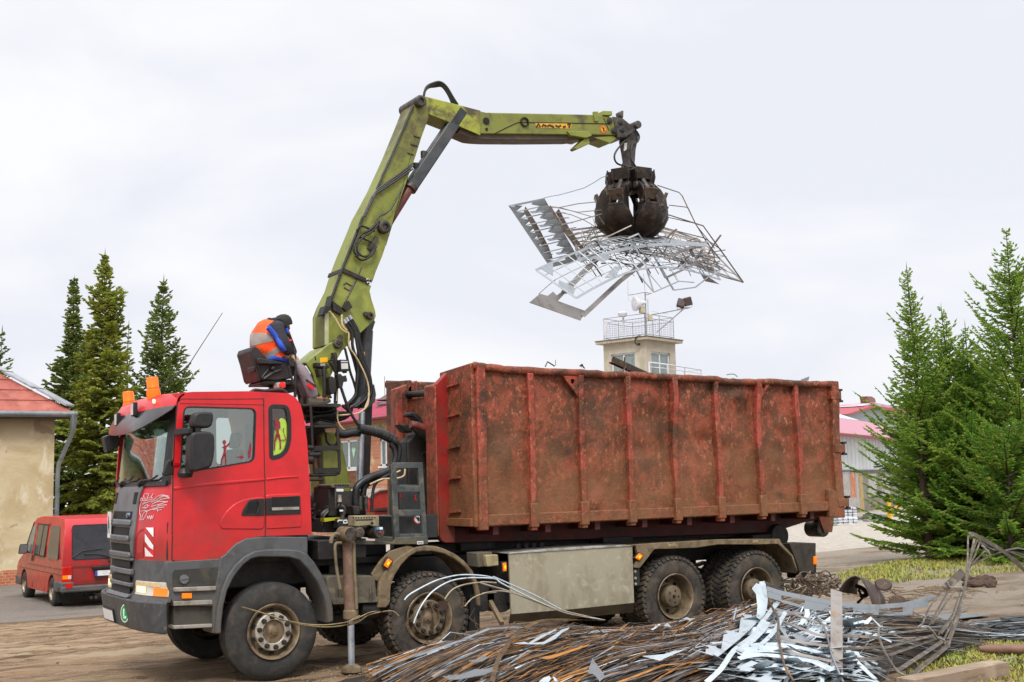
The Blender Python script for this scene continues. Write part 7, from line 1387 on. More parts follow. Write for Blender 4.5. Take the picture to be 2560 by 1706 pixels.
# ================================================================== CLAD BUILDING, right
WP=Vector((51.6,40.1,-.5)); wd=Vector((math.cos(R(30)),math.sin(R(30)),0)); wn=Vector((math.sin(R(30)),-math.cos(R(30)),0))
def WL(k,a,c): q=Upl(*px(k,a,c),WP,wn)-WP; return q.dot(wd),q.z
cb=thing('clad_building','white-clad workshop with patched block lower wall and pink roof at right','building',tuple(WP+wd*8-wn*6))
def wbox(b,u0,u1,d0,d1,z0,z1):
    vs=[WP+wd*u+wn*d+Vector((0,0,z)) for u in(u0,u1) for d in(d0,d1) for z in(z0,z1)]; return b.add(vs,[(0,1,3,2),(4,6,7,5),(0,4,5,1),(2,3,7,6),(0,2,6,4),(1,5,7,3)])
u0,_=WL('l',-600,900); u1,_=WL('l',640,700); zc0=WL('l',360,834)[1]; zc1=WL('l',60,482)[1]; 
b=MB(); wbox(b,u0,u1+9,-14,-.12,0,zc1); b.build('wall',mat('grey_block_render','#857f75','#756f66','#97918a',sc1=.9,sc2=.6,rough=.92,bump=.1),cb)
b=MB(); wbox(b,u0,u1,-.12,.02,zc0,zc1); cl=b.build('cladding',mat('white_cladding','#c3c8c9','#b8bdbe',sc1=.5,rough=.5),cb); b=MB(); k=0
uu=u0
while uu<u1: wbox(b,uu,uu+.03,.02,.03,zc0,zc1); uu+=1.05
wbox(b,u0,u1,-.05,.06,zc0-.08,zc0); b.build('cladding_joint',mat('joint_grey','#9a9fa1',rough=.6),cl)
M_blk=brickmat('pale_blocks','#a9a6a3','#b9b5b1','#86817a',2.0,(R(90),0,R(-30)),'blk'); M_ob=brickmat('orange_bricks','#b9653f','#c47850','#b09078',4.,(R(90),0,R(-30)))
for q,mm,nm in(([(103,860),(183,860),(183,1110),(110,1110)],M_blk,'block_infill'),([(185,865),(240,865),(240,1115),(188,1115)],M_ob,'brick_infill'),([(362,885),(438,880),(440,1100),(370,1095)],M_blk,'block_infill'),([(500,890),(565,890),(570,1100),(505,1090)],M_blk,'block_infill'),([(242,870),(275,870),(278,1115),(245,1115)],M_blk,'block_infill'),([(280,875),(305,875),(320,1275),(285,1275)],mat('raw_plank_yellow','#b39a6c','#9d8558',rough=.8),'timber_post'),([(110,1125),(280,1125),(285,1215),(110,1210)],M_blk,'block_infill')):
    p=[WL('l',*a) for a in q]; us=[a[0] for a in p]; zs=[a[1] for a in p]; b=MB(); wbox(b,min(us),max(us),-.12,-.05,min(zs),max(zs)); b.build(nm,mm,cb)
zr_=WL('l',60,352)[1]; ue=WL('l',720,500)[0]
b=MB(); vs=[WP+wd*u+wn*d+Vector((0,0,z)) for u in(u0,ue+6) for d,z in((.7,zc1-.05),(-4.2,zc1+1.75),(-4.2,zc1+1.6),(.7,zc1-.2))]; b.add(vs,[(0,1,5,4),(3,7,6,2),(0,4,7,3),(1,2,6,5),(0,3,2,1),(4,5,6,7)]); rf2=b.build('roof',mat('pink_sheet_roof','#b56b7d','#a85f70','#c07d8c',sc1=2,rough=.35,spec=.6),cb)
b=MB(); vs=[WP+wd*u+wn*d+Vector((0,0,z)) for u in(u0,ue+2) for d,z in((-4.0,zc1+1.75),(-5.6,zc1+2.35),(-5.6,zc1+2.2),(-4.0,zc1+1.6))]; b.add(vs,[(0,1,5,4),(3,7,6,2),(0,4,7,3),(1,2,6,5),(0,3,2,1),(4,5,6,7)]); b.build('roof_light_strip',mat('pale_roof_strip','#c9cdd2','#b9bdc3',rough=.5),rf2)
b=MB(); wbox(b,u0,ue+6,.62,.78,zc1-.26,zc1-.1); b.build('gutter',mat('dark_red_gutter','#7d1f2a',rough=.5),cb)
b=MB(); P=[WP+wd*a+wn*.15+Vector((0,0,z)) for a,z in(WL('l',690,520),WL('l',685,560),WL('l',655,590),WL('l',665,800),WL('l',680,1080))]; P[0]+=wn*.5; b.tube(P,.09,8); b.build('downpipe',MATS['dark_red_gutter'],cb)
# second gable behind
gd=WP-wn*16; 
def GL(a,c): q=Upl(*px('l',a,c),gd,wn)-gd; return q.dot(wd),q.z
ga=thing('gabled_hall','grey gabled hall with red verge boards and a roof cowl behind the clad workshop','building',tuple(gd+wd*8-wn*5))
def gp_(pts,d0,d1,m,nm,par,name_bev=0):
    p=[GL(*a) for a in pts]; n=len(p); b=MB(); vs=[gd+wd*u+wn*d+Vector((0,0,z)) for d in(d0,d1) for u,z in p]; b.add(vs,[tuple(range(n)),tuple(range(2*n-1,n-1,-1))]+[(i,(i+1)%n,n+(i+1)%n,n+i) for i in range(n)]); return b.build(nm,m,par)
gp_([(110,305),(360,228),(1050,330),(1050,1100),(110,1100)],-8,0,mat('hall_grey','#93979a','#878b8e',rough=.7),'wall',ga)
gp_([(105,300),(370,214),(1050,305),(1050,335),(360,240),(135,306)],-8,.5,mat('verge_red','#a8303c','#952a35',rough=.5),'verge_board',ga)
gp_([(340,216),(440,180),(1050,290),(1050,305),(370,212)],-9,-.5,mat('hall_roof_pale','#b9bcc4','#b46f7e',sc1=.3,rough=.5),'roof',ga)
gp_([(420,118),(465,120),(495,140),(505,178),(432,182)],-2,-1,mat('cowl_brown','#8a5a52','#75483f',rough=.6),'roof_cowl',ga)
# pallets and stacks in front
M_wrap=mat('white_shrink_wrap','#c3c6cc','#aeb2b9','#d3d6da',sc1=5,sc2=3,rough=.35,bump=.5,bsc=6); M_pal=mat('pallet_wood','#8a7458','#74604a',rough=.85); M_palb=mat('blue_pallet','#1f5f86','#174a6b',rough=.7)
def stack(label,q,dep,zb,mw,mp,cols,rows_,grp,w=1.1,name='pallet_stack',cat='pallet stack'):
    a=U(*px('l',*q[0]),d=dep); c=U(*px('l',*q[1]),d=dep); wv=(c-a); wv.z=0; W=wv.length; wv.normalize(); dv=Vector((-wv.y,wv.x,0)); zt=U(*px('l',q[0][0],q[2]),d=dep).z; z0=a.z
    t=thing(name,label,cat,tuple(a+wv*W/2+dv*w/2),grp); b=MB(); h=.14
    def bx3(b,u0,u1,d0,d1,z0,z1): vs=[Vector((a.x,a.y,0))+wv*u+dv*d+Vector((0,0,z)) for u in(u0,u1) for d in(d0,d1) for z in(z0,z1)]; b.add(vs,[(0,1,3,2),(4,6,7,5),(0,4,5,1),(2,3,7,6),(0,2,6,4),(1,5,7,3)])
    n=max(2,int(W/.6)); 
    for k in range(n+1): bx3(b,k*(W-.1)/n,k*(W-.1)/n+.1,0,w,z0,z0+h-.03)
    bx3(b,0,W,0,w,z0+h-.03,z0+h); b.build('pallet',mp,t)
    b=MB(); random.seed(int(q[0][0]))
    for i in range(cols):
        for j in range(rows_):
            u=W*i/cols; z=z0+h+(zt-z0-h)*j/rows_; bx3(b,u+.01+random.uniform(0,.03),u+W/cols-.01,random.uniform(-.03,.04),w,z,z+(zt-z0-h)/rows_-random.uniform(.005,.03))
    b.build('wrapped_load',mw,t,bevel=.03); return t
stack('big white wrapped block pallet on blue pallet feet beside the container tail',[(62,1415),(262,1405),1310],62,0,M_wrap,M_palb,4,3,'wrapped pallets by the workshop')
stack('taller white wrapped stack standing behind the blue-footed pallet',[(118,1395),(255,1390),1208],65,0,M_wrap,M_pal,3,6,'wrapped pallets by the workshop')
stack('greenish wrapped stack half hidden by the container tail',[(-70,1420),(58,1418),1318],60,0,mat('green_shrink_wrap','#8a9f98','#7b8f89',rough=.35,bump=.3,bsc=6),M_pal,3,3,'wrapped pallets by the workshop')
stack('low white bag-like bundle on a pallet right of the blue-footed pallet',[(265,1402),(380,1395),1362],63,0,M_wrap,M_pal,2,1,'wrapped pallets by the workshop')
stack('grey wrapped bundle on a pallet behind the low white bundle',[(260,1375),(355,1372),1296],67,0,mat('grey_shrink_wrap','#7c8186','#6d7277','#8f9498',sc1=3,rough=.35,bump=.3,bsc=5),M_pal,2,2,'wrapped pallets by the workshop')
stack('long grey wrapped bundle stacked two high near the yellow post',[(352,1395),(560,1380),1335],64,0,MATS['grey_shrink_wrap'],M_pal,3,1,'wrapped pallets by the workshop')
stack('upper grey wrapped bundle on timber above the long grey one',[(352,1335),(550,1325),1280],66,0,MATS['grey_shrink_wrap'],M_pal,3,1,'wrapped pallets by the workshop')
M_yp=mat('safety_yellow','#d9a513','#c49210',rough=.5)
p=U(*px('l',556,1180),d=63); b=MB(); b.tube([p-Vector((0,0,2.)),U(*px('l',556,1108),d=63)],.1,8); tag(b.build('yellow_post',M_yp),'thin yellow post by the wrapped bundles near the spruce edge','post')
p=U(*px('l',570,1270),d=60); b=MB(); b.box(p,(.3,.2,.22)); b.tube([U(*px('l',660,1110),d=60),U(*px('l',662,1190),d=60),U(*px('l',600,1240),d=60),p],.09,8); b.lathe([(0,-.15),(.16,-.1),(.16,.1),(0,.15)],U(*px('l',662,1180),d=60),(0,-1,0),14); tag(b.build('yellow_machine',M_yp,bevel=.04),'small yellow machine half hidden behind the right spruce branches','machine')
# ================================================================== SCRAP HEAP
HX=([-.2,.3,.8,1.5,2.4,3.2,4.1,5.1,5.9,6.6,7.3,8.0,8.7,9.3],[0,.14,.30,.44,.50,.44,.37,.43,.53,.50,.40,.26,.10,0])
def HZ(x,y):
    h=float(np.interp(x,*HX)); t=(y+3.0); fw=float(np.interp(x,[2.5,4.4,5.2,6.2,9],[3.0,2.95,2.45,1.95,1.3])); p=max(0,1-(t/1.55)**2) if t>0 else max(0,1-(t/fw)**2)
    return h*p**(.8 if t>0 else .6)
def onheap(k,a,b,off=.1):
    """where the sight line of a survey mark meets the heap's own surface (lifted by off)"""
    q=ray(*px(k,a,b)); t0=(-6.6-CAM.y)/q.y; t1=(-1.4-CAM.y)/q.y
    for i in range(500):
        P=CAM+q*(t0+(t1-t0)*i/499)
        if P.z<HZ(P.x,P.y)+off: return P
    return P
def H(k,pts,off=.1): return [onheap(k,a,b,off) for a,b in pts]
def build_multi(name,parts,label=None,cat=None,kind=None,group=None,parent=None):
    mb=MB(); mi=[]; ms=[]
    for k,(b,m) in enumerate(parts): mb.add(b.v,b.f); mi+=[k]*len(b.f); ms.append(m)
    o=mb.build(name,ms[0],parent,recalc=False,flat=True)
    for m in ms[1:]: o.data.materials.append(m)
    o.data.polygons.foreach_set('material_index',mi); tag(o,label,cat,group,kind); return o
rs=np.random.default_rng(31)
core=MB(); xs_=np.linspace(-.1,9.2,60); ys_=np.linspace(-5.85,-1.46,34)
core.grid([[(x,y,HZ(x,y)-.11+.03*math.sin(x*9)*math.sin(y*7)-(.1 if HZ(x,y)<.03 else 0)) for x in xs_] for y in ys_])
mats_=[M_stripd,M_stripr,M_stripo,M_galv,M_strip]; mbs=[MB() for _ in mats_]
def rstrip(x0,y0,L,ang,w,lift,mb,curl=0):
    pts=[];n=9
    for k in range(n):
        s=k/(n-1)-.5; x=x0+L*s*math.cos(ang)-curl*s*s*math.sin(ang); y=y0+L*s*math.sin(ang)+curl*s*s*math.cos(ang)
        pts.append(Vector((x,y,max(.008,HZ(x,y)+lift+(-.06*abs(s)*2 if lift>.02 else 0)))))
    if rs.random()<.16:
        k=rs.integers(2,7); dz=rs.uniform(.02,.09); pts[k].z+=dz; pts[k+1].z+=dz*rs.uniform(-.4,.8); pts[k].y+=rs.normal(0,.05)
    tw=rs.uniform(-.9,.9); nr=[Vector((rs.normal(0,.06),-.25+tw*.5*(k/(n-1)),1)).normalized() for k in range(n)]
    mb.ribbon(pts,w,nr,.0025)
for q in range(3000):
    x0=rs.uniform(.4,8.3); y0=rs.normal(-3.0,.85) if q%3 else rs.uniform(-5.4,-1.7)
    if not -5.7<y0<-1.55: continue
    L=rs.uniform(1.0,3.6); ang=R(rs.normal((7+2.*x0 if y0>-2.7 else 8+4.6*x0) if x0<5.6 else (12 if y0>-3 else 2),5.)); xm=.78+.45*(y0+1.9)+rs.uniform(-.05,.3); x0=max(x0,xm+L*.5)
    if x0>4.6 and y0<-4.1 and rs.random()<.55: continue
    if HZ(x0,y0)<.01 and rs.random()<.8: continue
    bright=x0>4.0 and y0<-2.9
    k=rs.choice(5,p=[.33,.36,.12,.14,.05] if not bright else [.36,.22,.03,.25,.14]); w=rs.choice([.007,.011,.016,.022,.036],p=[.3,.3,.24,.11,.05])
    rstrip(x0,y0,L,ang,w,rs.uniform(-.10,.035),mbs[k],rs.normal(0,.25))
for q in range(170):
    v_=rs.uniform(1530,1700); p=onheap('P',rs.uniform(1830+.4*(1700-v_),2150),v_,.05); rstrip(p.x,p.y,rs.uniform(.4,1.15),R(rs.normal(22,26)),rs.choice([.014,.024,.04,.055]),rs.uniform(.0,.07),mbs[rs.choice([3,4,4])],rs.normal(0,.5))
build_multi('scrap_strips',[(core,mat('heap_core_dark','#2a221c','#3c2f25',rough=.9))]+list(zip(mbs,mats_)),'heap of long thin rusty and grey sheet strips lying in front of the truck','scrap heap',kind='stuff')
# single pieces one can tell apart
def tplate(name,label,k,polys,P0,n,m,th=.004,cat='sheet offcut',group=None,holes=None,curve=0,rib=(),flat=False):
    b=MB(); n=Vector(n).normalized(); P0=P0+n*(.16+curve)
    for pts,w in rib: b.ribbon([Upl(*px(k,*p),P0,n) for p in pts],w,n,.004)
    for pl in polys:
        P=[Upl(*px(k,*p),P0,n) for p in pl] if k=='Q' or flat else H(k,pl,.07+curve*.35); c=len(P); b.add(P+[p-n*th for p in P],[tuple(range(c)),tuple(range(2*c-1,c-1,-1))]+[(i,(i+1)%c,c+(i+1)%c,c+i) for i in range(c)])
    return tag(b.build(name,m,bevel=0),label,cat,group)
p0=Vector((5.0,-3.6,.55))
tplate('stepped_plate','large bright stepped sheet lying in the middle of the heap with a saw-tooth edge','k',[[(1285,418),(1392,424),(1398,452),(1450,450),(1480,470),(1400,560),(1270,680),(1160,770),(1020,885),(940,860),(690,785),(890,835),(890,795),(935,790),(900,755),(1000,765),(1020,790),(1060,795),(1085,640),(1130,630),(1095,592),(1200,600),(1215,625),(1250,625),(1268,490),(1280,455),(1320,455)]],p0,(-.35,-.7,.62),M_strip,curve=.2)
b=MB(); yk=-3.3
rows=[]
L_e=[(1478,62),(1470,110),(1440,80),(1395,140),(1440,200),(1455,330),(1450,400),(1446,455)]; R_e=[(1530,55),(1545,100),(1552,140),(1560,200),(1566,260),(1560,330),(1540,410),(1490,478)]
for i,(l_,r_) in enumerate(zip(L_e,R_e)):
    y=yk-.5*(i/7)-.25*max(0,i-4)/3; a=T1('k',*l_,y=y); c=T1('k',*r_,y=y+.05); rows.append([a,(a+c)/2+Vector((-.02,-.03,0)),c])
b.grid(rows,.005,(.2,.9,.1)); top_=T('k',[(1530,55),(1600,80),(1680,120),(1755,165)],y=yk+.15); bot_=T('k',[(1550,130),(1610,150),(1680,165),(1740,185)],y=yk+.35); b.grid([top_,bot_],.004,(0,1,0)); tag(b.build('bent_sheet',M_strip,ang=50),'bright bent sheet folded over the very peak of the heap','sheet offcut')
tplate('punched_band','long grey punched band with square openings across the top right of the heap','Q',[[(60,608),(190,650),(190,728),(72,692)],[(60,606),(400,688),(650,738),(1060,770),(1290,750),(1480,695),(1555,686),(1495,712),(1300,764),(1060,784),(640,752),(400,702)],[(398,690),(615,740),(615,812),(400,780)],[(830,770),(1060,775),(1060,862),(830,840)],[(1270,765),(1490,705),(1500,775),(1362,790),(1362,828),(1275,834)],[(1060,856),(1200,842),(1360,822),(1360,832),(1200,852),(1060,866)],[(400,770),(620,802),(920,872),(920,880),(620,815),(400,790)]],Vector((7.3,-3.7,.6)),(-.25,-.9,.3),M_galv,curve=.1,rib=[([(60,612),(190,652),(400,694),(650,744),(850,766),(1060,776),(1290,756),(1480,702),(1555,690)],.055),([(190,722),(400,782),(620,810),(830,842),(1060,858),(1200,846),(1360,828)],.035)])
b=MB(); b.ribbon([T1('Q',680,630,y=-4.75),T1('Q',682,900,y=-5.1),T1('Q',682,1200,y=-5.4),T1('Q',682,1470,y=-5.65)],.125,Vector((-.5,-.8,.25)),.005); tag(b.build('flat_bar',mat('flat_bar_grey','#8d8680','#7b7068','#9a6d2f',sc1=5,sc2=10,t2=(.6,.7),rough=.5,metal=.35)),'straight flat grey bar standing upright at the right end of the heap','flat bar')
# bent lattice frame
b=MB()
def st(pts,w,y0,y1=None,m=b,nr=Vector((-.5,-.8,.3)),th=.005,sm=0):
    n=len(pts); m.ribbon([T1('h',*p,y=y0+((y1 if y1 is not None else y0)-y0)*i/(n-1)) for i,p in enumerate(pts)],w,nr,th,smooth=sm)
st([(1212,335),(1207,560),(1190,780),(1140,1000),(1050,1250),(690,1550)],.022,-3.7,-5.6)
st([(1265,360),(1225,560),(1195,720),(1165,860),(1110,1050),(1030,1240)],.03,-3.7,-4.6); st([(1290,370),(1240,500),(1205,620)],.02,-3.65); st([(1310,390),(1270,500),(1215,600)],.02,-3.6)
st([(1170,635),(1090,710),(1015,785)],.10,-3.7,-3.8); st([(1015,785),(950,850),(880,950),(815,1105)],.02,-3.8,-4.6)
st([(1050,790),(960,950),(880,1102)],.022,-3.8,-4.65); st([(1112,785),(1040,880),(905,1080)],.022,-3.8,-4.65); st([(1150,800),(1080,1000),(960,1172)],.02,-3.8,-4.7); st([(1165,830),(1110,1000),(1010,1205)],.02,-3.8,-4.7); st([(1185,800),(1130,960),(985,1160)],.02,-3.75,-4.7)
st([(1225,328),(1260,325),(1450,430),(1550,500),(1690,630)],.06,-3.7,-3.3,sm=3); st([(1212,340),(1240,330),(1260,330)],.03,-3.7); st([(1290,385),(1400,420),(1500,470),(1600,530),(1690,590)],.03,-3.6,-3.2); st([(1300,400),(1420,450),(1560,470),(1690,520)],.02,-3.5,-3.1); st([(1230,590),(1400,505),(1540,455),(1630,438),(1690,450)],.025,-3.6,-3.0); st([(1240,580),(1345,470),(1390,455)],.02,-3.6); st([(1545,470),(1620,475),(1690,500)],.02,-3.1); st([(1345,440),(1370,470),(1395,492)],.03,-3.5)
for a,c,w in(((1045,1255),(690,1548),.06),((1010,1215),(620,1470),.05),((940,1200),(545,1340),.045),((930,1170),(500,1282),.04),((870,1122),(465,1172),.04),((815,1107),(420,1108),.035)): st([a,lerp(a,c,.5),c],w,-4.7,-5.6,nr=Vector((-.3,-.5,.8)))
for a,c in(((465,1195),(60,1165)),((500,1270),(80,1292)),((545,1372),(80,1370)),((620,1455),(150,1532))): st([a,lerp(a,c,.5),c],.04,-5.5,-5.15,nr=Vector((-.3,-.5,.8)))
lt=b.build('lattice_frame',mat('lattice_brown_steel','#5f564b','#4a3f35','#8d7f6e',sc1=5,sc2=8,rough=.5,metal=.4)); tag(lt,'tall twisted lattice of thin steel strips rising before the right spruces','steel lattice')
for pts in([(460,1105),(460,1180),(500,1290),(560,1400),(620,1480),(680,1510)],[(815,1105),(870,1100),(930,1160),(950,1190),(1010,1215),(1015,1245)],[(1040,725),(1060,770),(1140,770),(1170,800)],[(1330,420),(1380,470),(1395,495)]):
    b2=MB(); b2.tube(T('h',pts,y=-5.62 if pts[0][0]<800 else (-4.75 if pts[0][1]>1000 else -3.8)),.012,6,smooth=3); b2.v=[tuple(Vector(v)-lt.location) for v in b2.v]; o=b2.build('tie_wire',mat('bright_wire','#a9a8a2','#8d8b86',rough=.4,metal=.5),lt); o.location=(0,0,0)
# arcs of sprung wire over the second wheel
for q,(pts,pts2) in enumerate((([(778,930),(830,880),(1000,790),(1130,750),(1250,735),(1400,745),(1487,765)],[(200,318),(450,430),(640,530),(830,580)]),([(850,1110),(900,990),(990,870),(1120,790),(1250,762),(1400,760),(1487,770)],[(250,360),(470,470),(650,540),(870,585)]),([(1090,925),(1150,850),(1250,810),(1380,795),(1487,798)],[(100,350),(300,410),(560,510),(800,570)]),([(1245,980),(1300,920),(1380,885),(1487,872)],[(120,420),(250,405),(440,460),(650,545),(900,590)]))):
    b=MB(); b.tube(T('E',pts,y=-2.15-.06*q)+T('O',pts2,y=-2.2-.06*q),.0095 if q<3 else .008,6,smooth=5); tag(b.build('sprung_strip',M_strip if q<2 else mat('pale_brown_strip','#a39a86','#8d8068',rough=.45,metal=.4)),['highest bright wire arching over the second wheel from its rim edge','second bright wire arching across the second wheel hub','third thin wire rising from the upper rim of the second wheel','lowest thin wire curving past the right edge of the second tyre'][q],'wire')
b=MB()
A_=T('B',[(1300,635),(1440,675),(1570,715),(1700,760),(1850,795),(2000,812),(2100,812),(2250,790),(2353,745)],y=-1.95)+T('E',[(330,1130),(420,1100),(500,1048),(620,1020),(690,1018),(735,1055)],y=-1.95)
b.tube(A_,.008,5,smooth=3); B_=T('B',[(1700,755),(1850,785),(2000,795),(2100,790),(2250,765),(2353,712)],y=-1.98)+T('E',[(330,1105),(420,1070),(500,1030),(560,1018)],y=-1.98); b.tube(B_,.007,5,smooth=3)
for k in range(11): u_=.28+k*.055; ia=A_[min(len(A_)-1,int(u_*len(A_)))]; ib=min(B_,key=lambda p:(p-ia).length); b.bar(ia,ib,.006,.006)
tag(b.build('wire_ladder',mat('straw_wire','#8f7d58','#6f5c3f',rough=.5,metal=.3)),'thin springy wire ladder reaching past the outrigger rod to the front wheel','wire')
b=MB()
rs2=np.random.default_rng(5)
for q in range(14):
    x,y=rs2.uniform(960,1240),rs2.uniform(1500,1640)
    b.ribbon(T('P',[(x,y),(x+rs2.normal(0,14),y+rs2.uniform(8,26)),(x+rs2.normal(0,24),y+rs2.uniform(20,60))],y=-1.75),.012,(0,-1,.2),.003)
tag(b.build('thin_slivers',M_stripr),'thin bright slivers dangling in front of the second tyre','scrap',kind='stuff'); b=MB(); P=T('b',[(880,800),(1010,800),(990,920),(885,915)],y=-1.7); P+=[p+Vector((0,.004,0)) for p in P]; b.add(P,[(0,1,2,3),(7,6,5,4),(0,4,5,1),(1,5,6,2),(2,6,7,3),(3,7,4,0)]); tag(b.build('square_offcut',MATS['rusted_plate']),'dark square offcut in front of the second wheel rim','sheet offcut'); b=MB(); P=T('b',[(800,840),(830,830),(790,1000),(820,1150),(800,1220),(750,1190),(790,1080),(775,950)],y=-1.7); P+=[p+Vector((0,.004,0)) for p in P]; b.add(P,[tuple(range(8)),tuple(range(15,7,-1))]+[(i,(i+1)%8,8+(i+1)%8,8+i) for i in range(8)]); tag(b.build('jagged_offcut',MATS['rusted_plate']),'dark jagged offcut sticking up in front of the second wheel hub','sheet offcut')
b=MB(); b.ribbon(H('j',[(668,1150),(700,1010),(740,880),(820,740),(950,570),(1130,440),(1280,372),(1420,355),(1750,360),(2050,365)],.10),.045,Vector((-.2,-.6,.7)),.004,smooth=3); tag(b.build('curved_strap',mat('curved_strap_brown','#5d4a33','#46382a','#7d5f35',sc1=5,sc2=7,rough=.55,metal=.3)),'long brown strap curving down over the left half of the heap','metal strap')
tplate('curled_plate','small grey curled plate standing up at the bottom centre of the heap','j',[[(1950,845),(1985,900),(2040,980),(2095,1050),(2098,1100),(2040,1150),(2020,1110),(1960,1050),(1895,1045),(1905,980)]],Vector((2.6,-4.1,.3)),(-.3,-.85,.4),M_galv)
tplate('grey_plate','flat grey plate with a rusty tag near the lower left of the heap','j',[[(30,1080),(250,1060),(450,985),(560,990),(690,955),(740,995),(560,1060),(250,1120),(120,1125)]],Vector((1.2,-3.5,.34)),(-.1,-.5,.85),M_galv)
tplate('grey_plate','small pale plate with a hooked notch above the rusty-tagged plate','j',[[(360,880),(480,860),(560,815),(620,845),(540,890),(440,905)]],Vector((1.4,-3.2,.42)),(-.1,-.6,.8),M_galv)
tplate('bent_offcut','white zigzag offcut lying across the upper left of the heap','j',[[(925,660),(1000,650),(1080,640),(1130,655),(1280,560),(1480,478),(1495,485),(1300,590),(1180,655),(1320,640),(1480,540),(1560,480),(1660,455),(1640,480),(1560,520),(1480,600),(1330,668),(1200,670),(1110,668)]],Vector((2.6,-3.0,.52)),(-.1,-.6,.8),M_strip)
tplate('white_offcut','pale hook-shaped scrap at the bottom edge left of the curled plate','j',[[(1260,1150),(1330,1095),(1400,1075),(1420,1110),(1390,1156)],[(1440,1080),(1480,1100),(1510,1150),(1470,1150)]],Vector((2.0,-4.2,.25)),(-.2,-.7,.7),M_strip)
tplate('orange_strip','vivid orange rusty strip running through the middle of the heap','j',[[(1270,850),(1340,825),(1480,800),(1700,730),(1900,672),(1920,682),(1720,752),(1500,830),(1380,862)]],Vector((2.7,-3.6,.46)),(-.1,-.6,.8),M_stripo)
tplate('sharp_offcut','bright pointed sheet wedge left of the stepped sheet','k',[[(200,875),(300,865),(440,852),(690,790),(440,900),(395,925)]],Vector((4.0,-4.0,.5)),(-.2,-.6,.8),M_strip)
tplate('white_offcut','small white triangle on the strips below the third axle','k',[[(430,545),(470,510),(520,560)]],Vector((4.4,-3.0,.5)),(-.2,-.7,.6),M_strip)
tplate('white_offcut','pale torn offcut right of the small white triangle','k',[[(635,470),(685,448),(720,465),(780,460),(720,490),(700,480)]],Vector((4.8,-3.0,.52)),(-.2,-.7,.6),M_strip)
tplate('white_offcut','upright bright sliver left of the peak sheet','k',[[(1215,348),(1230,346),(1202,478),(1184,478)]],Vector((5.2,-3.4,.6)),(-.3,-.9,.2),M_strip)
b=MB(); b.ribbon(H('k',[(280,545),(420,545),(605,590),(720,490)],.07),.012,(-.2,-.6,.7),.003); tag(b.build('bent_wire',M_stripo),'orange V-shaped bent wire on the strips below the third axle','wire')
for q,(pts,w,lab) in enumerate((([(1680,285),(1500,510),(1420,640),(1200,810),(1060,1010),(900,1159)],.05,'long bright strip sweeping down from the peak sheet to the bottom edge'),([(1760,390),(1640,600),(1500,740),(1430,770),(1380,730),(1420,700)],.045,'bright strip with a curled lower end right of the stepped sheet'),([(1560,500),(1520,580),(1400,700),(1250,820)],.06,'short pale strip lying along the edge of the stepped sheet'))):
    b=MB(); b.ribbon(H('k',pts,.14),w,(-.35,-.6,.7),.004,smooth=3); tag(b.build('bright_strip',M_strip),lab,'metal strip')
for q,(pts,w,y,lab) in enumerate((([(1260,800),(1420,760),(1700,755),(2000,800),(2250,880)],.07,-5.1,'upper white strip arching across the right of the heap'),([(1250,850),(1450,800),(1700,810),(1950,880),(2280,1030)],.10,-5.2,'broad white strip arching below the upper white one'),([(1250,900),(1480,860),(1800,890),(2040,930)],.05,-5.3,'thin white strip under the broad arching one'))):
    b=MB(); b.ribbon(H('k',pts,.12),w,(-.1,-.55,.83),.004,smooth=4); tag(b.build('arched_strip',M_strip),lab,'metal strip')
b=MB(); b.tube(H('k',[(1570,270),(1620,350),(1680,470),(1680,640),(1720,860),(1760,1000),(1850,1150)],.16),.012,6,smooth=3); tag(b.build('knotted_wire',M_stripr),'thin knotted brown wire falling over the white strips from the peak','wire')
b=MB(); b.tube(H('k',[(2060,400),(2170,540),(2230,720),(2270,880),(2340,1050),(2390,1159)],.16),.012,6,smooth=3); tag(b.build('knotted_wire',M_galv),'thin knotted grey wire just left of the upright flat bar','wire')
for q,(pts,w,lab) in enumerate((([(1650,360),(1800,400),(2000,470),(2280,570)],.035,'upper of the brown cross strips fanning right from the peak'),([(1680,470),(1850,540),(2100,640),(2230,665)],.035,'middle brown cross strip fanning right from the peak'),([(1690,675),(1900,720),(2250,770)],.035,'lower brown cross strip over the white notched plates'),([(1700,785),(1880,850),(2280,935)],.035,'brown cross strip lying on the broad white arch'))):
    b=MB(); b.ribbon(H('k',pts,.14),w,(-.3,-.6,.7),.004); tag(b.build('cross_strip',MATS['flat_bar_grey']),lab,'metal strip')
# notched bright plates at lower right of the heap
rn=np.random.default_rng(17); NP=[[(-.5,-.3),(-.2,-.3),(-.2,-.1),(0,-.1),(0,-.3),(.25,-.3),(.25,-.05),(.5,-.05),(.5,.25),(.1,.25),(.1,.1),(-.15,.1),(-.15,.3),(-.5,.3)],[(-.5,-.1),(-.1,-.1),(-.1,-.3),(.15,-.3),(.15,-.1),(.5,-.1),(.5,.1),(.2,.1),(.2,.3),(-.05,.3),(-.05,.12),(-.5,.12)],[(-.5,-.25),(.5,-.25),(.5,-.1),(-.25,-.1),(-.25,.1),(.5,.1),(.5,.25),(-.5,.25)],[(-.4,-.3),(-.1,-.3),(0,.0),(.15,-.3),(.45,-.25),(.2,.3),(-.2,.3)]]
cells=[]
for v_ in np.linspace(1570,1698,7):
    for u_ in np.linspace(1790+.45*(1700-v_),2110,9): p=onheap('P',u_+rn.normal(0,9),v_+rn.normal(0,5),.05); cells.append((p.x,p.y))
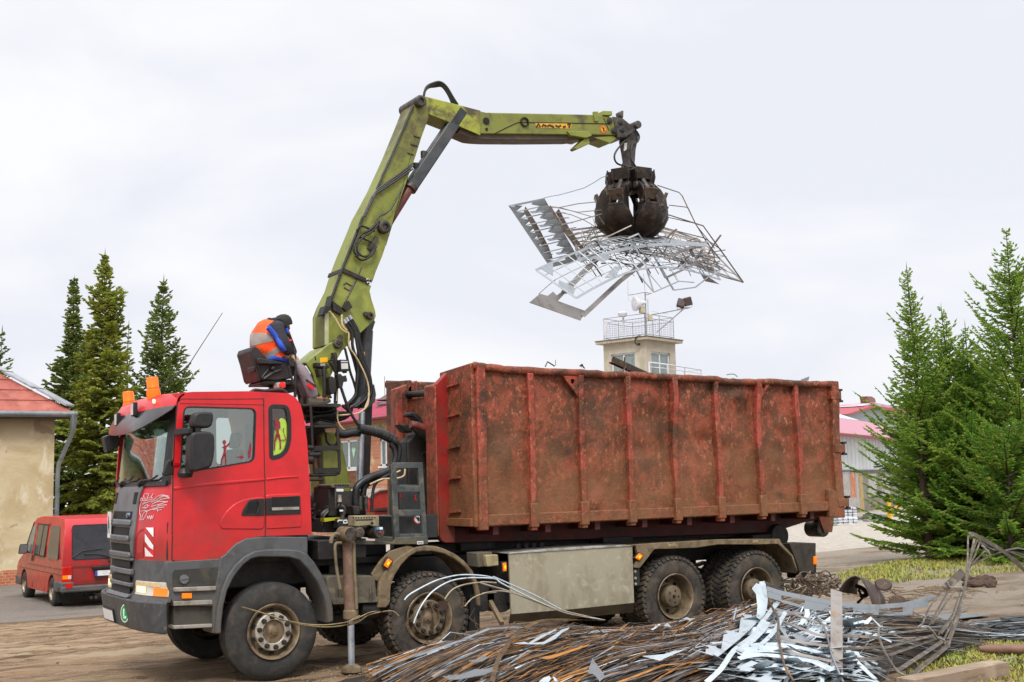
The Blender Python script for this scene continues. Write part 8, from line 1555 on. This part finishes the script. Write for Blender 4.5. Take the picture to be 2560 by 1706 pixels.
for q,(x,y) in enumerate(cells):
    s=rn.uniform(.3,.58); a=rn.uniform(-.5,.8); tx,ty=rn.normal(0,.18),rn.normal(.15,.18); b=MB()
    rot=Matrix.Rotation(a,3,'Z')@Matrix.Rotation(tx,3,'X')@Matrix.Rotation(ty,3,'Y'); c=Vector((x,y,HZ(x,y)+.03+rn.uniform(0,.05))); pl=NP[rn.integers(4)]; n=len(pl)
    vs=[c+rot@Vector((p[0]*s,p[1]*s,0)) for p in pl]; vs+= [v-rot@Vector((0,0,.003)) for v in vs]; b.add(vs,[tuple(range(n)),tuple(range(2*n-1,n-1,-1))]+[(i,(i+1)%n,n+(i+1)%n,n+i) for i in range(n)])
    tag(b.build('notched_plate',M_strip if rn.random()<.75 else M_galv),'bright notched sheet offcut on the lower right of the heap','sheet offcut','notched offcuts on the heap')
# arched rusty plate and its wreckage behind the heap
fr=T('Q',[(700,632),(725,590),(760,543),(805,510),(850,498),(890,515),(925,565),(955,625),(980,690),(1000,755)],y=-2.9); bk=T('Q',[(868,660),(866,620),(868,575),(880,530),(930,520),(990,560),(1040,595),(1080,640),(1112,700),(1125,770)],y=-2.3)
b=MB(); b.grid([[fr[i]+(bk[i]-fr[i])*t for i in range(10)] for t in(0,.33,.66,1)],.012,(0,0,-1)); tag(b.build('arched_plate',mat('arched_rust_plate','#4f4039','#3b302b','#7b6350',sc1=4,sc2=5,rough=.55,metal=.4,bump=.06),ang=60),'curved rusty plate standing like an arch behind the right of the heap','steel plate')
b=MB(); b.lathe([(.0,-.02),(.10,-.015),(.12,.0),(.10,.02),(0,.025)],T1('Q',1100,578,y=-2.4),(-.4,-.5,.7),16); b.tube(T('Q',[(860,590),(920,615),(950,670),(900,680)],y=-2.5),.03,8,smooth=3); b.tube(T('Q',[(880,620),(910,700),(870,740)],y=-2.5),.02,6); b.ribbon(T('Q',[(1130,600),(1180,640),(1220,680),(1190,720),(1150,700)],y=-2.3),.03,(0,-.8,.5),.004,smooth=3); b.lathe([(0,-.01),(.14,-.01),(.14,.01),(0,.01)],T1('Q',1235,760,y=-2.4),(-.4,-.7,.3),18); b.lathe([(0,-.01),(.14,-.01),(.14,.01),(0,.01)],T1('Q',1290,870,y=-2.7),(-.5,-.7,.1),18); b.prism(TX('Q',[(1030,780),(1130,790),(1240,870),(1240,930),(1020,930)],-2.8),-2.8,-2.6); tag(b.build('machine_wreckage',MATS['rusted_plate'],bevel=.004),'dark heap of broken machine parts beneath and beside the arched plate','scrap')
b=MB(); rt=np.random.default_rng(3)
for q in range(46):
    x,y=rt.uniform(1980,2090),rt.uniform(1450,1490); z=rt.uniform(-1.6,-.4); P=T('P',[(x,y),(x+rt.normal(0,14),y-rt.uniform(5,28)),(x+rt.normal(0,26),y-rt.uniform(-10,26)),(x+rt.normal(0,36),y+rt.uniform(-12,12))],y=z)
    P=[Vector((p.x,p.y,max(p.z,.03))) for p in P]; b.tube(P,rt.uniform(.008,.016),5,smooth=4)
for q in range(4): c=T1('P',2040+q*8,1475,y=-1.2); b.tube([c+Vector((.13*math.cos(t),0,.13*math.sin(t)+.05*q)) for t in np.linspace(0,5.5,14)],.01,5)
tag(b.build('wire_tangle',mat('tangle_brown','#6b5b49','#4d4035','#8f8372',sc1=6,sc2=9,rough=.55,metal=.3)),'tangle of bent rods and wire lying behind the truck rear lamp box','wire tangle')
# flat dark mesh heap and pale sheets on the ground at right
fl=[MB(),MB(),MB()]
for q in range(520):
    t=rs.uniform(0,1); x=8.3+3.6*t+rs.normal(0,.25); y=-4.0+rs.uniform(-.55,.75)-.0*t; L=rs.uniform(.15,.9); a=R(rs.normal(-32,14)); z=.02+.16*max(0,1-abs((y+3.85)/.8))*rs.uniform(.2,1); k=rs.choice(3,p=[.62,.3,.08])
    fl[k].ribbon([(x-L/2*math.cos(a),y-L/2*math.sin(a),z),(x,y,z+.015),(x+L/2*math.cos(a),y+L/2*math.sin(a),z)],rs.choice([.015,.03,.05]),(rs.normal(0,.2),rs.normal(0,.2),1),.003)
build_multi('mesh_offcuts',list(zip(fl,[mat('flat_dark_steel','#3d3f40','#2b2c2d','#4d4a46',sc1=6,rough=.45,metal=.5),M_galv,M_strip])),'flat dark layer of mesh offcuts spread on the ground at the right edge','scrap',kind='stuff')
for lab,pl in(('pale perforated sheet lying on the ground behind the lattice',[(730,1060),(1000,1000),(1150,985),(1380,995),(1365,1005),(1150,1030),(860,1062)]),('thin pale sheet lying beyond the perforated one',[(740,1000),(900,985),(1140,950),(1210,935),(1200,945),(1000,985),(860,1005)])):
    P=[U(*px('h',*p),z=.05) for p in pl]; n=len(P); b=MB(); b.add(P+[p-Vector((0,0,.006)) for p in P],[tuple(range(n)),tuple(range(2*n-1,n-1,-1))]+[(i,(i+1)%n,n+(i+1)%n,n+i) for i in range(n)]); tag(b.build('flat_sheet',M_galv),lab,'metal sheet')
g0=lambda a,c,z=0: U(*px('h',a,c),z=z)
a_=g0(1310,1325,.03);c_=g0(1720,1330,.03); b=MB(); d_=(c_-a_).normalized(); b.bar(a_+d_*.5+Vector((0,0,.05)),c_+d_*.6+Vector((0,0,.05)),.12,.11); be=b.build('rusty_beam',mat('beam_orange_rust','#a3592a','#86471f','#6b4a3a',sc1=5,sc2=6,rough=.7,bump=.15),bevel=.02,seg=3); tag(be,'orange rusty beam with a rounded end lying on the grass at the lower right','beam')
mb=MB(); mb.tube([a_+Vector((0,0,.05))-be.location,a_+d_*.12+Vector((0,0,.05))-be.location,a_+d_*.56+Vector((0,0,.05))-be.location],[.03,.056,.058],12); o=mb.build('rounded_end',mat('beam_end_brown','#7b5a48','#5f4438',rough=.65),be); o.location=(0,0,0)
a_=g0(930,1580,.06);c_=g0(1480,1470,.06); b=MB(); b.bar(a_-(c_-a_)*.4+Vector((0,0,.02)),c_+Vector((0,0,.02)),.22,.16); tag(b.build('timber_plank',mat('weathered_timber','#8d7a68','#75644f','#a08d78',sc1=5,sc2=3,stretch=(.3,4,4),rough=.85,bump=.2),bevel=.006),'weathered grey timber baulk lying in the grass along the bottom edge','plank')
for lab,pts,w,m in(('short grey-green strip on the grass below the rusty beam',[(1455,1392),(1520,1380),(1595,1355)],.05,M_galv),('dark flat strip on the grass at the right edge below the beam',[(1550,1408),(1620,1415),(1690,1425)],.06,MATS['rusted_plate'])):
    b=MB(); b.ribbon([g0(*p,.03) for p in pts],w,(0,0,1),.006); tag(b.build('ground_strip',m),lab,'metal strip')
b=MB(); b.lathe([(0,-.03),(.05,-.02),(.055,.01),(.03,.04),(0,.045)],g0(890,1552,.04),(0,0,1),14); tag(b.build('round_stone',mat('buff_stone','#a8956c','#8d7b57',rough=.85)),'small buff stone at the bottom edge left of the timber','stone')
b=MB(); b.bar(T1('O',150,440,y=-1.0),T1('O',243,612,y=-1.5),.05,.05); tag(b.build('prop_bar',M_mud),'brown bar leaning under the truck behind the second axle','bar')
b=MB(); rc=np.random.default_rng(8)
for q in range(60): x,y=rc.uniform(11.0,13.5),rc.uniform(-.6,1.4); a=rc.uniform(0,6.3); l=rc.uniform(.1,.5); b.tube([(x,y,.02),(x+l*math.cos(a),y+l*math.sin(a),.05),(x+l*1.5*math.cos(a+.3),y+l*1.5*math.sin(a+.3),.02)],.008,4)
tag(b.build('dry_twigs',mat('dry_twig','#7b6448','#5f4c36',rough=.9)),'dry twigs and torn roots scattered on bare earth at right','twigs',kind='stuff')
b=MB(); rc=np.random.default_rng(18)
for q in range(34):
    p=U(*px('h',rc.uniform(1180,1420),rc.uniform(690,760)),z=.04); b.lathe([(0,-.05),(.09,-.03),(.1,.0),(.06,.05),(0,.06)],p+Vector((0,0,.0)),(rc.normal(0,.4),rc.normal(0,.4),1),7)
tag(b.build('earth_clods',mat('dark_earth','#4b3828','#38291d','#5d4733',rough=.95,bump=.3)),'dark clods of dug earth on the grass behind the lattice','earth',kind='stuff')
# ================================================================== SKY AND LIGHT
w=bpy.data.worlds.new('World'); sc.world=w; w.use_nodes=True; nt=w.node_tree; bg=nt.nodes['Background']
N=lambda t,**k:[setattr(d:=nt.nodes.new(t),a,v) for a,v in k.items()] and d or nt.nodes[-1]
sky=nt.nodes.new('ShaderNodeTexSky'); sky.sky_type='NISHITA'; sky.sun_disc=False; sky.sun_elevation=R(48); sky.sun_rotation=R(200); sky.air_density=1.; sky.dust_density=3.
tc=nt.nodes.new('ShaderNodeTexCoord'); sp_=nt.nodes.new('ShaderNodeSeparateXYZ'); nt.links.new(tc.outputs['Generated'],sp_.inputs[0])
mp=nt.nodes.new('ShaderNodeMapping'); mp.inputs['Scale'].default_value=(1,1,2.4); nt.links.new(tc.outputs['Generated'],mp.inputs[0])
cl=nt.nodes.new('ShaderNodeTexNoise'); cl.inputs['Scale'].default_value=2.6; cl.inputs['Detail'].default_value=5; cl.inputs['Roughness'].default_value=.5; cl.inputs['Distortion'].default_value=.4; nt.links.new(mp.outputs[0],cl.inputs['Vector'])
rp=nt.nodes.new('ShaderNodeValToRGB'); rp.color_ramp.elements[0].position=.40; rp.color_ramp.elements[0].color=(.82,.84,.905,1); rp.color_ramp.elements[1].position=.60; rp.color_ramp.elements[1].color=(.955,.96,.98,1); nt.links.new(cl.outputs['Fac'],rp.inputs[0])
el=nt.nodes.new('ShaderNodeMapRange'); nt.links.new(sp_.outputs['Z'],el.inputs['Value']); el.inputs['From Min'].default_value=.42; el.inputs['From Max'].default_value=.95; el.inputs['To Min'].default_value=1.; el.inputs['To Max'].default_value=2.5
ml=nt.nodes.new('ShaderNodeVectorMath'); ml.operation='SCALE'; nt.links.new(rp.outputs[0],ml.inputs[0]); nt.links.new(el.outputs[0],ml.inputs['Scale'])
s2=nt.nodes.new('ShaderNodeVectorMath'); s2.operation='SCALE'; s2.inputs['Scale'].default_value=.1; nt.links.new(sky.outputs[0],s2.inputs[0])
mx=nt.nodes.new('ShaderNodeMix'); mx.data_type='RGBA'; mx.inputs[0].default_value=.94; nt.links.new(s2.outputs[0],mx.inputs[6]); nt.links.new(ml.outputs[0],mx.inputs[7]); nt.links.new(mx.outputs[2],bg.inputs[0]); bg.inputs[1].default_value=1.0
sun=bpy.data.lights.new('sun','SUN'); sun.energy=2.1; sun.angle=R(18); sun.color=(1,.965,.91); so=bpy.data.objects.new('sun',sun); COL.objects.link(so)
# soft light from behind the photographer, fairly high
sd=Vector((-.45,-.72,.95)).normalized(); so.rotation_euler=sd.to_track_quat('Z','Y').to_euler()
sky.sun_elevation=math.asin(sd.z); sky.sun_rotation=math.atan2(sd.x,sd.y)
sc.view_settings.view_transform='Standard'; sc.view_settings.look='None'; sc.view_settings.exposure=.1; sc.view_settings.gamma=1
sc.render.engine='CYCLES'; sc.cycles.max_bounces=6; sc.cycles.transparent_max_bounces=12
